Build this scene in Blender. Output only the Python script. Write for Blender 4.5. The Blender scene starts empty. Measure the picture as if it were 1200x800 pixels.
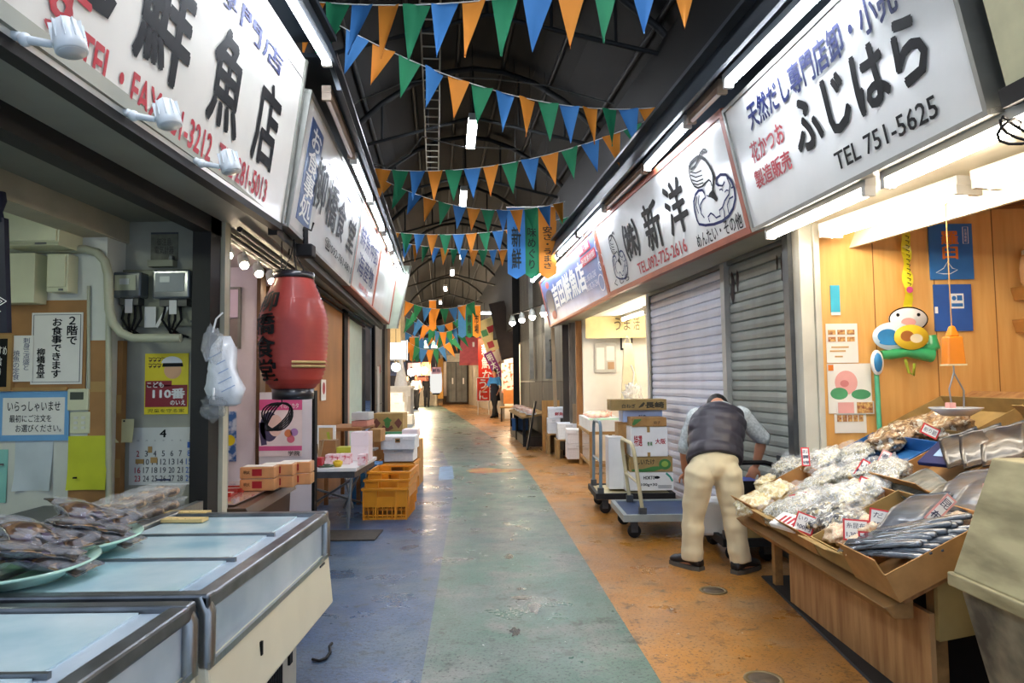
import bpy, math, random
from mathutils import Vector, Matrix, noise
random.seed(7)
PI = math.pi
SC = bpy.context.scene
COL = SC.collection

# ------------------------------------------------------------------ camera, world, exposure
PITCH = math.atan(47 / 800.0)
ROLL = math.radians(-0.7)
CAM_H = 1.35
cam_data = bpy.data.cameras.new('camera')
cam_data.lens = 24.0
cam_data.sensor_width = 36.0
cam_data.clip_end = 300
cam = bpy.data.objects.new('camera', cam_data)
COL.objects.link(cam)
cam.matrix_world = (Matrix.Translation((0, 0, CAM_H)) @ Matrix.Rotation(PI / 2 + PITCH, 4, 'X') @ Matrix.Rotation(ROLL, 4, 'Z'))
SC.camera = cam

world = bpy.data.worlds.new('world')
SC.world = world
world.use_nodes = True
wb = world.node_tree.nodes['Background']
wb.inputs[0].default_value = (0.55, 0.68, 0.9, 1)
wb.inputs[1].default_value = 0.55

SC.view_settings.view_transform = 'Standard'
SC.view_settings.look = 'None'
SC.view_settings.gamma = 1
SC.view_settings.exposure = 1.35
SC.view_settings.use_curve_mapping = False
SC.cycles.use_denoising = True
SC.cycles.max_bounces = 7
SC.cycles.transparent_max_bounces = 16
SC.cycles.sample_clamp_indirect = 4.0
SC.cycles.caustics_reflective = False
SC.cycles.caustics_refractive = False

TUBE_COOL = 30.0      # sign-top fluorescent tubes
TUBE_WARM = 20.0      # tubes under the dried goods shop's sign
TUBE_ROOF = 80.0      # arcade ceiling lamps

# ------------------------------------------------------------------ where a sight line meets a plane of the place
_f = Vector((0, math.cos(PITCH), math.sin(PITCH)))
_u0 = Vector((0, -math.sin(PITCH), math.cos(PITCH)))
_r0 = Vector((1, 0, 0))
_r = math.cos(ROLL) * _r0 + math.sin(ROLL) * _u0
_u = -math.sin(ROLL) * _r0 + math.cos(ROLL) * _u0
EYE = Vector((0, 0, CAM_H))


def ray(px, py):
    return _f + (px - 600) / 800.0 * _r - (py - 400) / 800.0 * _u


def onY(px, py, Y):
    d = ray(px, py)
    return EYE + d * (Y / d.y)


def onZ(px, py, z):
    d = ray(px, py)
    return EYE + d * ((z - CAM_H) / d.z)


def RW(Y):
    return 2.6 - 0.1225 * Y


def LW(Y):
    return -1.43 - 0.097 * Y


RROT = -PI / 2 + math.atan(0.1225)
LROT = PI / 2 + math.atan(0.097)


# ------------------------------------------------------------------ materials
def lin(h):
    h = h.lstrip('#')
    v = [int(h[i:i + 2], 16) / 255.0 for i in (0, 2, 4)]
    return tuple((c / 12.92 if c <= 0.04045 else ((c + 0.055) / 1.055) ** 2.4) for c in v) + (1,)


_mats = {}


def mat(name, hexc, rough=0.6, metal=0.0, var=0.12, scale=6.0, bump=0.0, hex2=None, coat=0.0, spec=0.5, detail=4.0, stretch=None, lo=0.35, hi=0.65, sheen=0.0, trans=0.0):
    """principled material with a procedural noise breaking up its colour"""
    if name in _mats:
        return _mats[name]
    m = bpy.data.materials.new(name)
    m.use_nodes = True
    nt = m.node_tree
    b = nt.nodes['Principled BSDF']
    tc = nt.nodes.new('ShaderNodeTexCoord')
    no = nt.nodes.new('ShaderNodeTexNoise')
    no.inputs['Scale'].default_value = scale
    no.inputs['Detail'].default_value = detail
    if stretch:
        mp = nt.nodes.new('ShaderNodeMapping')
        mp.inputs['Scale'].default_value = stretch
        nt.links.new(tc.outputs['Object'], mp.inputs['Vector'])
        nt.links.new(mp.outputs['Vector'], no.inputs['Vector'])
    else:
        nt.links.new(tc.outputs['Object'], no.inputs['Vector'])
    cr = nt.nodes.new('ShaderNodeValToRGB')
    c = lin(hexc)
    c2 = lin(hex2) if hex2 else tuple(min(1, x * (1 - var * 1.6)) for x in c[:3]) + (1,)
    cr.color_ramp.elements[0].position = lo
    cr.color_ramp.elements[1].position = hi
    cr.color_ramp.elements[0].color = c2
    cr.color_ramp.elements[1].color = c
    nt.links.new(no.outputs['Fac'], cr.inputs['Fac'])
    nt.links.new(cr.outputs['Color'], b.inputs['Base Color'])
    b.inputs['Roughness'].default_value = rough
    b.inputs['Metallic'].default_value = metal
    b.inputs['Coat Weight'].default_value = coat
    b.inputs['Coat Roughness'].default_value = 0.12
    b.inputs['Specular IOR Level'].default_value = spec
    b.inputs['Sheen Weight'].default_value = sheen
    b.inputs['Transmission Weight'].default_value = trans
    if bump:
        bp = nt.nodes.new('ShaderNodeBump')
        bp.inputs['Strength'].default_value = bump
        bp.inputs['Distance'].default_value = 0.02
        nt.links.new(no.outputs['Fac'], bp.inputs['Height'])
        nt.links.new(bp.outputs['Normal'], b.inputs['Normal'])
    _mats[name] = m
    return m


def emit(name, hexc, strength):
    if name in _mats:
        return _mats[name]
    m = bpy.data.materials.new(name)
    m.use_nodes = True
    nt = m.node_tree
    nt.nodes.remove(nt.nodes['Principled BSDF'])
    e = nt.nodes.new('ShaderNodeEmission')
    e.inputs[0].default_value = lin(hexc)
    e.inputs[1].default_value = strength
    nt.links.new(e.outputs[0], nt.nodes['Material Output'].inputs[0])
    _mats[name] = m
    return m


def film(name, hexc, amount=0.35, rough=0.12):
    """clear plastic film: see-through with a gloss"""
    if name in _mats:
        return _mats[name]
    m = bpy.data.materials.new(name)
    m.use_nodes = True
    nt = m.node_tree
    b = nt.nodes['Principled BSDF']
    b.inputs['Base Color'].default_value = lin(hexc)
    b.inputs['Roughness'].default_value = rough
    b.inputs['Specular IOR Level'].default_value = 0.9
    t = nt.nodes.new('ShaderNodeBsdfTransparent')
    mx = nt.nodes.new('ShaderNodeMixShader')
    no = nt.nodes.new('ShaderNodeTexNoise')
    no.inputs['Scale'].default_value = 14
    ml = nt.nodes.new('ShaderNodeMath')
    ml.operation = 'MULTIPLY'
    ml.inputs[1].default_value = amount * 2
    nt.links.new(no.outputs['Fac'], ml.inputs[0])
    nt.links.new(ml.outputs[0], mx.inputs[0])
    nt.links.new(t.outputs[0], mx.inputs[1])
    nt.links.new(b.outputs[0], mx.inputs[2])
    nt.links.new(mx.outputs[0], nt.nodes['Material Output'].inputs[0])
    _mats[name] = m
    return m


def flecks(name, cols, scale=60.0, rough=0.35, coat=0.6, stretch=(1, 1, 0.35)):
    """a bag of many small dried things seen through plastic: cells of several colours"""
    if name in _mats:
        return _mats[name]
    m = bpy.data.materials.new(name)
    m.use_nodes = True
    nt = m.node_tree
    b = nt.nodes['Principled BSDF']
    tc = nt.nodes.new('ShaderNodeTexCoord')
    mp = nt.nodes.new('ShaderNodeMapping')
    mp.inputs['Scale'].default_value = stretch
    nz = nt.nodes.new('ShaderNodeTexNoise')
    nz.inputs['Scale'].default_value = 9
    ad = nt.nodes.new('ShaderNodeMixRGB')
    ad.blend_type = 'ADD'
    ad.inputs[0].default_value = 0.25
    vo = nt.nodes.new('ShaderNodeTexVoronoi')
    vo.inputs['Scale'].default_value = scale
    nt.links.new(tc.outputs['Object'], ad.inputs[1])
    nt.links.new(tc.outputs['Object'], nz.inputs['Vector'])
    nt.links.new(nz.outputs['Color'], ad.inputs[2])
    nt.links.new(ad.outputs[0], mp.inputs['Vector'])
    nt.links.new(mp.outputs['Vector'], vo.inputs['Vector'])
    cr = nt.nodes.new('ShaderNodeValToRGB')
    cr.color_ramp.interpolation = 'CONSTANT'
    els = cr.color_ramp.elements
    while len(els) < len(cols):
        els.new(0.5)
    for i, h in enumerate(cols):
        els[i].position = 0.15 + 0.7 * i / len(cols) if i else 0
        els[i].color = lin(h)
    sp = nt.nodes.new('ShaderNodeSeparateColor')
    nt.links.new(vo.outputs['Color'], sp.inputs[0])
    nt.links.new(sp.outputs[0], cr.inputs['Fac'])
    nt.links.new(cr.outputs['Color'], b.inputs['Base Color'])
    bp = nt.nodes.new('ShaderNodeBump')
    bp.inputs['Strength'].default_value = 0.6
    bp.inputs['Distance'].default_value = 0.006
    nt.links.new(vo.outputs['Distance'], bp.inputs['Height'])
    nt.links.new(bp.outputs['Normal'], b.inputs['Normal'])
    b.inputs['Roughness'].default_value = rough
    b.inputs['Coat Weight'].default_value = coat
    b.inputs['Coat Roughness'].default_value = 0.1
    _mats[name] = m
    return m


def planks(name, h1, h2, hline, width=0.4, axis='X', rough=0.45, coat=0.15):
    """boarding with grain and dark joints at a regular width"""
    if name in _mats:
        return _mats[name]
    m = bpy.data.materials.new(name)
    m.use_nodes = True
    nt = m.node_tree
    b = nt.nodes['Principled BSDF']
    tc = nt.nodes.new('ShaderNodeTexCoord')
    sep = nt.nodes.new('ShaderNodeSeparateXYZ')
    nt.links.new(tc.outputs['Object'], sep.inputs[0])
    mp = nt.nodes.new('ShaderNodeMapping')
    mp.inputs['Scale'].default_value = (14, 14, 1.2) if axis == 'X' else (1.2, 14, 14)
    nt.links.new(tc.outputs['Object'], mp.inputs['Vector'])
    no = nt.nodes.new('ShaderNodeTexNoise')
    no.inputs['Scale'].default_value = 1.6
    no.inputs['Detail'].default_value = 6
    nt.links.new(mp.outputs['Vector'], no.inputs['Vector'])
    cr = nt.nodes.new('ShaderNodeValToRGB')
    cr.color_ramp.elements[0].position = 0.3
    cr.color_ramp.elements[1].position = 0.7
    cr.color_ramp.elements[0].color = lin(h1)
    cr.color_ramp.elements[1].color = lin(h2)
    nt.links.new(no.outputs['Fac'], cr.inputs['Fac'])
    md = nt.nodes.new('ShaderNodeMath')
    md.operation = 'PINGPONG'
    md.inputs[1].default_value = width / 2
    nt.links.new(sep.outputs['X' if axis == 'X' else 'Z'], md.inputs[0])
    lt = nt.nodes.new('ShaderNodeMath')
    lt.operation = 'LESS_THAN'
    lt.inputs[1].default_value = 0.0035
    nt.links.new(md.outputs[0], lt.inputs[0])
    mx = nt.nodes.new('ShaderNodeMixRGB')
    mx.inputs[2].default_value = lin(hline)
    nt.links.new(lt.outputs[0], mx.inputs[0])
    nt.links.new(cr.outputs['Color'], mx.inputs[1])
    nt.links.new(mx.outputs[0], b.inputs['Base Color'])
    b.inputs['Roughness'].default_value = rough
    b.inputs['Coat Weight'].default_value = coat
    _mats[name] = m
    return m


# ------------------------------------------------------------------ mesh builder
class MB:
    def __init__(s):
        s.v, s.f, s.m, s.sm = [], [], [], []

    def add(s, vs, fs, m=0, smooth=False):
        o = len(s.v)
        s.v += [tuple(p) for p in vs]
        for f in fs:
            s.f.append(tuple(o + i for i in f))
            s.m.append(m)
            s.sm.append(smooth)
        return s

    def box(s, c, size, rz=0.0, R=None, m=0):
        hx, hy, hz = size[0] / 2, size[1] / 2, size[2] / 2
        M = R if R is not None else Matrix.Rotation(rz, 3, 'Z')
        c = Vector(c)
        vs = [c + M @ Vector((x * hx, y * hy, z * hz)) for z in (-1, 1) for x, y in ((-1, -1), (1, -1), (1, 1), (-1, 1))]
        return s.add(vs, [(3, 2, 1, 0), (4, 5, 6, 7), (0, 1, 5, 4), (1, 2, 6, 5), (2, 3, 7, 6), (3, 0, 4, 7)], m)

    def bx(s, x0, x1, y0, y1, z0, z1, m=0):
        return s.box(((x0 + x1) / 2, (y0 + y1) / 2, (z0 + z1) / 2), (abs(x1 - x0), abs(y1 - y0), abs(z1 - z0)), m=m)

    def prism(s, bot, top, m=0, smooth=False):
        n = len(bot)
        fs = [tuple(reversed(range(n))), tuple(range(n, 2 * n))]
        fs += [(i, (i + 1) % n, n + (i + 1) % n, n + i) for i in range(n)]
        return s.add(list(bot) + list(top), fs, m, smooth)

    def outline(s, pts, y0, y1, m=0):
        """closed outline given in (x, z), counter-clockwise seen from -y, given thickness along y"""
        return s.prism([(x, y1, z) for x, z in pts], [(x, y0, z) for x, z in pts], m)

    def poly(s, pts, m=0):
        return s.add(pts, [tuple(range(len(pts)))], m)

    def tube(s, pts, r, n=8, m=0, closed=False, caps=True):
        pts = [Vector(p) for p in pts]
        k = len(pts)
        rs = r if isinstance(r, (list, tuple)) else [r] * k
        rings = []
        up = None
        for i in range(k):
            if closed:
                t = pts[(i + 1) % k] - pts[i - 1]
            else:
                t = pts[min(i + 1, k - 1)] - pts[max(i - 1, 0)]
            t.normalize()
            if up is None:
                a = Vector((0, 0, 1)) if abs(t.z) < 0.9 else Vector((1, 0, 0))
                up = (a - t * a.dot(t)).normalized()
            else:
                up = up - t * up.dot(t)
                if up.length < 1e-4:
                    a = Vector((0, 0, 1)) if abs(t.z) < 0.9 else Vector((1, 0, 0))
                    up = a - t * a.dot(t)
                up.normalize()
            sd = t.cross(up)
            rings.append([pts[i] + (up * math.cos(q) + sd * math.sin(q)) * rs[i] for q in [2 * PI * j / n for j in range(n)]])
        vs = [p for rg in rings for p in rg]
        fs = []
        for i in range(k if closed else k - 1):
            a, b = i * n, ((i + 1) % k) * n
            for j in range(n):
                fs.append((a + j, a + (j + 1) % n, b + (j + 1) % n, b + j))
        s.add(vs, fs, m, True)
        if caps and not closed:
            s.add(rings[0], [tuple(range(n - 1, -1, -1))], m)
            s.add(rings[-1], [tuple(range(n))], m)
        return s

    def loft(s, secs, n=14, m=0, caps=True):
        """secs: (centre, rx, ry, axis frame or None) - ellipses in planes across the path"""
        rings = []
        for c, rx, ry, ux, uy in secs:
            c = Vector(c)
            ux = Vector(ux)
            uy = Vector(uy)
            rings.append([c + ux * (math.cos(q) * rx) + uy * (math.sin(q) * ry) for q in [2 * PI * j / n for j in range(n)]])
        vs = [p for rg in rings for p in rg]
        fs = []
        for i in range(len(rings) - 1):
            a, b = i * n, (i + 1) * n
            for j in range(n):
                fs.append((a + j, a + (j + 1) % n, b + (j + 1) % n, b + j))
        if caps:
            fs.append(tuple(range(n - 1, -1, -1)))
            fs.append(tuple(range((len(rings) - 1) * n, len(rings) * n)))
        return s.add(vs, fs, m, True)

    def lathe(s, prof, c=(0, 0, 0), n=24, m=0, smooth=True, R=None):
        c = Vector(c)
        vs = []
        for r, z in prof:
            for j in range(n):
                p = Vector((r * math.cos(2 * PI * j / n), r * math.sin(2 * PI * j / n), z))
                vs.append(c + (R @ p if R is not None else p))
        fs = []
        for i in range(len(prof) - 1):
            for j in range(n):
                fs.append((i * n + j, i * n + (j + 1) % n, (i + 1) * n + (j + 1) % n, (i + 1) * n + j))
        if prof[0][0] > 1e-6:
            fs.append(tuple(range(n - 1, -1, -1)))
        if prof[-1][0] > 1e-6:
            fs.append(tuple(range((len(prof) - 1) * n, len(prof) * n)))
        return s.add(vs, fs, m, smooth)

    def ball(s, c, r, nu=16, nv=10, m=0, bump=0.0, seed=0, freq=4.0, R=None):
        c = Vector(c)
        r = Vector(r) if not isinstance(r, (int, float)) else Vector((r, r, r))
        vs = []
        for i in range(nv + 1):
            th = PI * i / nv
            for j in range(nu):
                ph = 2 * PI * j / nu
                d = Vector((math.sin(th) * math.cos(ph), math.sin(th) * math.sin(ph), -math.cos(th)))
                k = 1 + (bump * noise.noise(d * freq + Vector((seed * 7.3, seed * 1.7, 0))) if bump else 0)
                p = Vector((d.x * r.x, d.y * r.y, d.z * r.z)) * k
                vs.append(c + (R @ p if R is not None else p))
        fs = []
        for i in range(nv):
            for j in range(nu):
                fs.append((i * nu + j, i * nu + (j + 1) % nu, (i + 1) * nu + (j + 1) % nu, (i + 1) * nu + j))
        return s.add(vs, fs, m, True)

    def stroke(s, pts, w, y=0.0, m=0, closed=False):
        """a painted line of width w (a number or one per point) on the x-z plane at depth y"""
        k = len(pts)
        ws = w if isinstance(w, (list, tuple)) else [w] * k
        L, Rr = [], []
        for i in range(k):
            a = pts[(i - 1) % k] if closed else pts[max(i - 1, 0)]
            b = pts[(i + 1) % k] if closed else pts[min(i + 1, k - 1)]
            dx, dz = b[0] - a[0], b[1] - a[1]
            l = math.hypot(dx, dz) or 1
            nx, nz = -dz / l, dx / l
            L.append((pts[i][0] + nx * ws[i] / 2, y, pts[i][1] + nz * ws[i] / 2))
            Rr.append((pts[i][0] - nx * ws[i] / 2, y, pts[i][1] - nz * ws[i] / 2))
        fs = [(i, k + i, k + (i + 1) % k, (i + 1) % k) for i in range(k if closed else k - 1)]
        return s.add(L + Rr, fs, m)

    def mesh(s, name):
        me = bpy.data.meshes.new(name)
        me.from_pydata(s.v, [], s.f)
        me.polygons.foreach_set('material_index', s.m)
        me.polygons.foreach_set('use_smooth', s.sm)
        me.update()
        return me

    def build(s, name, mats, parent=None, bevel=0.0, loc=None, rz=0.0):
        me = s.mesh(name)
        for x in (mats if isinstance(mats, (list, tuple)) else [mats]):
            me.materials.append(x)
        o = bpy.data.objects.new(name, me)
        COL.objects.link(o)
        if parent is not None:
            o.parent = parent
        if loc is not None:
            o.location = loc
        if rz:
            o.rotation_euler = (0, 0, rz)
        if bevel:
            md = o.modifiers.new('bevel', 'BEVEL')
            md.width = bevel
            md.segments = 2
            md.limit_method = 'ANGLE'
        return o


def tag(o, label=None, cat=None, group=None, kind=None):
    if label:
        o['label'] = label
    if cat:
        o['category'] = cat
    if group:
        o['group'] = group
    if kind:
        o['kind'] = kind
    return o


def thing(name, label, cat, loc=(0, 0, 0), rz=0.0, group=None, rot=None):
    o = bpy.data.objects.new(name, None)
    o.empty_display_size = 0.05
    COL.objects.link(o)
    o.location = loc
    o.rotation_euler = rot if rot else (0, 0, rz)
    return tag(o, label, cat, group)


def struct(name, mb, m, bevel=0.0, loc=None, rz=0.0):
    return tag(mb.build(name, m, None, bevel, loc, rz), kind='structure')


def dup(root, loc=None, rz=None, label=None, group=None):
    r = root.copy()
    COL.objects.link(r)
    if loc is not None:
        r.location = loc
    if rz is not None:
        r.rotation_euler = (0, 0, rz)
    if label:
        r['label'] = label
    if group:
        r['group'] = group
    for ch in list(root.children):
        c = ch.copy()
        COL.objects.link(c)
        c.parent = r
        for g in list(ch.children):
            d = g.copy()
            COL.objects.link(d)
            d.parent = c
    return r


_txt = {}


def text_mesh(body, bold, spacing, leading):
    key = (body, bold, spacing, leading)
    if key in _txt:
        return _txt[key]
    c = bpy.data.curves.new('lettering', 'FONT')
    c.body = body
    c.resolution_u = 2
    c.space_character = spacing
    c.space_line = leading
    c.align_x = 'CENTER'
    o = bpy.data.objects.new('lettering', c)
    COL.objects.link(o)
    dg = bpy.context.evaluated_depsgraph_get()
    me = bpy.data.meshes.new_from_object(o.evaluated_get(dg))
    vs = [tuple(v.co) for v in me.vertices]
    fs = [tuple(p.vertices) for p in me.polygons]
    bpy.data.objects.remove(o)
    bpy.data.curves.remove(c)
    bpy.data.meshes.remove(me)
    x0 = min(v[0] for v in vs); x1 = max(v[0] for v in vs)
    y0 = min(v[1] for v in vs); y1 = max(v[1] for v in vs)
    nv = [((v[0] - x0) / (x1 - x0), (v[1] - y0) / (y1 - y0), 0) for v in vs]
    if bold:                       # a broad brush: the letter painted again around itself
        em_x, em_y = bold * .8 / (x1 - x0), bold * .8 / (y1 - y0)
        n0, f0, base = len(nv), list(fs), list(nv)
        for k in range(6):
            q = 2 * PI * k / 6
            nv += [(a + em_x * math.cos(q), b + em_y * math.sin(q), k + 1) for a, b, _ in base]
            fs += [tuple(i + n0 * (k + 1) for i in f) for f in f0]
    _txt[key] = (nv, fs)
    return _txt[key]


def text_into(mb, body, u0, v0, u1, v1, y, bold=0.0, spacing=1.0, leading=1.0, m=0, shear=0.0):
    vs, fs = text_mesh(body, bold, spacing, leading)
    mb.add([(u0 + (u1 - u0) * a, y - .00012 * d, v0 + (v1 - v0) * b + shear * (u1 - u0) * a) for a, b, d in vs], fs, m)
    return mb


def lettering(parent, body, u0, v0, u1, v1, y, m, bold=0.0, spacing=1.0, leading=1.0, name='lettering'):
    """writing that fills the rectangle u0..u1, v0..v1 on a face at depth y (front is -y)"""
    return text_into(MB(), body, u0, v0, u1, v1, y, bold, spacing, leading).build(name, m, parent)


def vert(s):
    return '\n'.join(s)


def fuse(mb, voxel, smooth=4, name='body'):
    """one continuous skin over overlapping volumes"""
    me = mb.mesh(name)
    o = bpy.data.objects.new(name, me)
    COL.objects.link(o)
    r = o.modifiers.new('r', 'REMESH')
    r.mode = 'VOXEL'
    r.voxel_size = voxel
    r.use_smooth_shade = True
    if smooth:
        sm = o.modifiers.new('s', 'SMOOTH')
        sm.factor = 0.5
        sm.iterations = smooth
    dg = bpy.context.evaluated_depsgraph_get()
    res = bpy.data.meshes.new_from_object(o.evaluated_get(dg))
    bpy.data.objects.remove(o)
    bpy.data.meshes.remove(me)
    res.polygons.foreach_set('use_smooth', [True] * len(res.polygons))
    return res


def link_mesh(me, name, m, parent):
    me.name = name
    me.materials.clear()
    me.materials.append(m)
    o = bpy.data.objects.new(name, me)
    COL.objects.link(o)
    o.parent = parent
    return o


# common materials
BLACK = mat('black_paint', '#0c0c0f', 0.6, var=0.2, spec=.25)
WHITE = mat('white_paint', '#f2f2ef', 0.5, var=0.05)
NAVY = mat('navy_paint', '#141f55', 0.6, var=0.15, spec=.25)
RED = mat('red_paint', '#b3202c', 0.45, var=0.15)
ORANGE = mat('orange_paint', '#e07c24', 0.5, var=0.1)
STEEL = mat('brushed_steel', '#a9adae', 0.28, 0.9, 0.12, 20, stretch=(1, 12, 1))
DKSTEEL = mat('dull_dark_steel', '#5a5d60', 0.45, 0.7, 0.2, 10)
RUBBER = mat('black_rubber', '#151517', 0.75, var=0.2)
CARD = mat('brown_cardboard', '#b3874f', 0.8, var=0.14, scale=9, hex2='#9b7140')
CARD2 = mat('dull_cardboard', '#a58a55', 0.8, var=0.14, scale=9)
FOAM = mat('white_foam', '#eef0f2', 0.6, var=0.05, scale=30, bump=0.05)
TUBE_OFF = mat('unlit_tube', '#e9d9d2', 0.25, var=0.04, coat=0.4)
COOLGLOW = emit('cool_tube_glow', '#eaf2ff', TUBE_COOL)
WARMGLOW = emit('warm_tube_glow', '#fff0da', TUBE_WARM)
ROOFGLOW = emit('roof_tube_glow', '#f2f6ff', TUBE_ROOF)
CREAM = mat('cream_enamel', '#e6dfc6', 0.4, var=0.06, scale=3)
PAPER = mat('white_paper', '#eceae2', 0.75, var=0.05, scale=4)

# ================================================================== THE SETTING
def floor_mat(name, base, alt, wear, dark, wet=0.22):
    m = bpy.data.materials.new(name)
    m.use_nodes = True
    nt = m.node_tree
    b = nt.nodes['Principled BSDF']
    tc = nt.nodes.new('ShaderNodeTexCoord')

    def nz(scale, detail=5, off=0.0):
        mp = nt.nodes.new('ShaderNodeMapping')
        mp.inputs['Location'].default_value = (off, off * 2, 0)
        n = nt.nodes.new('ShaderNodeTexNoise')
        n.inputs['Scale'].default_value = scale
        n.inputs['Detail'].default_value = detail
        n.inputs['Roughness'].default_value = 0.65
        nt.links.new(tc.outputs['Object'], mp.inputs[0])
        nt.links.new(mp.outputs[0], n.inputs['Vector'])
        return n.outputs['Fac']

    def ramp(fac, a, c, ca=(0, 0, 0, 1), cc=(1, 1, 1, 1)):
        r = nt.nodes.new('ShaderNodeValToRGB')
        r.color_ramp.elements[0].position = a
        r.color_ramp.elements[1].position = c
        r.color_ramp.elements[0].color = ca
        r.color_ramp.elements[1].color = cc
        nt.links.new(fac, r.inputs[0])
        return r.outputs[0]

    def mix(fac, a, c):
        x = nt.nodes.new('ShaderNodeMixRGB')
        nt.links.new(fac, x.inputs[0])
        for s, v in ((1, a), (2, c)):
            if isinstance(v, str):
                x.inputs[s].default_value = lin(v)
            else:
                nt.links.new(v, x.inputs[s])
        return x.outputs[0]
    c = mix(ramp(nz(1.1), 0.4, 0.62), base, alt)
    c = mix(ramp(nz(2.3, 9, 5.0), 0.50, 0.70), c, wear)
    c = mix(ramp(nz(55.0, 4, 31.0), 0.54, 0.66), c, dark)
    c = mix(ramp(nz(7.0, 9, 9.0), 0.56, 0.68), c, dark)
    c = mix(ramp(nz(38.0, 3, 3.0), 0.66, 0.7), c, dark)
    c = mix(ramp(nz(26.0, 2, 14.0), 0.735, 0.75), c, '#c9cfcc')
    nt.links.new(c, b.inputs['Base Color'])
    rr = ramp(nz(1.7, 6, 21.0), 0.35, 0.65, (wet, wet, wet, 1), (0.5, 0.5, 0.5, 1))
    nt.links.new(rr, b.inputs['Roughness'])
    bp = nt.nodes.new('ShaderNodeBump')
    bp.inputs['Strength'].default_value = 0.25
    bp.inputs['Distance'].default_value = 0.01
    nt.links.new(nz(30, 6, 2.0), bp.inputs['Height'])
    nt.links.new(bp.outputs[0], b.inputs['Normal'])
    b.inputs['Specular IOR Level'].default_value = 0.45
    return m


FL_B = floor_mat('blue_painted_floor', '#324c70', '#40566b', '#5a6873', '#1a232e')
FL_G = floor_mat('green_painted_floor', '#456b5d', '#586963', '#7c7c78', '#222e2a')
FL_O = floor_mat('ochre_painted_floor', '#ae762a', '#94683a', '#9f7f5a', '#4c341d')
bg = [(-2, -0.13), (3.16, -0.43), (8.54, -0.74), (12.5, -1.22), (17.6, -2.22), (30.3, -3.9), (60, -8.9)]
go = [(-2, 0.93), (3.13, 0.65), (9.64, 0.28), (13, -0.02), (17.4, -0.61), (30, -2.54), (60, -7.6)]


def interp(tab, Y):
    for (a, xa), (b, xb) in zip(tab, tab[1:]):
        if Y <= b:
            return xa + (xb - xa) * (Y - a) / (b - a)
    return tab[-1][1]


fl = MB()
ys = [-2 + 1.0 * i for i in range(63)]
for a, b in zip(ys, ys[1:]):
    e = [[-16, interp(bg, y), interp(go, y), 9] for y in (a, b)]
    for k in range(3):
        fl.poly([(e[0][k], a, 0), (e[0][k + 1], a, 0), (e[1][k + 1], b, 0), (e[1][k], b, 0)], k)
floor = struct('floor', fl, [FL_B, FL_G, FL_O])

STAIN = mat('wet_dark_stain', '#232a22', 0.25, var=0.3)
RUST = mat('worn_red_paint', '#8d4a36', 0.5, hex2='#a8894a', scale=5, var=0.3)
BLUEP = mat('pale_blue_patch', '#6f93b5', 0.5, var=0.2)


def blotch(name, pts, m):
    b = MB()
    b.poly([(x, y, 0.0015) for x, y in pts])
    return b.build(name, m, floor)


def ragged(cx, cy, rx, ry, seed, n=26):
    return [(cx + rx * math.cos(q) * (0.75 + 0.5 * noise.noise(Vector((math.cos(q) * 1.8, math.sin(q) * 1.8, seed)))),
             cy + ry * math.sin(q) * (0.75 + 0.5 * noise.noise(Vector((math.cos(q) * 1.8, math.sin(q) * 1.8, seed + 5))))) for q in [2 * PI * i / n for i in range(n)]]


for i, (px, py, rx, ry) in enumerate([(597, 652, 0.05, 0.1), (612, 700, 0.09, 0.05), (626, 712, 0.05, 0.13), (600, 632, 0.02, 0.05), (610, 690, 0.04, 0.04), (545, 610, 0.02, 0.03), (604, 740, 0.04, 0.09)]):
    p = onZ(px, py, 0)
    blotch('stain', ragged(p.x, p.y, rx, ry, i), STAIN)
p = onZ(578, 551, 0)
blotch('worn_patch', ragged(p.x, p.y, 0.6, 0.38, 11, 40), RUST)
a, b, c, d = (onZ(*q, 0) for q in ((514, 563), (532, 561), (530, 546), (515, 547)))
blotch('paint_patch', [(a.x, a.y), (b.x, b.y), (c.x, c.y), (d.x, d.y)], BLUEP)

# arcade roof: a dark vault over the lane, with purlins and arched trusses
ROOF = mat('near_black_roof_sheeting', '#08090a', 0.8, var=0.35, scale=1.2, hex2='#040505', stretch=(6, 0.6, 1))  # near-black sheeting colour with faint streaks along the lane
ROOFB = mat('dark_roof_steel', '#26292b', 0.6, 0.2, 0.3, 3)  # dark grey for beams, hangers and cords
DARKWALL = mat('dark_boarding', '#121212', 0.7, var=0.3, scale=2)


def roofpt(Y, t):
    """t from -1 (left eave) to 1 (right eave)"""
    Yc = max(Y, 3)
    cx = (LW(Yc) + RW(Yc)) / 2
    hw = (RW(Yc) - LW(Yc)) / 2 + 0.5
    return Vector((cx + t * hw, Y, 4.9 + 1.5 * (1 - t * t)))


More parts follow.
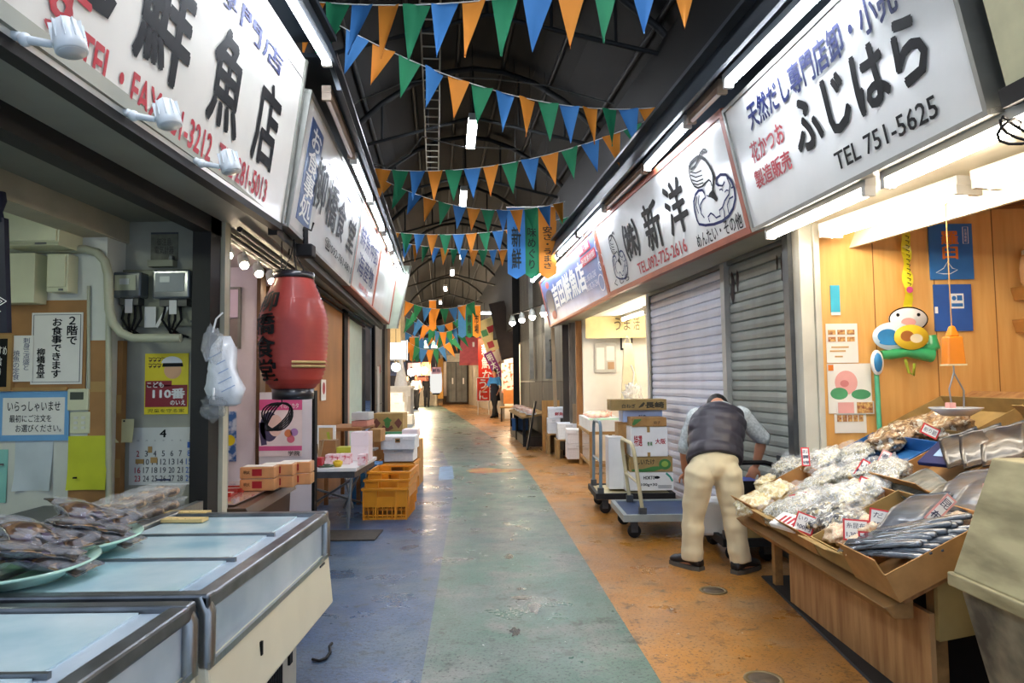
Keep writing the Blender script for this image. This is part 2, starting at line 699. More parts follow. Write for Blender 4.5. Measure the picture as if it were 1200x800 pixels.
rf = MB()
ts = [-1 + 0.2 * i for i in range(11)]
stat = [-2.5, 1, 4, 8, 12, 16, 20, 24, 28, 34, 40, 50, 60]
vs = [roofpt(y, t) for y in stat for t in ts]
rf.add(vs, [(i * 11 + j, i * 11 + j + 1, (i + 1) * 11 + j + 1, (i + 1) * 11 + j) for i in range(len(stat) - 1) for j in range(10)])
vs2 = [v + Vector((0, 0, 0.12)) for v in vs]
rf.add(vs2, [(i * 11 + j, (i + 1) * 11 + j, (i + 1) * 11 + j + 1, i * 11 + j + 1) for i in range(len(stat) - 1) for j in range(10)])
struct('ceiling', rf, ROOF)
for Y in (4.5, 7.5, 10.5, 13.5, 17, 21, 26, 32):
    b = MB()
    b.tube([roofpt(Y, t) - Vector((0, 0, 0.12)) for t in ts], 0.05, 6)
    b.tube([roofpt(Y, -1), roofpt(Y, 0) - Vector((0, 0, 0.9)), roofpt(Y, 1)], 0.03, 6)
    for t in (-0.6, -0.3, 0, 0.3, 0.6):
        b.tube([roofpt(Y, t) - Vector((0, 0, 0.12)), Vector((roofpt(Y, t).x, Y, 4.9 + 0.6 * (1 - abs(t))))], 0.02, 5)
    struct('roof_beam', b, ROOFB)
for t in (-0.7, -0.4, -0.1, 0.2, 0.5, 0.8):
    b = MB()
    b.tube([roofpt(y, t) - Vector((0, 0, 0.05)) for y in stat], 0.035, 5)
    struct('roof_beam', b, ROOFB)

# walls above the signs
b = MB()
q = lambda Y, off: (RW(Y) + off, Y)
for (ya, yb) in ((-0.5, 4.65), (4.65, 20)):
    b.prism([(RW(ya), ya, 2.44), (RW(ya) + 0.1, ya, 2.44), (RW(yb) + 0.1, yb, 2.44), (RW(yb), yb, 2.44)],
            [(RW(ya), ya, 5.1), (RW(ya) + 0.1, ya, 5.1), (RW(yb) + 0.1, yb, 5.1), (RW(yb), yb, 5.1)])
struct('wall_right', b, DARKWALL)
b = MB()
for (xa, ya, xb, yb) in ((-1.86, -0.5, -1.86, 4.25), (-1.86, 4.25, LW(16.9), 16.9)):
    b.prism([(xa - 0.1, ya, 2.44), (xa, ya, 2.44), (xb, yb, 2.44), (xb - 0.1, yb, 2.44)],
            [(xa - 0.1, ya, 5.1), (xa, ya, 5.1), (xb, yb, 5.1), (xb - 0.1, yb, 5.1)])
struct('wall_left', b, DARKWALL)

# soffits between the signs and the shop fronts
SOFFIT = mat('grey_soffit_board', '#9a9a8c', 0.6, var=0.12, scale=2)
b = MB()
b.prism([(-1.86, -0.5, 2.38), (-1.40, -0.5, 2.38), (-1.44, 4.28, 2.38), (-1.86, 4.28, 2.38)], [(-1.86, -0.5, 2.44), (-1.40, -0.5, 2.44), (-1.44, 4.28, 2.44), (-1.86, 4.28, 2.44)])
b.prism([(LW(4.28) - .05, 4.28, 2.38), (LW(4.28) + .4, 4.28, 2.38), (LW(12) + .36, 12, 2.38), (LW(12) - .05, 12, 2.38)],
        [(LW(4.28) - .05, 4.28, 2.44), (LW(4.28) + .4, 4.28, 2.44), (LW(12) + .36, 12, 2.44), (LW(12) - .05, 12, 2.44)])
struct('ceiling', b, SOFFIT)
b = MB()
b.prism([(RW(4.65) - .30, 4.65, 2.38), (RW(4.65) + .02, 4.65, 2.38), (RW(12.6) + .02, 12.6, 2.38), (RW(12.6) - .28, 12.6, 2.38)],
        [(RW(4.65) - .30, 4.65, 2.44), (RW(4.65) + .02, 4.65, 2.44), (RW(12.6) + .02, 12.6, 2.44), (RW(12.6) - .28, 12.6, 2.44)])
struct('ceiling', b, SOFFIT)
# dark metal beam along the edge of the left soffits
DARKBEAM = mat('dark_brown_beam', '#0e0c0b', 0.6, var=0.3)
b = MB()
b.bx(-1.92, -1.82, -0.5, 4.25, 2.28, 2.40)
b.bx(-1.50, -1.44, -0.5, 4.25, 2.32, 2.37)
struct('trim_1', b, DARKBEAM)
b = MB()
b.prism([(LW(4.3) + .30, 4.3, 2.3), (LW(4.3) + .36, 4.3, 2.3), (LW(12) + .33, 12, 2.3), (LW(12) + .27, 12, 2.3)],
        [(LW(4.3) + .30, 4.3, 2.38), (LW(4.3) + .36, 4.3, 2.38), (LW(12) + .33, 12, 2.38), (LW(12) + .27, 12, 2.38)])
for off in (0.0, 0.12):
    b.tube([(LW(4.3) + off, 4.3, 2.34), (LW(12) + off, 12, 2.34)], 0.02, 6)
struct('trim_2', b, DARKBEAM)
# metal hoods above the sign lamps
HOOD = mat('slate_blue_sheet_metal', '#3a4148', 0.4, 0.4, 0.25, 2)


def hood(name, p0, p1, z0, z1, lean):
    b = MB()
    (xa, ya), (xb, yb) = p0, p1
    b.prism([(xa, ya, z0), (xa + 0.03, ya, z0), (xb + 0.03, yb, z0), (xb, yb, z0)],
            [(xa + lean, ya, z1), (xa + lean + 0.03, ya, z1), (xb + lean + 0.03, yb, z1), (xb + lean, yb, z1)])
    b.prism([(min(xa, xa + 9 * lean), ya, z1), (max(xa, xa + 9 * lean), ya, z1), (max(xb, xb + 9 * lean), yb, z1), (min(xb, xb + 9 * lean), yb, z1)],
            [(min(xa, xa + 9 * lean), ya, z1 + .03), (max(xa, xa + 9 * lean), ya, z1 + .03), (max(xb, xb + 9 * lean), yb, z1 + .03), (min(xb, xb + 9 * lean), yb, z1 + .03)])
    return struct(name, b, HOOD)


hood('trim_3', (RW(2.2) - .84, 2.2), (RW(12.6) - .72, 12.6), 3.24, 3.46, 0.07)
hood('trim_4', (-1.10, -0.3), (-1.11, 4.3), 3.36, 3.56, -0.07)
hood('trim_4', (-1.11, 4.3), (LW(11.8) + .72, 11.8), 3.24, 3.46, -0.07)


# ================================================================== SIGNS
def sign(label, loc, rz, lean, W, H, face, frame=None, fw=0.03, name='shop_sign', cat='sign', depth=0.09):
    root = thing(name, label, cat, loc, rot=(lean, 0, rz))
    b = MB()
    b.bx(0, W, 0, depth, 0, H)
    b.build('panel', face, root)
    if frame:
        f = MB()
        f.bx(0, W, -0.015, depth + .005, -0.005, fw)
        f.bx(0, W, -0.015, depth + .005, H - fw, H + .005)
        f.bx(-.003, fw, -0.015, depth + .005, fw, H - fw)
        f.bx(W - fw, W + .003, -0.015, depth + .005, fw, H - fw)
        f.build('frame', frame, root)
    M = Matrix.Translation(loc) @ Matrix.Rotation(rz, 4, 'Z') @ Matrix.Rotation(lean, 4, 'X')
    Mi = M.inverted()

    def uv(px, py):
        o = Mi @ EYE
        d = Mi.to_3x3() @ ray(px, py)
        t = -o.y / d.y
        return (o.x + d.x * t, o.z + d.z * t)

    def rect(x0, x1, yl, yt, yb, yr=None):
        """x0..x1 with yl / yr the heights of the line's middle at its ends; yt, yb top and bottom of the first letter"""
        if yr is None:
            yr = yl
        return uv(x0, yl)[0], uv(x0 + 3, yb)[1], uv(x1, yr)[0], uv(x0 + 3, yt)[1]
    return root, uv, rect


SFACE = mat('sign_white_enamel', '#e9e9e4', 0.22, var=0.05, scale=3, coat=0.5)
SFACE_OLD = mat('sign_worn_enamel', '#dedbd2', 0.35, var=0.07, scale=2, coat=0.2)
ALU = mat('aluminium_trim', '#8f8f88', 0.4, 0.6, 0.15, 5)
REDFR = mat('red_brown_sign_frame', '#a3553c', 0.5, var=0.12)
SIGNBLUE = mat('sign_blue_face', '#2c4c96', 0.3, var=0.3, hex2='#5b86c4', scale=1.6, coat=0.4, lo=0.3, hi=0.7)
BLUEBOX = mat('sign_blue_box', '#24497f', 0.35, var=0.1)
GOLD = mat('pale_writing', '#dfe6ef', 0.4, var=0.05)

# --- left, nearest: the fresh fish shop
s1, uv1, rc1 = sign('wide worn white signboard with big black fish shop lettering above the glass freezers', (-1.44, 0.9, 2.36), PI / 2, math.radians(8), 3.36, 1.06, SFACE_OLD, None)
b = MB()
for v in (0.93,):
    b.bx(0, 3.36, -0.004, 0.0, v, v + 0.008)
b.bx(3.325, 3.36, -0.012, 0.0, 0.0, 1.06)
b.build('joint_strip', ALU, s1)
lettering(s1, '鮮', 1.58, .24, 1.97, .74, -.004, BLACK, .035)
lettering(s1, '魚', 2.19, .24, 2.52, .70, -.004, BLACK, .035)
lettering(s1, '店', 2.73, .23, 3.05, .69, -.004, BLACK, .035)
lettering(s1, '専門店', 2.05, .78, 2.98, .90, -.004, NAVY, .02)
lettering(s1, 'TEL・FAX 281-3212', 1.30, .05, 2.29, .175, -.004, RED, .03)
lettering(s1, 'TEL 281-5013', 2.37, .05, 3.02, .175, -.004, RED, .03)
lettering(s1, 'ります', .52, .10, 1.32, .30, -.004, RED, .03)
b = MB()
b.stroke([(1.22, .34), (1.30, .29), (1.40, .30), (1.42, .36)], .06, -.004)
b.build('lettering', BLACK, s1)

# --- left: the diner upstairs
rzL = PI / 2 + math.atan(0.093)


def lsx(Y):
    return -1.03 - 0.093 * Y


def lseg(ya, yb):
    return (yb - ya) * math.hypot(1, .093)


s2, uv2, rc2 = sign('white diner sign with a blue upright box and thin black brush lettering', (lsx(4.30), 4.30, 2.36), rzL, math.radians(9), lseg(4.30, 7.03), 0.9, SFACE, ALU, .018)
x0, z0 = uv2(347, 256); x1, z1 = uv2(371, 122)
u0 = uv2(349, 240)[0]; u1 = uv2(366, 240)[0]
b = MB(); b.bx(u0, u1, -.003, 0, .10, .80); b.build('panel', BLUEBOX, s2)
lettering(s2, vert('お食事処'), u0 + .04, .13, u1 - .04, .77, -.005, WHITE, .02, leading=.95)
for ch, xa, xb, yt, yb in (('柳', 368, 383, 183, 252), ('橋', 382, 396, 209, 272), ('食', 394, 405, 230, 285), ('堂', 407, 416, 251, 298)):
    ym = (yt + yb) / 2; xm = (xa + xb) / 2
    lettering(s2, ch, uv2(xa, ym)[0], uv2(xm, yb)[1], min(uv2(xb, ym)[0], 2.70), uv2(xm, yt)[1], -.005, BLACK, .02)
xa = uv2(379, 290)[0]
lettering(s2, '☎092-761-0811', xa, .10, 2.68, .20, -.005, BLACK, .005)
b = MB(); b.bx(uv2(386, 190)[0], 2.72, -.004, 0, .705, .715); b.build('rule', BLUEBOX, s2)
s3, uv3, rc3 = sign('white red-edged shop sign with two rows of navy characters beyond the diner sign', (lsx(7.06), 7.06, 2.36), rzL, math.radians(9), lseg(7.06, 9.1), 0.9, SFACE, REDFR, .02)
lettering(s3, '鮮魚仲卸', .2, .50, 1.85, .74, -.005, NAVY, .01)
lettering(s3, '海産物', .3, .20, 1.75, .44, -.005, NAVY, .01)
lettering(s3, '柳橋連合', .6, .07, 1.5, .14, -.005, RED, .01)
s4, uv4, rc4 = sign('blank pale red-edged sign at the end of the left row', (lsx(9.12), 9.12, 2.36), rzL, math.radians(9), lseg(9.12, 11.7), 0.9, SFACE, REDFR, .02)
t = thing('end_board', 'pale green-white board closing the far end of the left sign row', 'board', (lsx(11.8), 11.85, 2.3))
b = MB(); b.prism([(-.06, 0, 0), (.12, 0, 0), (.12, .05, 0), (-.06, .05, 0)], [(.06, 0, 1.1), (.36, 0, 1.1), (.36, .05, 1.1), (.06, .05, 1.1)])
b.build('panel', mat('pale_green_board', '#b9c4ae', 0.5, var=0.1), t)
b = MB(); b.prism([(.12, -.01, 0), (.14, -.01, 0), (.14, .06, 0), (.12, .06, 0)], [(.36, -.01, 1.1), (.38, -.01, 1.1), (.38, .06, 1.1), (.36, .06, 1.1)])
b.build('edge', ALU, t)

# --- right, nearest: dried goods
rzF = -PI / 2 + math.atan(.092)
s5, uv5, rc5 = sign('large glossy white sign with bold black hiragana over the dried goods stall', (1.67, 4.64, 2.36), rzF, math.radians(12.7), 2.07, 0.86, SFACE, ALU, .02)
r = rc5(878, 1053, 138, 118, 154, 5); lettering(s5, '天然だし専門店卸・小売', r[0], r[1], min(r[2], 2.0), r[3], -.006, NAVY, .035)
r = rc5(934, 1090, 160, 124, 192, 70); lettering(s5, 'ふじはら', r[0], .27, r[2], .56, -.006, BLACK, .045, spacing=1.05)
r = rc5(880, 920, 175, 166, 193, 158); lettering(s5, '花かつお', r[0], r[1], r[2], r[3], -.006, RED, .03)
r = rc5(886, 929, 210, 199, 222, 192); lettering(s5, '製造販売', r[0], r[1], r[2], r[3], -.006, RED, .03)
r = rc5(980, 1101, 188, 177, 200, 130); lettering(s5, 'TEL 751-5625', r[0], r[1], r[2], r[3], -.006, BLACK, .015)
t = thing('shop_sign', 'cream sign corner with one thick black mark beside the dried goods sign', 'sign', (1.87, 2.5, 2.40), rot=(math.radians(12.7), 0, rzF))
b = MB(); b.bx(0, .9, 0, .08, 0, .8); b.build('panel', mat('cream_sign_face', '#cfc9a0', 0.5, var=0.12), t)
b = MB(); b.bx(-.03, .93, -.01, .09, -.04, .03); b.build('frame', DARKBEAM, t)
b = MB(); b.stroke([(.07, .46), (.14, .52), (.22, .53), (.32, .52)], [.05, .09, .1, .08], -.004); b.build('lettering', BLACK, t)

# --- right: the whale sign
rzS = -PI / 2 + math.atan(.136)
s6, uv6, rc6 = sign('white sign with spouting whale drawings and tall black characters, red-brown frame', (1.19, 8.16, 2.36), rzS, math.radians(12.7), 3.54, 0.88, SFACE, REDFR, .045)
for ch, xa, xb, yt, yb in (('㈱', 731, 749, 257, 305), ('新', 755, 775, 233, 294), ('洋', 780, 805, 208, 276)):
    ym = (yt + yb) / 2; xm = (xa + xb) / 2
    lettering(s6, ch, uv6(xa, ym)[0], uv6(xm, yb)[1], uv6(xb, ym)[0], uv6(xm, yt)[1], -.006, BLACK, .03)
r = rc6(748, 806, 313, 307, 321, 291); lettering(s6, 'TEL.092-725-2616', r[0], r[1], r[2], r[3], -.006, RED, .02)
r = rc6(817, 873, 281, 273, 291, 259); lettering(s6, 'めんたい・その他', r[0], r[1], min(r[2], 3.45), r[3], -.006, BLACK, .02)


def c4(x, y):
    return uv6(700 + x / 4.0, 130 + y / 4.0)


whale = [
    ([(432, 268), (440, 245), (455, 228), (472, 215), (490, 215), (510, 230), (525, 250), (538, 275), (546, 300), (548, 330), (545, 365), (548, 390)], .022),
    ([(432, 268), (436, 300), (445, 330), (458, 352), (475, 360), (495, 352), (512, 335), (526, 322), (535, 330), (540, 350)], .012),
    ([(440, 275), (460, 258), (470, 238), (478, 222)], .014),
    ([(440, 300), (465, 310), (495, 300)], .008), ([(445, 322), (470, 330), (500, 318)], .008), ([(452, 340), (475, 345), (500, 335)], .008), ([(438, 285), (465, 290), (490, 278)], .008),
    ([(478, 215), (486, 195), (500, 178), (512, 182), (515, 195)], .014), ([(490, 205), (498, 192), (508, 190)], .010), ([(545, 295), (555, 315), (546, 330)], .016)]
tail = [(545, 365), (555, 385), (568, 410), (562, 425), (548, 412), (535, 405), (522, 402), (528, 385)]
waves = [
    ([(505, 385), (495, 370), (478, 372), (462, 392), (454, 425), (460, 470), (470, 510), (480, 530), (510, 535), (550, 530), (590, 515), (620, 490), (640, 455), (650, 410), (645, 360), (630, 325), (605, 298), (580, 298), (562, 315), (560, 340), (572, 348)], .018),
    ([(505, 385), (510, 405), (498, 415), (485, 440), (490, 480), (505, 500)], .011), ([(470, 400), (465, 440), (478, 480)], .010), ([(480, 395), (476, 430), (488, 470)], .010),
    ([(530, 520), (522, 495), (535, 478), (550, 488), (560, 500), (580, 490), (575, 465), (590, 450), (598, 470), (600, 500)], .011), ([(572, 348), (590, 350), (600, 330)], .011),
    ([(610, 310), (625, 345), (620, 390), (600, 420), (590, 450)], .011), ([(620, 480), (612, 440), (622, 410), (640, 400)], .010), ([(630, 360), (640, 355), (648, 360)], .010), ([(600, 380), (608, 370), (618, 372)], .008),
    ([(515, 395), (530, 400)], .008), ([(575, 370), (585, 365), (592, 375)], .008)]
b = MB()
for pts, w in whale:
    b.stroke([c4(*p) for p in pts], w * 1.3, -.006)
b.add([(c4(*p)[0], -.006, c4(*p)[1]) for p in tail], [tuple(range(len(tail)))])
b.build('whale_drawing', BLACK, s6)
b = MB()
for pts, w in waves:
    b.stroke([c4(*p) for p in pts], w * 1.25, -.0055)
b.build('wave_drawing', NAVY, s6)
# the second, smaller whale at the other end of the sign
ua, va = c4(432, 540)[0], c4(460, 535)[1]
ub = c4(650, 400)[0]
ta, tb = c4(50, 680)[0], c4(132, 680)[0]
tv = c4(65, 785)[1]
k = (tb - ta) / (ub - ua)


def small(p):
    q = c4(*p)
    return (ta + (q[0] - ua) * k, tv + (q[1] - va) * 0.95)


b = MB()
for pts, w in whale:
    b.stroke([small(p) for p in pts], w * 1.1, -.006)
b.add([(small(p)[0], -.006, small(p)[1]) for p in tail], [tuple(range(len(tail)))])
b.build('whale_drawing', BLACK, s6)
b = MB()
for pts, w in waves:
    b.stroke([small(p) for p in pts], w * 1.1, -.0055)
b.build('wave_drawing', NAVY, s6)
lettering(s6, 'くじら', ta + .02, .075, tb - .03, .15, -.006, BLACK, .01)

rzY = -PI / 2 + math.atan(.103)
s7, uv7, rc7 = sign('blue fish shop sign with white characters and red tags, farthest in the right row', (.72, 12.72, 2.36), rzY, math.radians(12.7), 4.57, 0.86, SIGNBLUE, REDFR, .03)


def c7(x, y):
    return uv7(630 + x / 4.7, 220 + y / 4.7)


lettering(s7, '吉田鮮魚店', c7(88, 600)[0], .24, c7(272, 530)[0], .63, -.006, WHITE, .05)
b = MB()
b.bx(c7(237, 400)[0], c7(300, 370)[0], -.006, 0, .68, .80)
b.bx(c7(250, 455)[0], c7(332, 410)[0], -.006, 0, .53, .65)
b.build('red_tag', mat('red_tag', '#d8344a', 0.5, var=0.1), s7)
lettering(s7, '鮮魚・活魚', c7(242, 400)[0], .70, c7(296, 370)[0], .78, -.008, WHITE, .01)
lettering(s7, '料理素材卸', c7(256, 455)[0], .55, c7(328, 410)[0], .63, -.008, WHITE, .01)
lettering(s7, 'TEL 092-761-2345\nFAX 092-761-2346', c7(278, 580)[0], .20, c7(345, 550)[0], .40, -.006, GOLD, .0)
b = MB()
cx0, cz0 = c7(66, 600)
b.add([(cx0 + .42 * math.cos(q) * (1 - .2 * math.cos(2 * q)), -.006, .42 + .20 * math.sin(q)) for q in [2 * PI * i / 24 for i in range(24)]], [tuple(range(24))])
b.add([(cx0 - .35, -.006, .42), (cx0 - .55, -.006, .27), (cx0 - .55, -.006, .57)], [(0, 1, 2)])
b.build('fish_emblem', mat('dark_blue_emblem', '#172a4e', 0.4, var=0.2), s7)
b = MB()
b.add([(cx0 + .1 + .22 * math.cos(q), -.006, .16 + .08 * math.sin(q)) for q in [2 * PI * i / 16 for i in range(16)]], [tuple(range(16))])
b.add([(cx0 + .05 + .16 * math.cos(q), -.006, .70 + .06 * math.sin(q)) for q in [2 * PI * i / 16 for i in range(16)]], [tuple(range(16))])
b.build('crab_emblem', mat('red_emblem', '#c04a3a', 0.5, var=0.2), s7)
b = MB()
for (x, y, rr) in ((325, 320, .06), (350, 400, .09), (345, 430, .05), (355, 520, .10)):
    u, v = c7(x, y)
    b.stroke([(u + rr * 1.3 * math.cos(q), v + rr * math.sin(q)) for q in [2 * PI * i / 16 for i in range(16)]], .018, -.006, closed=True)
b.build('bubble_drawing', GOLD, s7)

# ================================================================== LAMPS
HOUS = mat('white_lamp_housing', '#d8d6cf', 0.4, var=0.05)
TANHOUS = mat('tan_lamp_housing', '#a08c78', 0.5, var=0.15)


def tube_lamp(label, p0, p1, glow, up=(0, 0, 1), group=None, twin=False, house=HOUS, r=.015, hw=.06):
    p0, p1 = Vector(p0), Vector(p1)
    d = (p1 - p0)
    L = d.length
    rz = math.atan2(d.y, d.x)
    root = thing('fluorescent_lamp', label, 'lamp', p0, rz, group)
    b = MB()
    b.bx(0, L, -hw / 2, hw / 2, 0.03, 0.075)
    for x in (0.02, L - 0.02):
        b.bx(x - .015, x + .015, -hw / 2, hw / 2, -0.02, 0.03)
    b.build('housing', house, root)
    for yy in ((-.025, .025) if twin else (0,)):
        t = MB()
        t.tube([(0.03, yy, 0), (L - 0.03, yy, 0)], r, 10)
        t.build('tube', glow, root)
    return root


def on_line(xf, ya, yb, z):
    return (xf(ya), ya, z), (xf(yb), yb, z)


rtop = lambda Y: RW(Y) - .66 - (.03 if Y < 5 else 0)
ltop = lambda Y: (LW(Y) + .66) if Y > 4.3 else -1.25
tube_lamp('lit cool white tube above the top of the dried goods sign', *on_line(rtop, 2.95, 4.25, 3.21), COOLGLOW, r=.02)
tube_lamp('unlit pinkish tube between the two lit tubes over the right signs, nearest', *on_line(rtop, 4.3, 4.85, 3.21), TUBE_OFF, house=TANHOUS)
tube_lamp('lit cool white tube above the large whale drawing', *on_line(rtop, 4.9, 5.95, 3.21), COOLGLOW, r=.02)
tube_lamp('unlit tube in a rusty holder above the tall black characters of the whale sign', *on_line(rtop, 6.0, 7.3, 3.21), TUBE_OFF, house=TANHOUS)
for ya in (7.4, 8.75, 10.1, 11.4):
    tube_lamp('lit cool white tube in the bright row above the blue fish shop sign', *on_line(rtop, ya, ya + 1.25, 3.21), COOLGLOW, group='tubes above the blue fish shop sign', r=.02)
tube_lamp('lit cool white tube above the worn fish shop signboard', (-1.14, 2.95, 3.36), (-1.14, 4.2, 3.36), COOLGLOW, r=.02)
tube_lamp('lit cool white tube over the near end of the worn fish shop signboard', (-1.14, 1.5, 3.36), (-1.14, 2.75, 3.36), COOLGLOW, r=.02)
tube_lamp('unlit pinkish tube above the blue box of the diner sign', *on_line(ltop, 4.35, 5.55, 3.22), TUBE_OFF, house=TANHOUS)
for ya in (5.65, 7.0):
    tube_lamp('lit cool white tube above the thin black letters of the diner sign', *on_line(ltop, ya, ya + 1.25, 3.22), COOLGLOW, group='tubes above the diner sign', r=.02)
for ya in (8.5, 9.8, 10.9):
    tube_lamp('lit cool white tube above the red-edged signs of the left row', *on_line(ltop, ya, ya + 1.0, 3.22), COOLGLOW, group='tubes above the red-edged signs', r=.02)
# warm tubes under the dried goods sign
tube_lamp('warm white tube just behind the lower edge of the dried goods sign, far half', (1.74, 4.55, 2.30), (1.85, 3.45, 2.30), WARMGLOW, r=.022)
tube_lamp('warm white tube just behind the lower edge of the dried goods sign, near half', (1.87, 3.35, 2.30), (1.98, 2.25, 2.30), WARMGLOW, r=.022)
tube_lamp('warm white tube in the long reflector over the wood wall, far half', (2.13, 4.52, 2.30), (2.36, 3.45, 2.30), WARMGLOW, r=.024, hw=.16)
tube_lamp('warm white tube in the long reflector over the wood wall, near half', (2.38, 3.38, 2.30), (2.62, 2.3, 2.30), WARMGLOW, r=.024, hw=.16)
# arcade ceiling lamps, hung in a line down the lane
for px, py, Y in ((553, 157, 10.1), (543, 232, 13.8), (542, 299, 19.8), (530, 319, 23), (522, 338, 27), (516, 354, 32)):
    c = onY(px, py, Y)
    dx = -0.1
    root = tube_lamp('', (c.x - dx * .6, Y - .62, c.z), (c.x + dx * .6, Y + .62, c.z), ROOFGLOW if Y < 15 else emit('far_roof_tube_glow', '#f2f6ff', 24), twin=True, r=.018, hw=.14)
    for x in (.2, 1.05):
        h = MB(); h.tube([(x, 0, .07), (x, 0, 6.3 - c.z)], .006, 5)
        h.build('hanger', ROOFB, root)
    root['label'] = {10.1: 'nearest hanging twin-tube lamp under the dark roof, largest of the line', 13.8: 'second hanging twin-tube lamp below the dark roof, beneath a row of pennants',
                     19.8: 'third hanging twin-tube lamp under the dark roof', 23: 'fourth hanging lamp in the line under the roof', 27: 'fifth, small hanging lamp in the line under the roof', 32: 'farthest and smallest hanging lamp under the roof'}[Y]
tube_lamp('twin-tube lamp hanging overhead before the shops', (0.1, 3.0, 5.1), (0.0, 4.25, 5.1), ROOFGLOW, twin=True, r=.018, hw=.14)
tube_lamp('twin-tube lamp hanging overhead at the start of the lane', (0.25, -0.6, 5.1), (0.15, 0.65, 5.1), ROOFGLOW, twin=True, r=.018, hw=.14)

# three white clip lamps along the lower edge of the fish shop sign
LENS = mat('frosted_lens', '#cfd4d6', 0.3, var=0.05)
WPLAST = mat('white_plastic', '#dfe6e8', 0.35, var=0.05, coat=0.3)


def clip_lamp(label, Y):
    root = thing('spot_lamp', label, 'lamp', (-1.43, Y, 2.36))
    root.scale = (.78, .78, .78)
    a = MB()
    a.tube([(-.03, 0, .03), (.03, 0, .0), (.14, 0, -.02)], [.022, .018, .014], 10)
    a.ball((.03, 0, 0), .026)
    a.build('arm', WPLAST, root)
    h = MB()
    R = Matrix.Rotation(math.radians(-14), 3, 'Y')
    h.lathe([(.024, .10), (.042, .085), (.052, .03), (.056, .0), (.056, -.03), (.05, -.034)], (.20, 0, -.02), 20, R=R)
    for k in range(10):
        q = 2 * PI * k / 10
        h.box(Vector((.20, 0, -.02)) + R @ Vector((.05 * math.cos(q), .05 * math.sin(q), .045)), (.016, .004, .07), R=R @ Matrix.Rotation(q, 3, 'Z'))
    h.build('lamp_head', WPLAST, root)
    l = MB()
    l.lathe([(0, -.037), (.046, -.037), (.046, -.033), (0, -.033)], (.20, 0, -.02), 20, R=R)
    l.build('lens', LENS, root)


clip_lamp('white clip lamp under the red letters at the near end of the fish shop sign', 1.93)
clip_lamp('white clip lamp over the middle of the red phone number', 2.50)
clip_lamp('white clip lamp at the far end of the red phone number', 3.06)

# ================================================================== RIGHT ROW, LOWER PART
SH_W = mat('pale_shutter_enamel', '#dfe2ee', 0.45, 0.0, 0.1, 2.5, stretch=(1, 1, .3))
SH_D = mat('grey_shutter_with_rust', '#a5aaa2', 0.5, 0.1, 0.3, 1.6, hex2='#777c75', stretch=(1, 1, .25), detail=8)


def shutter(label, ya, yb, m, z1=2.36, rec=.10):
    L = (ya - yb) * math.hypot(1, .1225)
    root = thing('roller_shutter', label, 'shutter', (RW(ya) + rec, ya, 0), RROT)
    b = MB()
    p = .085
    n = int((z1 - .06) / p)
    vs = []
    fs = []
    prof = [(0, 0), (-.012, .008), (-.017, .04), (-.012, .074), (0, .082), (.004, .085)]
    k = 0
    for i in range(n):
        for y, z in prof:
            vs += [(0.03, y, .06 + i * p + z), (L - .03, y, .06 + i * p + z)]
            if k:
                fs.append((2 * k - 2, 2 * k - 1, 2 * k + 1, 2 * k))
            k += 1
    b.add(vs, fs)
    b.bx(.03, L - .03, .006, .012, .06, z1)
    b.build('curtain', m, root)
    b = MB(); b.bx(.02, L - .02, -.02, .02, 0, .07); b.build('bottom_bar', ALU, root, .004)
    for x in (0, L - .035):
        g = MB(); g.bx(x, x + .035, -.035, .03, 0, z1); g.build('guide_rail', ALU if m is SH_W else DKSTEEL, root)
    b = MB(); b.bx(0, L, -.03, .1, z1, z1 + .05); b.build('head_box', ALU, root)
    return root, L


t1, L1 = shutter('pale closed roller shutter left of the dark one, behind the bending man', 8.25, 6.14, SH_W)
t2, L2 = shutter('grey rust-streaked closed roller shutter beside the wood-lined shop', 6.10, 4.80, SH_D)
b = MB()
for x, z, w, h in ((1.35, .98, .05, .03), (1.2, .75, .07, .05), (1.45, .77, .05, .05), (1.3, .62, .05, .02)):
    b.bx(x, x + w, -.022, -.017, z, z + h)
b.build('sticker', mat('shutter_stickers', '#6a3b4a', 0.5, hex2='#d8d8e8', scale=30), t1)
b = MB()
for x in (.45, .8):
    b.bx(x, x + .05, -.024, -.016, .72, .76)
b.build('lock_cover', DKSTEEL, t2)
b = MB()
for sd, (cx_, w_, h_) in enumerate(((.12, .09, .30), (.22, .06, .2), (.98, .07, .22), (.9, .04, .12))):
    b.add([(cx_ + w_ * (.4 * math.cos(q) + .3 * noise.noise(Vector((q * 1.3, sd, 0)))), -.0185, 2.30 - h_ / 2 + h_ * .5 * math.sin(q)) for q in [2 * PI * i / 18 for i in range(18)]], [tuple(range(18))])
b.build('rust_stain', mat('rust_stain', '#3d2f2a', 0.8, var=0.4, scale=20), t2)
b = MB()
b.bx(-.02, .06, -.05, .12, 0, 2.4)
struct('trim_5', b, mat('shutter_mullion', '#b5b5b0', 0.5, 0.2, 0.1), loc=(RW(6.12) + .09, 6.12, 0), rz=RROT)
# aluminium corner post of the dried goods shop
b = MB()
b.bx(1.96, 2.05, 4.60, 4.72, 0, 2.40)
b.bx(2.05, 2.09, 4.58, 4.68, 0, 2.40)
struct('trim_6', b, mat('pale_aluminium_post', '#c4c2b4', 0.45, 0.2, 0.12, 3), bevel=.004)
b = MB()
b.bx(1.93, 1.975, 4.72, 4.82, 0, 2.40)
struct('trim_6', b, DKSTEEL)

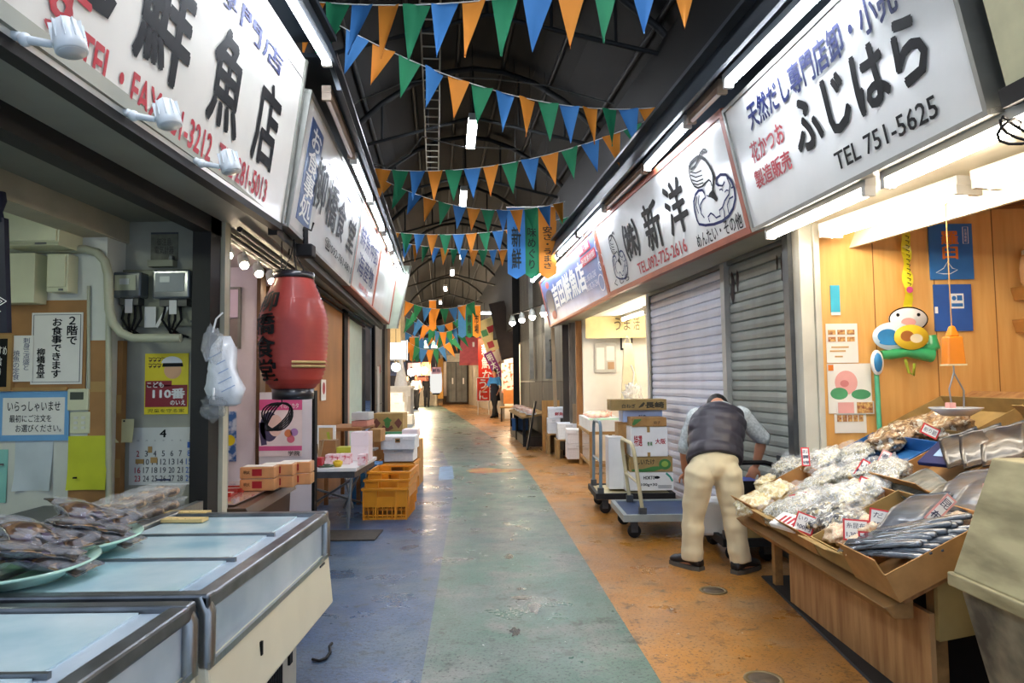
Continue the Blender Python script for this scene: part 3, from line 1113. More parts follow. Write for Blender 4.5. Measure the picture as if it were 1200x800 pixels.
# ---- dried goods shop: wood lined interior
WOOD = planks('honey_wood_boarding', '#d99f55', '#e6b46a', '#7c4f1c', .415)
b = MB(); b.bx(2.05, 4.2, 4.66, 4.74, 0, 2.75)
struct('wall_back', b, WOOD)
b = MB(); b.bx(4.2, 4.28, 0.5, 4.74, 0, 2.75)
struct('wall_right', b, planks('honey_wood_boarding_side', '#d99f55', '#e6b46a', '#7c4f1c', .415))
PALECEIL = mat('pale_cream_ceiling', '#e8dfc8', 0.5, var=0.05)
b = MB()
b.prism([(1.71, 4.66, 2.40), (2.75, 4.66, 2.40), (3.1, 1.2, 2.40), (2.03, 1.2, 2.40)][::-1], [(1.71, 4.66, 2.44), (2.75, 4.66, 2.44), (3.1, 1.2, 2.44), (2.03, 1.2, 2.44)][::-1])
struct('ceiling', b, PALECEIL)
b = MB()
b.prism([(2.33, 4.66, 2.24), (2.36, 4.66, 2.24), (2.86, 2.2, 2.24), (2.83, 2.2, 2.24)], [(2.40, 4.66, 2.41), (2.43, 4.66, 2.41), (2.93, 2.2, 2.41), (2.90, 2.2, 2.41)])
struct('trim_7', b, PALECEIL)
b = MB(); b.bx(2.7, 4.28, 0.5, 4.74, 2.66, 2.72)
struct('ceiling', b, WOOD)
b = MB(); b.bx(2.05, 4.2, 4.58, 4.66, 2.50, 2.56)
struct('trim_7', b, mat('brown_rail', '#8a5a28', 0.5, var=0.2))


# ---- flat things fixed on walls that face the lane's start
def wall_item(name, label, cat, px0, py0, px1, py1, Y, m, th=.004, tilt=0.0, group=None):
    c = onY((px0 + px1) / 2, (py0 + py1) / 2, Y)
    w = (px1 - px0) / 800 * Y
    h = (py1 - py0) / 800 * Y
    b = MB()
    b.bx(-w / 2, w / 2, -th, 0, -h / 2, h / 2)
    o = b.build(name, m, None)
    o.location = c
    o.rotation_euler = (0, tilt, 0)
    tag(o, label, cat, group)
    return o, w, h


def patch(parent, name, m, rects, y):
    for (x0, z0, x1, z1) in rects:
        MB().bx(x0, x1, y - .0015, y, z0, z1).build(name, m, parent)


def oval(mb, cx, cz, rx, rz, y, n=24, m=0, a0=0.0):
    mb.add([(cx + rx * math.cos(q), y, cz + rz * math.sin(q)) for q in [2 * PI * i / n for i in range(n)]], [tuple(range(n))], m)
    return mb


YW = 4.655
FOODP = mat('food_photo_print', '#8a4a34', 0.5, hex2='#d9b06a', scale=60, var=0.3)
PINKP = mat('pink_print', '#e6a9a2', 0.5, var=0.08)
GREENP = mat('green_print', '#4c9a6a', 0.5, var=0.2)
o, w, h = wall_item('sticker', 'slim cyan paper strip high on the honey wood wall', 'paper', 973, 334, 984, 366, YW, mat('cyan_paper', '#38a8c4', 0.6, var=0.1))
patch(o, 'white_edge', PAPER, [(-w / 2, -h / 2 - .02, w / 2, -h / 2)], -.004)
o, w, h = wall_item('leaflet', 'white leaflet with six small food photos by the metal corner post', 'paper', 968, 379, 1005, 425, YW, PAPER)
patch(o, 'photo', FOODP, [(-w * .44 + i * w * .3, h * .22 - j * h * .18, -w * .44 + i * w * .3 + w * .24, h * .34 - j * h * .18) for i in range(3) for j in range(2)], -.0055)
patch(o, 'printed_lines', mat('tan_print', '#c9a36a', 0.6), [(-w * .35, -h * .12, w * .2, -h * .08), (-w * .4, -h * .22, w * .1, -h * .18), (-w * .25, -h * .36, 0, -h * .32)], -.0055)
o, w, h = wall_item('poster', 'white poster with a pink pig face and green leaves on the wood wall', 'poster', 970, 426, 1021, 484, YW, PAPER)
b = MB(); oval(b, -w * .08, h * .12, w * .26, h * .24, -.0055); b.build('pig_face', PINKP, o)
b = MB(); oval(b, -w * .12, h * .10, w * .10, h * .07, -.0065); b.build('pig_snout', mat('deep_pink_print', '#d27f7d', 0.5), o)
b = MB(); oval(b, -w * .25, -h * .1, w * .2, h * .12, -.006); oval(b, w * .25, -h * .12, w * .22, h * .1, -.006); b.build('leaf_print', GREENP, o)
patch(o, 'corner_tag', ORANGE, [(-w * .48, h * .36, -w * .36, h * .48)], -.0055)
o, w, h = wall_item('photo_strip', 'strip of two small animal photos pinned over the pig poster', 'photo', 980, 470, 1024, 485, YW - .008, PAPER)
patch(o, 'photo', PINKP, [(-w * .46, -h * .42, -w * .04, h * .42)], -.0055)
patch(o, 'photo', FOODP, [(w * .04, -h * .42, w * .46, h * .42)], -.0055)
o, w, h = wall_item('leaflet', 'white curled leaflet with a row of dark photos, lowest on the wood wall', 'paper', 978, 485, 1015, 507, YW, PAPER)
patch(o, 'photo', FOODP, [(-w * .42 + i * w * .17, h * .1, -w * .42 + i * w * .17 + w * .14, h * .45) for i in range(5)], -.0055)
BLUEPOST = mat('blue_poster', '#2d72b8', 0.55, var=0.12, scale=5)
o, w, h = wall_item('poster', 'blue poster with orange characters and a white island outline', 'poster', 1088, 262, 1139, 328, YW, BLUEPOST, .012)
lettering(o, vert('羅臼'), -w * .22, -h * .13, w * .16, h * .36, -.014, ORANGE, .04)
b = MB(); b.stroke([(-w * .38, -h * .38), (-w * .2, -h * .3), (-w * .1, -h * .18), (0, -h * .3), (w * .12, -h * .33), (-w * .05, -h * .40), (-w * .22, -h * .40)], .006, -.014, closed=True); b.build('island_outline', WHITE, o)
b = MB(); b.stroke([(w * .28, h * .44), (w * .4, h * .44), (w * .4, h * .14), (w * .28, h * .14)], .005, -.014, closed=True); b.build('label_frame', WHITE, o)
lettering(o, vert('北海道産'), w * .31, h * .17, w * .37, h * .41, -.014, WHITE)
o, w, h = wall_item('poster', 'plain blue poster with a white square mark, under the larger blue one', 'poster', 1094, 333, 1138, 388, YW, mat('deep_blue_poster', '#2b5aa8', 0.55, var=0.12, scale=5), .012)
patch(o, 'white_square', WHITE, [(-w * .08, -h * .02, w * .28, h * .30)], -.0125)
b = MB()
oval(b, w * .02, h * .20, w * .06, h * .05, -.0155); b.bx(w * .10, w * .24, -.0155, -.0145, h * .15, h * .26); b.bx(-w * .05, w * .25, -.0155, -.0145, h * .02, h * .09)
b.build('emblem', BLUEPOST, o)
patch(o, 'white_tag', WHITE, [(-w * .5, -h * .12, -w * .42, h * .02)], -.0125)

# cluster of paper fans on a green bundle
t = thing('paper_fan', 'white oval fan with a pink pig snout, topmost of the fans on the wood wall', 'fan', onY(1064, 374, 4.60))
b = MB(); b.lathe([(0, -.004), (.13, -.004), (.132, 0), (.13, .004), (0, .004)], n=28, R=Matrix.Rotation(PI / 2, 3, 'X') @ Matrix.Diagonal((1, .62, 1))); b.build('fan_leaf', WHITE, t)
b = MB(); oval(b, 0, -.02, .05, .03, -.006); b.build('pig_snout', PINKP, t)
b = MB(); oval(b, -.07, .03, .012, .012, -.006); oval(b, .07, .03, .012, .012, -.006); b.build('eye', BLACK, t)
b = MB(); b.stroke([(.13 * math.cos(q), .0806 * math.sin(q)) for q in [2 * PI * i / 28 for i in range(28)]], .008, -.006, closed=True); b.build('rim', BLACK, t)
t = thing('paper_fan', 'blue and white oval fan behind the yellow one on the wood wall', 'fan', onY(1047, 394, 4.58))
b = MB(); b.lathe([(0, -.004), (.14, -.004), (.142, 0), (.14, .004), (0, .004)], n=28, R=Matrix.Rotation(PI / 2, 3, 'X') @ Matrix.Diagonal((1, .68, 1))); b.build('fan_leaf', mat('pale_fan_blue', '#cfe0ea', 0.5, var=0.05), t)
b = MB(); oval(b, -.04, 0, .07, .05, -.006); oval(b, -.02, -.04, .08, .02, -.0065); b.build('painted_wave', mat('fan_blue', '#2f8ac8', 0.5, var=0.2), t)
t = thing('paper_fan', 'yellow oval fan in front of the blue one on the wood wall', 'fan', onY(1068, 395, 4.56))
b = MB(); b.lathe([(0, -.004), (.115, -.004), (.117, 0), (.115, .004), (0, .004)], n=28, R=Matrix.Rotation(PI / 2, 3, 'X') @ Matrix.Diagonal((1, .72, 1))); b.build('fan_leaf', mat('fan_yellow', '#e8c534', 0.5, var=0.06), t)
b = MB(); oval(b, -.03, .008, .045, .036, -.006); b.build('painted_spot', mat('fan_brown', '#a8682c', 0.5), t)
b = MB(); oval(b, .03, -.008, .042, .030, -.0065); b.build('painted_spot', mat('fan_cream', '#efe3bd', 0.5), t)
t = thing('inflatable_toy', 'green bundled toy tubes hung below the paper fans', 'toy', onY(1062, 412, 4.60))
b = MB()
b.tube([(-.17, 0, -.02), (-.10, 0, -.012), (0, 0, .0), (.08, 0, -.01), (.17, 0, -.025)], [.03, .04, .035, .045, .05], 12)
b.tube([(.13, .02, .0), (.19, .02, .04), (.18, .02, .11)], [.045, .05, .035], 12)
b.build('tube', mat('green_vinyl', '#3aa86a', 0.3, var=0.12, coat=0.5), t)
b = MB(); b.tube([(-.02, -.02, -.05), (.0, -.02, -.14), (.03, -.02, -.16), (.04, -.02, -.08)], .009, 8); b.build('strap', mat('yellow_green_strap', '#a9b83a', 0.4, var=0.1), t)
t = thing('hanging_tape', 'long twisted yellow tape with small dark characters hung above the fans', 'tape', onY(1061, 268, 4.60))
b = MB()
zz = [-.56 * i / 14 for i in range(15)]
L_ = [(-.028 + .008 * math.sin(i * 1.3), .006 * math.sin(i), z) for i, z in enumerate(zz)]
R_ = [(.028 + .008 * math.sin(i * 1.7), .012 * math.cos(i), z) for i, z in enumerate(zz)]
b.add(L_ + R_, [(i, 15 + i, 16 + i, i + 1) for i in range(14)])
b.add([(p[0], p[1] + .004, p[2]) for p in L_ + R_], [(i, i + 1, 16 + i, 15 + i) for i in range(14)])
b.build('ribbon', mat('yellow_vinyl_tape', '#e9dc2c', 0.35, var=0.08, coat=0.4), t)
b = MB()
for i in range(11):
    b.stroke([(-.012, -.05 - i * .032), (.012, -.06 - i * .032), (.004, -.072 - i * .032)], .006, -.016)
b.build('lettering', BLACK, t)
b = MB(); oval(b, .0, -.42, .022, .022, -.018); b.build('flower_print', mat('magenta_print', '#c8488a', 0.5), t)
t = thing('mop', 'green-handled mop with a blue and white head leaning on the wood wall', 'mop', onY(1030, 470, 4.60))
b = MB(); b.tube([(.005, 0, -1.0), (-.008, 0, .20)], .016, 10); b.build('handle', mat('mint_green_plastic', '#58b890', 0.35, var=0.08), t)
b = MB(); b.ball((-.012, -.02, .26), (.045, .02, .085), 16, 10); b.build('head', WHITE, t)
b = MB(); b.ball((-.012, -.032, .26), (.03, .015, .065), 14, 8); b.build('blue_pad', mat('fan_blue', '#2f8ac8'), t)
# small wall shelves at the right
for z, lab in ((1.93, 'upper small wooden bracket shelf on the honey wood wall'), (1.71, 'lower small wooden bracket shelf on the honey wood wall')):
    t = thing('wall_shelf', lab, 'shelf', (3.42, 4.60, z))
    b = MB(); b.bx(0, .35, -.1, .05, 0, .018); b.build('board', mat('shelf_wood', '#a8743a', 0.5, var=0.15), t)
    b = MB(); b.prism([(.02, -.06, -.07), (.04, -.06, -.07), (.04, .05, -.07), (.02, .05, -.07)], [(.0, -.09, 0), (.04, -.09, 0), (.04, .05, 0), (.0, .05, 0)]); b.build('bracket', mat('shelf_wood', '#a8743a'), t)
t = thing('glass_jar', 'pale jar standing on the upper wooden wall shelf', 'jar', (3.51, 4.57, 1.948))
b = MB(); b.lathe([(.05, 0), (.065, .03), (.07, .12), (.06, .2), (.045, .22)], n=20); b.build('jar_body', mat('pale_orange_glass', '#dcae80', 0.2, coat=0.5), t)
b = MB(); b.lathe([(.05, .215), (.05, .245), (0, .25)], n=20); b.build('lid', WHITE, t)

# hanging spring scale
sc_p = onY(1111, 300, 3.75)
t = thing('hanging_scale', 'orange spring scale with a round steel pan hung over the stall', 'scale', (sc_p.x, sc_p.y, 1.0))
ztop = 2.30 - 1.0
zb = onY(1111, 388, 3.75).z - 1.0
ze = onY(1111, 430, 3.75).z - 1.0
zp = onY(1111, 478, 3.75).z - 1.0
b = MB(); b.tube([(0, 0, ztop), (0, 0, zb)], .0035, 6); b.tube([(0, 0, ztop), (.012, 0, ztop + .02), (0, 0, ztop + .045), (-.012, 0, ztop + .02)], .004, 6); b.build('cord', mat('tan_cord', '#b98a4a', 0.7), t)
b = MB()
b.prism([(-.05, -.035, ze + .01), (.05, -.035, ze + .01), (.05, .035, ze + .01), (-.05, .035, ze + .01)], [(-.042, -.03, zb - .03), (.042, -.03, zb - .03), (.042, .03, zb - .03), (-.042, .03, zb - .03)])
b.prism([(-.03, -.025, zb - .03), (.03, -.025, zb - .03), (.03, .025, zb - .03), (-.03, .025, zb - .03)], [(-.012, -.012, zb + .03), (.012, -.012, zb + .03), (.012, .012, zb + .03), (-.012, .012, zb + .03)])
b.build('scale_body', mat('glossy_orange_enamel', '#e88a1e', 0.25, var=0.08, coat=0.6), t, .008)
b = MB(); b.prism([(-.052, -.037, ze + .008), (.052, -.037, ze + .008), (.052, .037, ze + .008), (-.052, .037, ze + .008)], [(-.052, -.037, ze + .016), (.052, -.037, ze + .016), (.052, .037, ze + .016), (-.052, .037, ze + .016)]); b.build('dial_edge', mat('cream_dial', '#efe3b4', 0.3), t)
b = MB()
b.tube([(0, 0, ze + .01), (0, 0, ze - .03)], .005, 6)
b.tube([(0, 0, ze - .03), (-.03, 0, ze - .12), (-.02, 0, zp)], .005, 6)
b.tube([(0, 0, ze - .03), (.05, 0, ze - .13), (.045, 0, zp)], .005, 6)
b.build('wire_hanger', STEEL, t)
b = MB(); b.lathe([(0, zp - .035), (.07, zp - .035), (.11, zp - .01), (.128, zp + .004), (.13, zp), (.112, zp - .015), (.07, zp - .041), (0, zp - .041)], n=32); b.build('pan', mat('bright_pan_steel', '#dfe2e4', .25, .45, .05), t)
b = MB(); b.bx(-.045, -.01, -.02, .02, zp - .035, zp + .03); b.build('weight', PINKP, t)

# loose black cable by the sign corner
t = tag(MB().tube([onY(1185, 145, 2.5) + Vector((.05 * math.cos(q * 3), .02 * math.sin(q * 5), .05 * math.sin(q * 2) - .03)) for q in [i * .22 for i in range(22)]], .006, 6).build('cable', BLACK), 'black looped cable hanging at the near corner of the dried goods sign', 'cable')

# ================================================================== THE DRIED GOODS STALL
PLY = mat('stained_plywood', '#b58c5c', 0.6, var=0.25, scale=3.0, stretch=(6, 6, .7), hex2='#8f6238', detail=8)
SL = 0.50


def zs(X):
    return 0.455 + SL * (X - 1.5)


SANG = -math.atan(SL)
NS = Vector((-SL, 0, 1)).normalized()


def onS(px, py, lift=0.0):
    d = ray(px, py)
    # z = .455 + lift + SL (x - 1.5)
    t = (0.455 + lift - 1.5 * SL - CAM_H) / (d.z - SL * d.x)
    return EYE + d * t


st = thing('market_stall', 'low plywood stall with a sloping deck heaped with bagged dried goods', 'stall', (1.66, 2.75, 0))


def SB():
    return MB()


ox, oy = 1.66, 2.75
b = MB(); b.bx(0, .022, 0.05, 1.45, 0, .40); b.build('front_panel', PLY, st)
b = MB()
b.prism([(1.52 - ox, 2.80 - oy, zs(1.5) - .075), (1.60 - ox, 2.80 - oy, zs(1.5) - .075), (1.60 - ox, 4.62 - oy, zs(1.5) - .075), (1.52 - ox, 4.62 - oy, zs(1.5) - .075)],
        [(1.48 - ox, 2.80 - oy, zs(1.5) - .03), (1.60 - ox, 2.80 - oy, zs(1.5) - .0), (1.60 - ox, 4.62 - oy, zs(1.5) - .0), (1.48 - ox, 4.62 - oy, zs(1.5) - .03)])
b.build('ledge', mat('worn_timber', '#a57c48', 0.6, var=0.25, scale=4, stretch=(4, .7, 4)), st, .004)
b = MB()
b.prism([(1.55 - ox, 2.77 - oy, zs(1.55) - .03), (3.1 - ox, 2.77 - oy, zs(3.1) - .03), (3.1 - ox, 4.62 - oy, zs(3.1) - .03), (1.55 - ox, 4.62 - oy, zs(1.55) - .03)],
        [(1.55 - ox, 2.77 - oy, zs(1.55) - .005), (3.1 - ox, 2.77 - oy, zs(3.1) - .005), (3.1 - ox, 4.62 - oy, zs(3.1) - .005), (1.55 - ox, 4.62 - oy, zs(1.55) - .005)])
b.build('deck', PLY, st)
b = MB()
b.prism([(.02, .02, .30), (.35, .02, .36), (.35, .045, .36), (.02, .045, .30)], [(.02, .02, zs(1.68) - .03), (.35, .02, zs(2.01) - .03), (.35, .045, zs(2.01) - .03), (.02, .045, zs(1.68) - .03)])
b.build('side_board', mat('pale_board', '#a08a55', 0.6, var=0.15), st)
b = MB(); b.tube([(.30, .0, zs(1.96) - .06), (.75, .0, zs(2.41) - .06)], .018, 8); b.build('side_rail', mat('pale_plastic_pipe', '#b8b8a8', 0.4), st)
b = MB(); b.bx(.03, 1.4, .22, .235, 0, .5); b.build('side_shade_sheet', mat('side_shade_black', '#1a1717', 0.9, var=0.3), st)  # black sheet stands in for the shade under the open side
for x in (.06, 1.38):
    for y in (.1, 1.8):
        l = MB(); l.bx(x - .025, x + .025, y - .025, y + .025, 0, zs(x + ox) - .03); l.build('leg', mat('worn_timber', '#a57c48'), st)
MATB = mat('black_floor_mat', '#1b1b1c', 0.7, var=0.3, scale=8)
b = MB(); b.prism([(1.50, 2.2, 0.001), (2.05, 2.2, 0.001), (2.05, 4.75, 0.001), (1.68, 4.75, 0.001)], [(1.51, 2.2, .008), (2.05, 2.2, .008), (2.05, 4.75, .008), (1.69, 4.75, .008)])
tag(b.build('floor_mat', MATB), 'thin black mat lying on the ochre floor under the stall', 'mat')


def tray(label, X, Y0, Y1, ln, h, m, flap=True, group=None, lift=0.0, name='cardboard_tray', cat='tray', fl=.035, fh=.06):
    """open carton lying on the sloping deck: local x up the slope, local y along the stall"""
    root = thing(name, label, cat, (X, (Y0 + Y1) / 2, zs(X) + lift), rot=(0, SANG, 0), group=group)
    w = Y1 - Y0
    b = MB()
    t_ = .006
    b.bx(0, ln, -w / 2, w / 2, 0, t_)
    b.bx(0, t_, -w / 2, w / 2, t_, h)
    b.bx(ln - t_, ln, -w / 2, w / 2, t_, h)
    b.bx(t_, ln - t_, -w / 2, -w / 2 + t_, t_, h)
    b.bx(t_, ln - t_, w / 2 - t_, w / 2, t_, h)
    b.build('tray_body', m, root)
    if flap:
        f = MB()
        f.prism([(-.004, -w / 2 + .01, h - .01), (.002, -w / 2 + .01, h - .01), (.002, w / 2 - .01, h - .01), (-.004, w / 2 - .01, h - .01)],
                [(-fl - .005, -w / 2 + .02, h + fh), (-fl, -w / 2 + .02, h + fh), (-fl, w / 2 - .03, h + fh), (-fl - .005, w / 2 - .03, h + fh)])
        f.build('flap', m, root)
    return root


fy = [4.58, 4.16, 3.80, 3.45, 3.10, 2.74]
labs = ['open carton at the far front end of the stall, holding cream chips', 'second open front carton from the far end of the stall', 'third open front carton of the stall, under the white price card',
        'fourth open front carton of the stall, holding fluffy shavings', 'nearest open carton at the front corner of the stall, long side showing']
for i in range(5):
    tray(labs[i], 1.515, fy[i + 1] + .004, fy[i] - .004, .50, .10 if i < 4 else .12, (CARD, CARD2, CARD, CARD2, CARD)[i], fl=(.02, .05, .03, .055, .0)[i], fh=(.05, .04, .055, .045, .06)[i], lift=(.0, .012, .004, .012, .0)[i])
BLUET = mat('blue_plastic_tray', '#2f6aa8', 0.35, var=0.08)
tray('blue plastic tray of silver dried fish in the middle of the stall', 2.03, 3.80, 4.52, .42, .09, BLUET, False, name='plastic_tray')
tray('open carton between the price cards in the middle of the stall', 2.03, 3.30, 3.78, .42, .09, CARD)
tray('long low carton of flat kelp packs on the near side of the stall', 2.03, 2.76, 3.28, .62, .09, CARD, False)
tray('deep carton of folded kelp on the upper right of the stall', 2.68, 2.80, 3.55, .40, .13, CARD2)
tray('carton of brown dried chunks along the back of the stall', 2.50, 3.70, 4.50, .40, .10, CARD2, False)

# goods
NIBO = flecks('silver_dried_fish', ['#d9dbd4', '#a9aa9c', '#6f7470', '#e9e8e0', '#c2b78e', '#8f8b78'], 15, .3, .4, (1, 1, .6))
CHIP = flecks('cream_fish_chips', ['#efe6c4', '#e2d3a0', '#f6f0da', '#d8c48c'], 9, .4)
KATSU = flecks('pink_fish_shavings', ['#f2e0c0', '#ead0a8', '#f8ecd6', '#e0b898'], 22, .5, .4)
CHUNK = flecks('brown_dried_chunks', ['#b09068', '#8a6b48', '#cbb594', '#e2dccc', '#7a5c40'], 7)
KNOT = flecks('dark_kelp_knots', ['#3b3a34', '#6a6450', '#b5a67c', '#23262a', '#d7d6c8'], 7)
KELP = mat('kelp_in_cellophane', '#454e5b', 0.34, var=0.35, scale=5, hex2='#23272c', coat=0.35, stretch=(8, 1.5, 3))
KELP2 = mat('olive_kelp_in_cellophane', '#74756c', 0.4, var=0.35, scale=7, hex2='#3c3f3a', coat=0.25, stretch=(8, 1.5, 3))
WRAP = film('clear_bag_film', '#f8fafc', .2, .07)
NIBO2 = flecks('pale_silver_dried_fish', ['#f0efe8', '#cfd0c8', '#9fa3a2', '#fbfaf4', '#dccfa4', '#b9b6a6'], 13, .3, .4, (1, .6, 1))

_bagmesh = {}


def srot(yaw, pitch=0.0):
    return (Matrix.Rotation(SANG, 3, 'Y') @ Matrix.Rotation(yaw, 3, 'Z') @ Matrix.Rotation(pitch, 3, 'Y')).to_euler()



def bag(label, px, py, r, m, group=None, lift=.07, flat=.55, yaw=0.0, seed=None, film_top=True):
    p = onS(px, py, lift)
    sd = random.randint(0, 4) if seed is None else seed
    key = (m.name, sd)
    if key not in _bagmesh:
        bb = MB(); bb.ball((0, 0, 0), (1, 1.15, flat), 36, 22, bump=.38, seed=sd, freq=2.6)
        me = bb.mesh('filling')
        me.materials.append(m)
        fm = MB()
        fm.ball((0, 0, .0), (1.03, 1.18, flat + .04), 22, 14, bump=.45, seed=sd, freq=3.2)
        # gathered neck of the bag
        vs = []
        n = 18
        for k, (rr, yy) in enumerate(((.75, .75), (.35, 1.15), (.42, 1.45), (.55, 1.7))):
            for j in range(n):
                q = 2 * PI * j / n
                w_ = 1 + .25 * noise.noise(Vector((q * 2, k * 2, sd)))
                vs.append((rr * math.cos(q) * w_, yy, rr * .35 * math.sin(q) * w_ + .1 * k))
        fm.add(vs, [(k * n + j, k * n + (j + 1) % n, (k + 1) * n + (j + 1) % n, (k + 1) * n + j) for k in range(3) for j in range(n)], 0, True)
        mf = fm.mesh('bag_film')
        mf.materials.append(WRAP)
        _bagmesh[key] = (me, mf)
    root = thing('bag_of_dried_food', label, 'bag', p, group=group)
    root.rotation_euler = srot(yaw)
    for me in _bagmesh[key][:2 if film_top else 1]:
        o = bpy.data.objects.new(me.name, me)
        COL.objects.link(o)
        o.parent = root
        o.scale = (r, r, r)
    return root


B_ = [
    ('rounded clear bag of silver dried fish, left of two at the far end', 925, 548, .13, NIBO),
    ('rounded clear bag of silver dried fish, right of two at the far end', 968, 540, .14, NIBO),
    ('clear bag of silver dried fish resting at the back beside the brown chunks', 1002, 534, .12, NIBO),
    ('clear bag of cream chips at the far front corner of the stall', 884, 590, .12, CHIP),
    ('clear bag of cream chips lying second from the far front corner', 908, 577, .12, CHIP),
    ('small clear bag of white chips beside the black trolley handle', 897, 565, .08, CHIP),
    ('clear bag of silver dried fish in the second front carton', 921, 600, .12, NIBO),
    ('clear bag of silver dried fish behind the red-striped pack', 944, 588, .11, NIBO),
    ('clear bag of silver dried fish in front of the blue tray', 955, 570, .10, NIBO),
    ('clear bag of silver dried fish lying in the blue tray, left', 972, 558, .10, NIBO),
    ('clear bag of silver dried fish lying in the blue tray, right', 1000, 556, .11, NIBO),
    ('large clear bag of silver dried fish with dark streaks mid-stall', 990, 585, .15, NIBO),
    ('clear bag of silver dried fish behind the tall pink price card', 1040, 553, .12, NIBO),
    ('clear bag of silver dried fish above the open carton mid-stall', 1030, 570, .11, NIBO),
    ('clear bag of dark kelp knots left of the mid-stall price cards', 968, 604, .12, KNOT),
    ('clear bag of dark kelp knots in the third front carton', 960, 608, .10, KNOT),
    ('clear bag of dark kelp knots below the big silver bag', 990, 612, .11, KNOT),
    ('fluffy ball of cream shavings in the fourth front carton, left', 985, 624, .085, KATSU),
    ('fluffy ball of cream shavings in the fourth front carton, right', 1012, 640, .085, KATSU),
    ('small fluffy ball of pale shavings behind the numbered price cards', 1020, 618, .09, KATSU),
    ('pink fluffy bag of shavings by the tall price card at the near end', 1125, 615, .085, KATSU),
    ('pink pack of shavings under the flat kelp packs', 1094, 626, .075, KATSU),
    ('bag of brown dried chunks at the back, under the mop', 1040, 515, .13, CHUNK),
    ('bag of brown dried chunks at the back, left of the scale pan', 1062, 506, .13, CHUNK),
    ('bag of brown dried chunks at the back, beneath the scale pan', 1088, 499, .14, CHUNK),
    ('bag of brown dried chunks at the back, right of the scale pan', 1115, 500, .12, CHUNK),
]
for i, (lab, px, py, r, m) in enumerate(B_):
    if m is NIBO and i % 2:
        m = NIBO2
    bag(lab, px, py, r * .92, m, 'bags of dried food on the stall', lift=.085, yaw=(i * 37 % 60 - 30) / 57.0, film_top=m in (NIBO, NIBO2, KNOT))


def pack_mesh(seed, w=.13, l=.2, bend=.02):
    b = MB()
    n = 8
    top, bot = [], []
    for i in range(n + 1):
        for j in range(n + 1):
            x = (i / n - .5) * l * 2
            y = (j / n - .5) * w * 2
            e = min(i, n - i, j, n - j) / (n / 2)
            z = bend * math.sin(i / n * PI) + .012 * noise.noise(Vector((x * 12, y * 12, seed)))
            th = .004 + .014 * min(1, e * 1.6)
            top.append((x, y, z + th))
            bot.append((x, y, z - th * .5))
    N = (n + 1) ** 2
    fs = []
    for i in range(n):
        for j in range(n):
            a = i * (n + 1) + j
            fs.append((a, a + n + 1, a + n + 2, a + 1))
            fs.append((N + a, N + a + 1, N + a + n + 2, N + a + n + 1))
    ed = [i * (n + 1) for i in range(n + 1)] + [n * (n + 1) + j for j in range(1, n + 1)] + [i * (n + 1) + n for i in range(n - 1, -1, -1)] + [j for j in range(n - 1, 0, -1)]
    for a, c in zip(ed, ed[1:] + ed[:1]):
        fs.append((a, c, N + c, N + a))
    b.add(top + bot, fs, 0, True)
    return b


PM = []
for k, m in enumerate((KELP, KELP2, mat('black_kelp_in_cellophane', '#2b2f35', 0.3, var=0.4, scale=9, hex2='#0a0b0c', coat=0.4, stretch=(8, 1.5, 3)))):
    me = pack_mesh(k).mesh('kelp_pack')
    me.materials.append(m)
    PM.append(me)


def pack(label, px, py, k, yaw, sc=1.0, lift=.1, pitch=0.0, group='packs of dried kelp on the stall', roll=0.0):
    o = bpy.data.objects.new('kelp_pack', PM[k])
    COL.objects.link(o)
    o.location = onS(px, py, lift)
    o.rotation_euler = srot(yaw, pitch)
    o.scale = (sc, sc, sc)
    tag(o, label, 'pack', group)
    return o


for lab, px, py, k, yaw, sc, lift in (
        ('flat cellophane pack of dark kelp left of the pink price strip', 1073, 600, 0, .5, .85, .13),
        ('flat cellophane pack of dark kelp under the pink price strip', 1088, 612, 0, .2, .8, .10),
        ('long olive kelp pack behind the pink price strip', 1112, 584, 1, .3, .8, .10),
        ('broad olive kelp pack at the upper middle of the near tray', 1140, 570, 0, .6, .85, .11),
        ('dark kelp pack touching the tall price card', 1165, 575, 0, .4, .9, .12),
        ('thin flat pack of brown strips above the open carton', 1075, 568, 1, 1.3, .8, .08),
        ('tall folded black kelp pack beside the steel pan', 1128, 524, 2, 1.0, .72, .14),
        ('folded black kelp pack, middle of the three at the upper right', 1152, 522, 2, .9, .75, .15),
        ('folded black kelp pack, last of the three at the upper right', 1178, 519, 2, .8, .75, .15)):
    pack(lab, px, py, k, yaw, sc, lift, -.22 if k == 2 else 0)
# a fan of narrow sleeves
sl = MB()
sl.loft([((-.19, 0, .0), .026, .003, (0, 1, 0), (0, 0, 1)), ((-.1, 0, .005), .026, .006, (0, 1, 0), (0, 0, 1)), ((.02, 0, .006), .022, .010, (0, 1, 0), (0, 0, 1)), ((.10, 0, .002), .015, .012, (0, 1, 0), (0, 0, 1)), ((.15, 0, 0), .019, .012, (0, 1, 0), (0, 0, 1)), ((.158, 0, 0), .012, .006, (0, 1, 0), (0, 0, 1))], 12)
slm = sl.mesh('kelp_sleeve')
slm.materials.append(mat('blue_grey_kelp_sleeve', '#5a6470', 0.25, var=0.5, scale=9, hex2='#14171a', coat=0.7, stretch=(2, 14, 6)))
for i in range(24):
    f = i % 12 / 11.0
    lay = i // 12
    px = 1040 + 58 * f - 8 * lay
    py = 650 - 28 * f - 10 * lay
    o = bpy.data.objects.new('kelp_sleeve', slm)
    COL.objects.link(o)
    o.location = onS(px, py, .13 + .025 * lay)
    o.rotation_euler = srot(-1.1 + .35 * f + .1 * lay + .08 * math.sin(i * 2.7), .06 + .05 * math.sin(i * 1.9))
    tag(o, 'narrow dark kelp sleeve in the shiny fanned bundle at the near corner of the stall', 'pack', 'kelp sleeves fanned in the nearest carton')

# price cards
RB = mat('red_card_border', '#d0323a', 0.6, var=0.05)


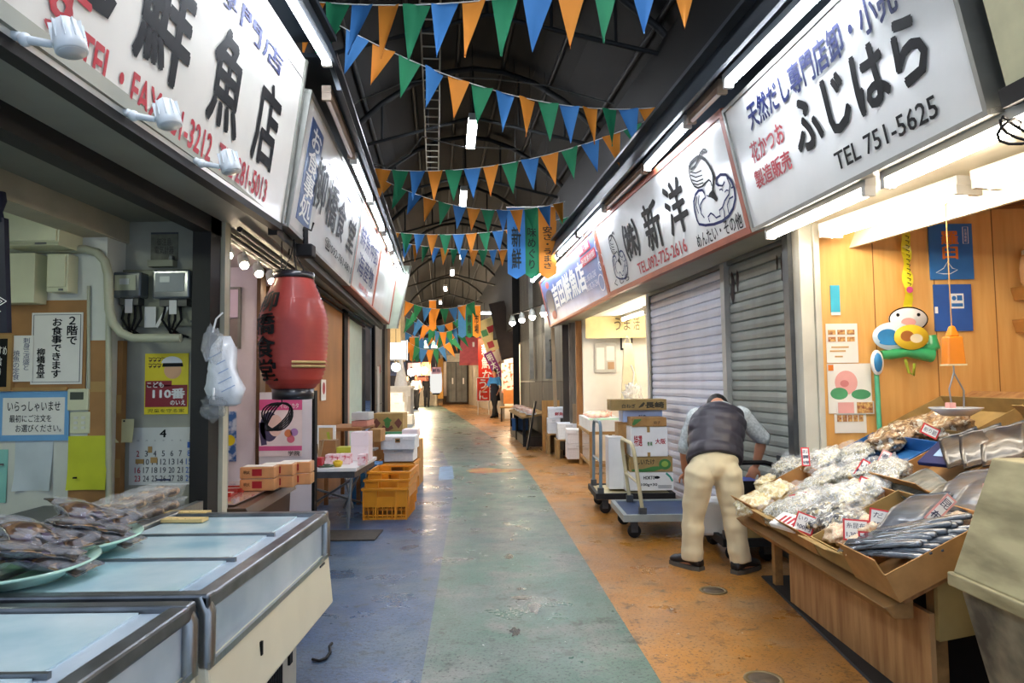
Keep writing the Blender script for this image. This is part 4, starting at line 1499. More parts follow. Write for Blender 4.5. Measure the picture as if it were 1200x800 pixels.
def card(label, px, py, w, h, txt, lift=.12, yaw=-.5, roll=0.0, pink=False, lean=-.25):
    root = thing('price_card', label, 'price card', onS(px, py, lift), rot=(lean, roll, yaw), group='price cards on the stall')
    b = MB(); b.bx(-w / 2, w / 2, 0, .002, -h / 2, h / 2); b.build('card', RB if not pink else PINKP, root)
    e = .008
    b = MB(); b.bx(-w / 2 + e, w / 2 - e, -.001, .001, -h / 2 + e, h / 2 - e); b.build('white_field', WHITE, root)
    b = MB()
    n = len(txt)
    for k, s in enumerate(txt):
        v1 = h / 2 - e - .004 - k * (h - 2 * e) / n
        text_into(b, s, -w * .36, v1 - (h - 2 * e) / n * .72, w * .36, v1 - (h - 2 * e) / n * .12, -.002, .015 if k else 0)
    b.build('lettering', mat('card_ink', '#2a2a55', 0.6), root)


card('white price card with a red border in the second front carton', 943, 613, .10, .10, ['いりこ', '300円'], yaw=-.6, roll=.3)
card('red-edged price card reading a price in the middle of the stall', 1003, 621, .11, .10, ['糸昆布', '1,300円'])
card('red-edged price card facing out beside the kelp packs', 1035, 610, .12, .10, ['だし', '550円'], yaw=-.4, roll=.15)
card('narrow upright price card at the edge of the nearest carton', 1013, 640, .045, .13, ['昆布', '特', '価'], yaw=-.4)
card('square red-edged price card tucked under the long pink card', 1016, 570, .09, .09, ['上', '600円'], yaw=-.6, roll=.3)
card('long white price card leaning over the blue tray', 1007, 553, .045, .16, ['い', 'り', 'こ'], yaw=-.5, roll=.55)
card('long pink-edged price card leaning toward the back of the stall', 1031, 547, .05, .2, ['煮', '干', 'し'], yaw=-.5, roll=.45, pink=True)
card('pink price strip lying on the flat kelp packs', 1102, 597, .05, .15, ['昆', '布'], yaw=-.3, roll=.8, pink=True, lift=.16)
card('tall pink-edged price card at the near end of the stall', 1162, 598, .08, .2, ['日高', '昆布', '800円'], yaw=-.2, roll=.25, pink=True, lift=.16)
card('small white price card lying by the cream chips', 936, 584, .11, .06, ['煮干', ], yaw=-.8, roll=-.3)
card('tall white card behind the silver fish bags', 944, 535, .05, .12, ['お', '買', '得'], yaw=-.2, lift=.2)
card('white card on the brown chunks at the back', 1090, 505, .09, .06, ['削り節'], yaw=-.3, roll=.5, lift=.2)
t = thing('printed_pack', 'white pack with red marks in the second front carton', 'pack', onS(925, 612, .12), rot=(0, SANG, .3))
b = MB(); b.bx(-.06, .06, -.1, .1, -.015, .015); b.build('pack_body', WHITE, t, .008)
b = MB()
for k in range(4):
    b.bx(-.03, .03, -.07 + k * .035, -.052 + k * .035, .015, .0165)
b.build('red_stripe', RED, t)
t = thing('printed_pack', 'dark blue pack with a pale blue label before the black kelp', 'pack', onS(1108, 530, .12), rot=(0, SANG, .5))
b = MB(); b.bx(-.13, .13, -.08, .08, -.01, .012); b.build('pack_body', NAVY, t, .005)
b = MB(); b.bx(-.06, .05, -.05, .03, .012, .0135); b.build('label_patch', mat('pale_blue_label', '#9ac0e6', 0.5), t)

# weathered bin at the frame's right edge
t = thing('wooden_bin', 'weathered grey-green wooden bin with a slanting lid in front of the stall', 'bin', (1.62, 2.02, 0))
AGED = mat('weathered_board', '#b3a880', 0.75, var=0.3, scale=3, hex2='#7d7454', stretch=(1, 1, 4), detail=8)
b = MB()
b.prism([(.14, 0, 0), (.9, 0, 0), (.9, .5, 0), (.14, .5, 0)], [(-.0, -.02, .60), (.95, -.02, .60), (.95, .52, .60), (-.0, .52, .60)])
b.build('bin_body', mat('peeling_board', '#9a937c', 0.8, var=0.35, scale=6, hex2='#4f4b42', detail=9), t, .006)
b = MB(); b.bx(-.03, .96, -.04, .54, .585, .635); b.build('rim_board', AGED, t, .006)
b = MB()
b.prism([(-.02, -.03, .635), (.96, -.03, .635), (.96, .52, .635), (-.02, .52, .635)], [(.13, .02, 1.05), (.96, .02, 1.05), (.96, .5, 1.05), (.13, .5, 1.05)])
b.build('lid', AGED, t, .006)
b = MB(); b.lathe([(0, 0), (.006, 0), (.006, .006), (0, .008)], (.14, -.005, .84), 10, R=Matrix.Rotation(PI / 2, 3, 'X')); b.build('nail', BLACK, t)

# round covers in the ochre floor
for px, py, lab in ((836, 692, 'dark round drain cover on the ochre floor beside the right shoe of the bending man'), (895, 796, 'small grey round drain cover on the ochre floor at the bottom of the photo')):
    p = onZ(px, py, 0)
    t = thing('drain_cover', lab, 'cover', (p.x, p.y, 0))
    b = MB(); b.lathe([(.0, .004), (.066, .004), (.07, .0)], n=24); b.build('plate', mat('rusty_iron', '#5d4d38', 0.6, 0.3, 0.3, 20), t)
    b = MB(); b.lathe([(.068, .001), (.068, .006), (.085, .006), (.088, .001)], n=28); b.build('ring', mat('dull_brass_ring', '#7d6a45', 0.5, 0.3, 0.2), t)

# ================================================================== TROLLEYS AND CARTONS ON THE RIGHT
BLUEDECK = mat('blue_trolley_deck', '#2f4468', 0.55, var=0.2, scale=4)
BEIGEP = mat('beige_tube_paint', '#cfc49c', 0.4, var=0.12)
GREYBLUE = mat('grey_blue_tube_paint', '#6d8796', 0.4, var=0.12)


def trolley(label, x0, x1, y0, y1, z, deckm, handlem, hx, hh, lean=0.0, near_side=False, plate=False):
    root = thing('platform_trolley', label, 'trolley', (x0, y0, 0))
    W, D = x1 - x0, y1 - y0
    b = MB(); b.bx(0, W, 0, D, z - .05, z); b.build('deck', deckm, root, .012)
    b = MB()
    b.bx(-.006, W + .006, -.006, .03, z - .045, z + .012)
    b.bx(-.006, W + .006, D - .03, D + .006, z - .045, z + .012)
    b.bx(-.006, .03, .03, D - .03, z - .045, z + .012)
    b.bx(W - .03, W + .006, .03, D - .03, z - .045, z + .012)
    b.build('bumper', RUBBER if deckm is not BLUEDECK else mat('pale_bumper', '#9aa3a0', 0.5), root)
    for cx in (.10, W - .10):
        for cy in (.10, D - .10):
            c = MB()
            c.lathe([(.012, -.018), (.055, -.018), (.058, -.01), (.058, .01), (.055, .018), (.012, .018)], (cx, cy, .058), 18, R=Matrix.Rotation(PI / 2, 3, 'X'))
            w_ = c.build('caster', RUBBER, root)
            f = MB()
            f.bx(cx - .03, cx + .03, cy - .028, cy - .022, .05, z - .05)
            f.bx(cx - .03, cx + .03, cy + .022, cy + .028, .05, z - .05)
            f.bx(cx - .035, cx + .035, cy - .035, cy + .035, z - .062, z - .05)
            f.build('fork', DKSTEEL, w_)
    h = MB()
    R_ = .10
    if near_side:
        pa, pb = (.04, .03), (W - .02, .03)
        f = lambda s, zz: (pa[0] + (pb[0] - pa[0]) * s, .03 + lean * (zz - z), zz)
        Ln = pb[0] - pa[0]
    else:
        pa, pb = (hx, .05), (hx, D - .05)
        f = lambda s, zz: (hx + lean * (zz - z), .05 + (D - .1) * s, zz)
        Ln = D - .1
    r_ = R_ / Ln
    pts = [f(0, z)] + [f(0, z + (hh - R_) * k / 3) for k in (1, 2, 3)]
    for a in (30, 60, 90):
        q = math.radians(a)
        pts.append(f(r_ * (1 - math.cos(q)), z + hh - R_ + R_ * math.sin(q)))
    for a in (90, 60, 30, 0):
        q = math.radians(a)
        pts.append(f(1 - r_ * (1 - math.cos(q)), z + hh - R_ + R_ * math.sin(q)))
    pts += [f(1, z + (hh - R_) * k / 3) for k in (2, 1, 0)]
    h.tube(pts, .017, 10)
    ho = h.build('handle', handlem, root)
    cb = MB(); cb.tube([f(0, z + hh * .45), f(1, z + hh * .45)], .013, 8); cb.build('crossbar', handlem, ho)
    if plate:
        pl = MB()
        a, c_ = f(0.02, z + hh * .52), f(.98, z + hh * .76)
        pl.bx(a[0], c_[0], .024, .034, a[2], c_[2])
        pl.build('name_plate', BLACK, ho)
    for q in (0, 1):
        s = MB()
        p = f(q, z + .02)
        s.box((p[0], p[1], z + .03), (.06, .06, .07))
        s.build('handle_socket', DKSTEEL, root)
    return root


trolley('rear trolley with a grey-blue handle and a pale deck, carrying the stacked cartons', .83, 1.62, 6.95, 7.65, .20, BEIGEP, GREYBLUE, .05, .72, .02)
trolley('front trolley with a beige handle and an empty blue deck, left of the bending man', .93, 1.76, 5.85, 6.6, .20, BLUEDECK, BEIGEP, .17, .60, -.12)
trolley('trolley with a black tube handle facing out, right of the bending man', 1.53, 1.98, 5.07, 5.78, .17, mat('dark_trolley_deck', '#202834', 0.5, var=0.2), BLACK, 0, .56, 0, True, True)


def carton(label, px0, px1, py0, py1, Y, depth, m, texts=(), name='carton', cat='box', tape=None, extra=None, group=None, rz=0.0, bevel=.004, z0=None):
    """a box whose front stands at distance Y and covers the given span of the photo"""
    a, c = onY(px0, py1, Y), onY(px1, py0, Y)
    W, H = c.x - a.x, c.z - a.z
    root = thing(name, label, cat, (a.x, Y, a.z if z0 is None else z0), rz, group)
    b = MB(); b.bx(0, W, 0, depth, 0, H); b.build('body', m, root, bevel)
    l = MB(); l.bx(.0, W, -.001, .0, H * .985, H * .99); l.bx(W * .0, W, depth * .49, depth * .51, H, H + .001); l.build('flap_seam', mat('seam_brown', '#6b4f2c', 0.8) if m in (CARD, CARD2) else mat('seam_grey', '#9aa0a2', 0.7), root)  # thin line along the flap joints, brown on cardboard
    for (s, u0, v0, u1, v1, mm, bo) in texts:
        lettering(root, s, u0 * W, v0 * H, u1 * W, v1 * H, -.002, mm, bo)
    if tape:
        t = MB(); t.bx(W * .44, W * .52, -.0015, 0, H * .82, H); t.bx(W * .44, W * .52, 0, depth, H, H + .0012); t.bx(W * .44, W * .52, -.0015, 0, 0, H * .14); t.build('tape', tape, root)
    if extra:
        extra(root, W, H)
    return root, W, H


TAPE = mat('brown_tape', '#b08c50', 0.4, var=0.05)
GRN = mat('leaf_green_print', '#3f7d3c', 0.6, var=0.15)
PALEBLUE = mat('pale_blue_foam', '#a9c0ea', 0.5, var=0.06)


def ex_hok(r, W, H):
    b = MB(); b.stroke([(W * .85, H * .95), (W * .93, H * .75), (W * .98, H * .5)], .02, -.002); b.build('green_band', mat('teal_print', '#3aa58a', 0.6), r)
    b = MB(); oval(b, W * .66, H * .72, W * .06, H * .08, -.0015); b.build('emblem', BLACK, r)
    b = MB()
    for k in range(4):
        b.bx(W * .68, W * .96, -.002, 0, H * (.12 + k * .05), H * (.14 + k * .05))
    b.build('small_print', mat('grey_print', '#6b6e70', 0.6), r)


def ex_green(r, W, H):
    b = MB()
    b.stroke([(W * .05, H * .12), (W * .3, H * .10), (W * .55, H * .2), (W * .8, H * .3)], [.02, .03, .05, .02], -.002)
    oval(b, W * .82, H * .5, W * .14, H * .36, -.0015)
    b.build('vegetable_print', GRN, r)
    b = MB(); oval(b, W * .82, H * .52, W * .08, H * .2, -.0025); b.build('vegetable_print', mat('light_green_print', '#8fb04a', 0.6), r)


def ex_top(r, W, H):
    b = MB(); b.stroke([(W * .50, H * .25), (W * .56, H * .45), (W * .60, H * .7)], [.01, .03, .02], -.002); b.build('leek_print', mat('dark_print', '#3a331f', 0.6), r)


DKP = mat('dark_print', '#3a331f', 0.6, var=0.1)
carton('white carton with dark lettering and a green corner band, lowest on the rear trolley', 733, 789, 553, 575, 7.05, .38, WHITE, (('HOKTO', .38, .62, .62, .80, BLACK, .04), ('100g×30', .33, .22, .66, .40, BLACK, .03)), extra=ex_hok)
carton('brown carton with a big green vegetable print, second in the trolley stack', 738, 788, 535, 553, 7.06, .36, CARD2, (('しいたけ', .16, .5, .58, .85, DKP, .03),), extra=ex_green)
carton('white taped carton with red characters, in the middle of the trolley stack', 740, 782, 500, 535, 7.06, .36, WHITE, (('大阪', .66, .42, .94, .60, RED, .03), ('青果', .44, .36, .58, .50, GRN, .03), ('特選', .08, .36, .30, .72, RED, .03)), tape=TAPE)
carton('low brown carton with a green corner leaf on top of the white taped carton', 741, 781, 489, 500, 7.06, .34, CARD, (('茄子', .62, .3, .82, .6, DKP, .02),), extra=lambda r, W, H: tag(MB().stroke([(W * .02, H * .2), (W * .1, H * .6), (W * .26, H * .8)], [.02, .05, .01], -.002).build('leaf_print', GRN, r)))
carton('brown carton standing behind the white taped carton on the rear trolley', 726, 741, 495, 575, 7.35, .25, CARD, tape=None)
carton('pale blue foam box beneath the topmost brown carton', 730, 776, 480, 494.5, 7.36, .28, PALEBLUE, (('鮮魚', .4, .3, .6, .6, NAVY, .01),), name='foam_box')
carton('long brown carton naming its harvest place in dark print, topmost of the trolley stack', 716, 781, 467.5, 481, 7.30, .30, CARD2, (('白ねぎ', .20, .22, .44, .58, DKP, .04), ('長崎', .62, .2, .95, .75, DKP, .05)), extra=ex_top)
carton('white carton standing in the rear trolley beside its handle', 714, 731, 512, 573, 7.15, .25, WHITE)
# on the black-handled trolley
carton('white paper sack-topped carton behind the legs of the bending man', 818, 858, 588, 628, 5.30, .3, WHITE, (), bevel=.02)
carton('blue carton with a red patch beside the trouser leg of the bending man', 868, 892, 564, 592, 5.10, .25, mat('bright_blue_carton', '#2a4fb0', 0.5, var=0.1), (),
       extra=lambda r, W, H: (MB().bx(W * .55, W * .95, -.002, 0, H * .7, H * .95).build('red_patch', RED, r), MB().stroke([(W * .1, H * .3), (W * .35, H * .55), (W * .6, H * .45), (W * .9, H * .6)], [.01, .025, .02, .01], -.002).build('swoosh_mark', WHITE, r)))
carton('brown carton under the blue one on the black-handled trolley', 862, 892, 592, 632, 5.12, .25, CARD2)

# white foam boxes on pallets along the lane
def lid(r, W, H):
    b = MB(); b.bx(-.008, W + .008, -.008, .0, H * .70, H * 1.0); b.build('lid', FOAM, r, .004)
    b = MB(); b.bx(W * .35, W * .65, -.0105, -.008, H * .8, H * .9); b.build('grip', mat('foam_shade', '#d8dcde', 0.6), r)


def foam(label, px0, px1, py0, py1, Y, depth, texts=(), group=None, z0=None):
    return carton(label, px0, px1, py0, py1, Y, depth, FOAM, texts, name='foam_box', cat='box', extra=lid, group=group, bevel=.008, z0=z0)


foam('white foam box, lower one of the pair standing on the ochre floor', 665, 695, 520, 538, 11.3, .42)
foam('white foam box, upper one of the pair standing on the ochre floor', 665, 695, 503, 520, 11.3, .42)
foam('wide white foam box on the low pallet behind the pair on the floor', 654, 680, 496, 515, 12.0, .5)
foam('white foam box with red print on top of the pallet stack', 643, 667, 477, 490, 12.7, .4, (('鮮魚', .3, .25, .7, .55, RED, .04),))
foam('white foam box at the bottom of the pallet stack with the red-printed box', 642, 656, 490, 508, 12.72, .4)
PAL = mat('pale_pallet_wood', '#b08a52', 0.7, var=0.2, scale=5)


def pallet(label, px0, px1, py0, py1, Y, D):
    a, c = onY(px0, py1, Y), onY(px1, py0, Y)
    r = thing('pallet', label, 'pallet', (a.x, Y, 0))
    W = c.x - a.x
    H = c.z
    for k in range(4):
        b = MB(); b.bx(0, W, k * D / 4, k * D / 4 + D / 5, H - .02, H); b.build('board', PAL, r)
    for k in range(3):
        b = MB(); b.bx(k * (W - .06) / 2, k * (W - .06) / 2 + .06, 0, D, 0, H - .02); b.build('bearer', PAL, r)


pallet('low wooden pallet under the wide white foam box', 652, 682, 515, 527, 11.95, .6)
pallet('wooden pallet under the red-printed foam box stack', 641, 668, 508, 520, 12.65, .6)

# fish counter of the blue-sign shop
TRAYW = mat('white_tray', '#e9ecec', 0.4, var=0.04)
t = thing('trestle_table', 'wooden trestle table with white trays of fish before the lit shop', 'table', (1.05, 9.55, 0))
b = MB(); b.bx(0, .56, 0, 1.62, .60, .64); b.build('tabletop', PAL, t)
for x in (.04, .52):
    for y in (.06, 1.56):
        l = MB(); l.bx(x - .025, x + .025, y - .025, y + .025, 0, .60); l.build('leg', PAL, t)
b = MB(); b.bx(.02, .54, .05, .07, .15, .19); b.bx(.02, .04, .05, 1.57, .15, .19); b.build('stretcher', PAL, t)
for i, (yy, lab) in enumerate(((9.57, 'nearest white fish tray with a green mat on the trestle table'), (10.10, 'middle white fish tray on the trestle table'), (10.62, 'farthest white fish tray on the trestle table'))):
    t = thing('fish_tray', lab, 'tray', (1.07, yy, .641))
    b = MB(); b.bx(0, .52, 0, .5, 0, .01); b.bx(0, .012, 0, .5, .01, .16); b.bx(.508, .52, 0, .5, .01, .16); b.bx(.012, .508, 0, .012, .01, .16); b.bx(.012, .508, .488, .5, .01, .16); b.build('tray_body', TRAYW, t)
    b = MB(); b.bx(.014, .506, .014, .486, .01, .15); b.build('ice' if i else 'green_mat', GREENP if not i else mat('crushed_ice', '#dfe6ea', 0.3, var=0.1, scale=40), t)
FISHP = mat('pink_fish_skin', '#d68a74', 0.3, var=0.3, scale=8, hex2='#e9cfc0', coat=0.5)


def fish(label, x, y, z, L, rz, group, m=FISHP):
    r = thing('fish', label, 'fish', (x, y, z), rz, group)
    b = MB()
    b.loft([((-L / 2, 0, 0), .004, .01, (0, 1, 0), (0, 0, 1)), ((-L * .38, 0, 0), .02, .03, (0, 1, 0), (0, 0, 1)), ((-L * .15, 0, 0), .028, .045, (0, 1, 0), (0, 0, 1)), ((L * .12, 0, 0), .024, .04, (0, 1, 0), (0, 0, 1)), ((L * .36, 0, 0), .01, .014, (0, 1, 0), (0, 0, 1))], 10)
    b.build('fish_body', m, r)
    b = MB(); b.prism([(L * .34, -.003, -.01), (L * .5, -.003, -.045), (L * .46, -.003, 0), (L * .5, -.003, .045), (L * .34, -.003, .01)], [(L * .34, .003, -.01), (L * .5, .003, -.045), (L * .46, .003, 0), (L * .5, .003, .045), (L * .34, .003, .01)])
    b.build('tail_fin', m, r)


for i in range(6):
    fish('pink fish lying on ice in the trays of the trestle table', 1.25 + .08 * (i % 3), 10.27 + .52 * (i // 3) + .06 * (i % 3), .641 + .19, .36, .5 + .2 * (i % 3), 'fish on the trestle table')

# lit shop under the blue sign
LITW = mat('bright_white_shop_wall', '#f3efe4', 0.5, var=0.03)
b = MB()
b.prism([(1.2, 11.6, 0), (3.2, 11.6, 0), (3.2, 11.7, 0), (1.2, 11.7, 0)], [(1.2, 11.6, 2.42), (3.2, 11.6, 2.42), (3.2, 11.7, 2.42), (1.2, 11.7, 2.42)])
struct('wall_back', b, LITW)
b = MB(); b.bx(3.2, 3.3, 8.25, 11.7, 0, 2.42); b.bx(1.65, 3.3, 8.3, 8.36, 0, 2.42)
struct('wall_right', b, LITW)
b = MB(); b.prism([(RW(8.3), 8.3, 2.42), (3.3, 8.3, 2.42), (3.3, 11.7, 2.42), (RW(11.7), 11.7, 2.42)], [(RW(8.3), 8.3, 2.46), (3.3, 8.3, 2.46), (3.3, 11.7, 2.46), (RW(11.7), 11.7, 2.46)])
struct('ceiling', b, LITW)
tube_lamp('warm white tube along the opening of the lit fish shop, far one', (RW(11.2) + .6, 11.2, 2.34), (RW(10) + .6, 10.0, 2.34), emit('shop_tube_glow', '#fff0d8', 70))
tube_lamp('warm white tube along the opening of the lit fish shop, near one', (RW(9.8) + .6, 9.8, 2.34), (RW(8.6) + .6, 8.6, 2.34), emit('shop_tube_glow', '#fff0d8', 70))
o, w, h = wall_item('door_curtain', 'cream half curtain with small characters across the top of the lit fish shop', 'curtain', 686, 360, 756, 396, 11.4, mat('straw_cloth', '#dccb94', 0.8, var=0.08, sheen=.2), .01)
for i, ch in enumerate('うま活'):
    lettering(o, ch, -w * .02 + i * w * .16, -h * .25, -w * .02 + i * w * .16 + w * .11, h * .15, -.012, mat('grey_brown_ink', '#6a5a44', 0.6), .01)
o, w, h = wall_item('notice_board', 'pale framed notice board on the back wall of the lit fish shop', 'notice board', 697, 402, 722, 436, 11.57, mat('grey_board', '#c9c6bc', 0.5))
patch(o, 'sheet', PAPER, [(-w * .42, -h * .4, -w * .05, h * .35), (w * .05, -h * .1, w * .42, h * .4)], -.006)
patch(o, 'sheet', mat('tan_sheet', '#b08d6a', 0.6), [(w * .1, -h * .4, w * .4, -h * .15)], -.006)
o, w, h = wall_item('framed_picture', 'dark framed picture near the curtain in the lit fish shop', 'picture', 727, 392, 741, 410, 11.57, BLACK, .02)
patch(o, 'print', PAPER, [(-w * .38, -h * .38, w * .38, h * .38)], -.021)
t = thing('apron', 'cream apron hanging at the right of the lit fish shop', 'apron', onY(735, 402, 10.6))
b = MB(); b.prism([(-.12, 0, -.95), (.18, 0, -.95), (.18, .05, -.95), (-.12, .05, -.95)], [(-.05, 0, 0), (.08, 0, 0), (.08, .03, 0), (-.05, .03, 0)]); b.build('cloth', mat('cream_cloth', '#f0e6c4'), t, .01)
b = MB(); b.tube([(-.04, .01, 0), (0, .01, .12), (.06, .01, 0)], .008, 6); b.build('neck_strap', mat('cream_cloth', '#f0e6c4'), t)
t = thing('plastic_bag', 'crumpled clear bag hanging inside the lit fish shop by the pale shutter', 'bag', onY(742, 470, 9.5))
b = MB(); b.ball((0, 0, 0), (.14, .1, .24), 20, 14, bump=.5, seed=3, freq=4); b.build('film', film('milky_film', '#eef2f4', .4), t)
b = MB(); b.tube([(0, 0, .2), (.02, 0, .4), (-.02, 0, .5)], .01, 6); b.build('handle', FOAM, t)

# timber uprights beyond the lit shop
def post(label, px0, px1, Y, z1, m, d=.12, z0=0.0, name='timber_post', lean=0.0):
    a = onY(px0, 470, Y).x; c = onY(px1, 470, Y).x
    r = thing(name, label, 'post', ((a + c) / 2, Y, 0))
    w = (c - a) / 2
    b = MB(); b.prism([(-w, 0, z0), (w, 0, z0), (w, d, z0), (-w, d, z0)], [(-w + lean, 0, z1), (w + lean, 0, z1), (w + lean, d, z1), (-w + lean, d, z1)]); b.build('shaft', m, r, .004)
    b = MB(); b.prism([(-w - .01, -.01, z0), (w + .01, -.01, z0), (w + .01, d + .01, z0), (-w - .01, d + .01, z0)], [(-w - .01, -.01, z0 + .1), (w + .01, -.01, z0 + .1), (w + .01, d + .01, z0 + .1), (-w - .01, d + .01, z0 + .1)]); b.build('foot', m, r)
    return r


TIMB = mat('brown_timber', '#7a5632', 0.6, var=0.25, scale=3, stretch=(4, 4, .6))
TIMB2 = mat('dark_timber', '#3c2f22', 0.6, var=0.3, scale=3, stretch=(4, 4, .6))
TIMB3 = mat('pale_timber', '#a58a66', 0.6, var=0.2, scale=3, stretch=(4, 4, .6))
post('dark brown timber upright left of the lit fish shop', 660, 668, 12.5, 2.40, TIMB2)
post('greyed timber upright, second from the lit fish shop opening', 668, 675.5, 12.1, 2.40, mat('greyed_timber', '#7d7364', 0.7, var=0.25, stretch=(4, 4, .6)))
post('orange-brown timber upright nearest to the lit fish shop', 676, 684, 11.75, 2.40, mat('orange_timber', '#a86f34', 0.5, var=0.2, stretch=(4, 4, .6)))
post('thin pale timber pole leaning before the dark uprights', 650, 654, 12.9, 2.36, TIMB3, .05, lean=-.05)
post('short pale wooden stake standing by the foam boxes', 671, 676, 12.0, .95, TIMB3, .04)
# grey concrete wall beyond
CONC = mat('grey_concrete', '#6f6d66', 0.7, var=0.25, scale=1.5, stretch=(3, 3, .4), detail=8)
CONCD = mat('dark_concrete', '#4a4742', 0.7, var=0.3, scale=1.5, stretch=(3, 3, .4), detail=8)  # darker concrete for the lower band of the wall
b = MB()
for ya, yb in ((13.3, 15.6), (15.65, 17.6), (17.65, 19.4)):
    b.prism([(RW(ya), ya, 1.35), (RW(ya) + .12, ya, 1.35), (RW(yb) + .12, yb, 1.35), (RW(yb), yb, 1.35)], [(RW(ya), ya, 5), (RW(ya) + .12, ya, 5), (RW(yb) + .12, yb, 5), (RW(yb), yb, 5)])
    b.prism([(RW(ya), ya, 0), (RW(ya) + .12, ya, 0), (RW(yb) + .12, yb, 0), (RW(yb), yb, 0)], [(RW(ya), ya, 1.34), (RW(ya) + .12, ya, 1.34), (RW(yb) + .12, yb, 1.34), (RW(yb), yb, 1.34)], 1)
struct('wall_right', b, [CONC, CONCD])
b = MB(); b.bx(.02, .20, 19.4, 19.8, 0, 5.0)
struct('wall_right', b, DARKWALL)
b = MB(); b.bx(.70, .85, 14.5, 14.62, 1.4, 5.0); b.bx(.42, .52, 16.6, 16.7, 1.4, 5.0)
struct('trim_8', b, mat('grey_downpipe', '#8b8a84', 0.5, 0.2, 0.15))
w, h = .5, .46
b = MB(); b.bx(-w / 2, w / 2, -.03, 0, -h / 2, h / 2)
o = tag(b.build('framed_notice', BLACK, None, 0, (RW(14.55), 14.55, 2.0), RROT), 'dark framed notice high on the grey concrete wall', 'notice')
patch(o, 'sheet', mat('dim_sheet', '#8f8c80', 0.6), [(-w * .36, -h * .42, w * .36, h * .42)], -.031)
t = thing('track_light', 'row of four bright spot heads on a rail on the grey concrete wall', 'lamp', onY(620, 372, 15.5))
b = MB(); b.tube([(-.45, 1.2, .16), (.35, -1.4, .16)], .02, 6); b.build('rail', BLACK, t)
for k in range(4):
    s = k / 3.0
    p = Vector((-.38 + .66 * s, 1.0 - 2.2 * s, .0))
    hb = MB(); hb.lathe([(.03, .16), (.06, .08), (.08, 0), (.078, -.01)], p, 14); ho = hb.build('lamp_head', WPLAST, t)
    gl = MB(); gl.ball(p - Vector((0, 0, .03)), .07, 12, 8); gl.build('bulb', emit('spot_glow', '#fff3dc', 40), ho)
# low counter with goods in front of the concrete wall
t = thing('display_counter', 'low dark display counter with fish goods in front of the grey concrete wall', 'counter', (-.04, 14.2, 0))
b = MB(); b.prism([(.22, 0, .58), (.75, 0, .66), (.45, 3.6, .66), (-.06, 3.6, .58)], [(.22, 0, .62), (.75, 0, .70), (.45, 3.6, .70), (-.06, 3.6, .62)]); b.build('countertop', PAL, t)
b = MB(); b.prism([(.27, .05, 0), (.73, .05, 0), (.43, 3.5, 0), (-.02, 3.5, 0)], [(.27, .05, .2), (.73, .05, .2), (.43, 3.5, .2), (-.02, 3.5, .2)]); b.build('lower_shelf', TIMB2, t)
for (x, y) in ((.27, .05), (.70, .05), (-.0, 3.5), (.42, 3.5), (.13, 1.8)):
    l = MB(); l.bx(x - .03, x + .03, y - .03, y + .03, 0, .6); l.build('leg', BLACK, t)
for i in range(9):
    carton_l = bag('', 700, 600, .1, CHUNK) if False else None
    s = i / 8.0
    r = thing('packed_food', 'small wrapped pack of pink food on the low dark counter', 'pack', (-.04 + .42 - .28 * s + .06 * (i % 2), 14.35 + 3.2 * s, .665), .3 * (i % 3), 'packs on the low dark counter')
    b = MB(); b.ball((0, 0, .04), (.10, .13, .06), 12, 8, bump=.3, seed=i); b.build('contents', FISHP, r)
    b = MB(); b.bx(-.11, .11, -.14, .14, -.005, .012); b.build('plate', TRAYW, r)
t = thing('crate', 'blue plastic crate on the lower shelf of the dark counter', 'crate', (.0, 16.2, .2))
b = MB(); b.bx(-.02, .36, 0, .5, 0, .02); b.bx(-.02, 0, 0, .5, .02, .26); b.bx(.34, .36, 0, .5, .02, .26); b.bx(0, .34, 0, .02, .02, .26); b.bx(0, .34, .48, .5, .02, .26); b.build('crate_body', BLUET, t)
b = MB(); b.bx(-.03, .37, -.01, .51, .24, .27); b.build('rim', BLUET, t)
t = thing('leaning_board', 'dark thin board leaning against the near end of the low counter', 'board', (.26, 13.55, 0))
b = MB(); b.prism([(0, 0, 0), (.03, 0, 0), (.03, .5, 0), (0, .5, 0)], [(.18, 0, .95), (.21, 0, .95), (.21, .5, .95), (.18, .5, .95)]); b.build('board', TIMB2, t)
b = MB(); b.prism([(.0, -.01, 0), (.035, -.01, 0), (.035, 0, 0), (.0, 0, 0)], [(.18, -.01, .96), (.215, -.01, .96), (.215, 0, .96), (.18, 0, .96)]); b.build('edge_strip', BLACK, t)
t = thing('plywood_screen', 'upright tan plywood sheet between the low counter and the foam boxes', 'board', (.56, 13.2, 0))
b = MB(); b.bx(0, .34, 0, .03, 0, .98); b.build('sheet', mat('tan_plywood', '#b5813f', 0.6, var=0.2, stretch=(3, 3, .6)), t)
b = MB(); b.bx(0, .04, .03, .3, 0, .04); b.bx(.30, .34, .03, .3, 0, .04); b.build('foot', TIMB3, t)


# ================================================================== PEOPLE
def V(*a):
    return Vector(a)


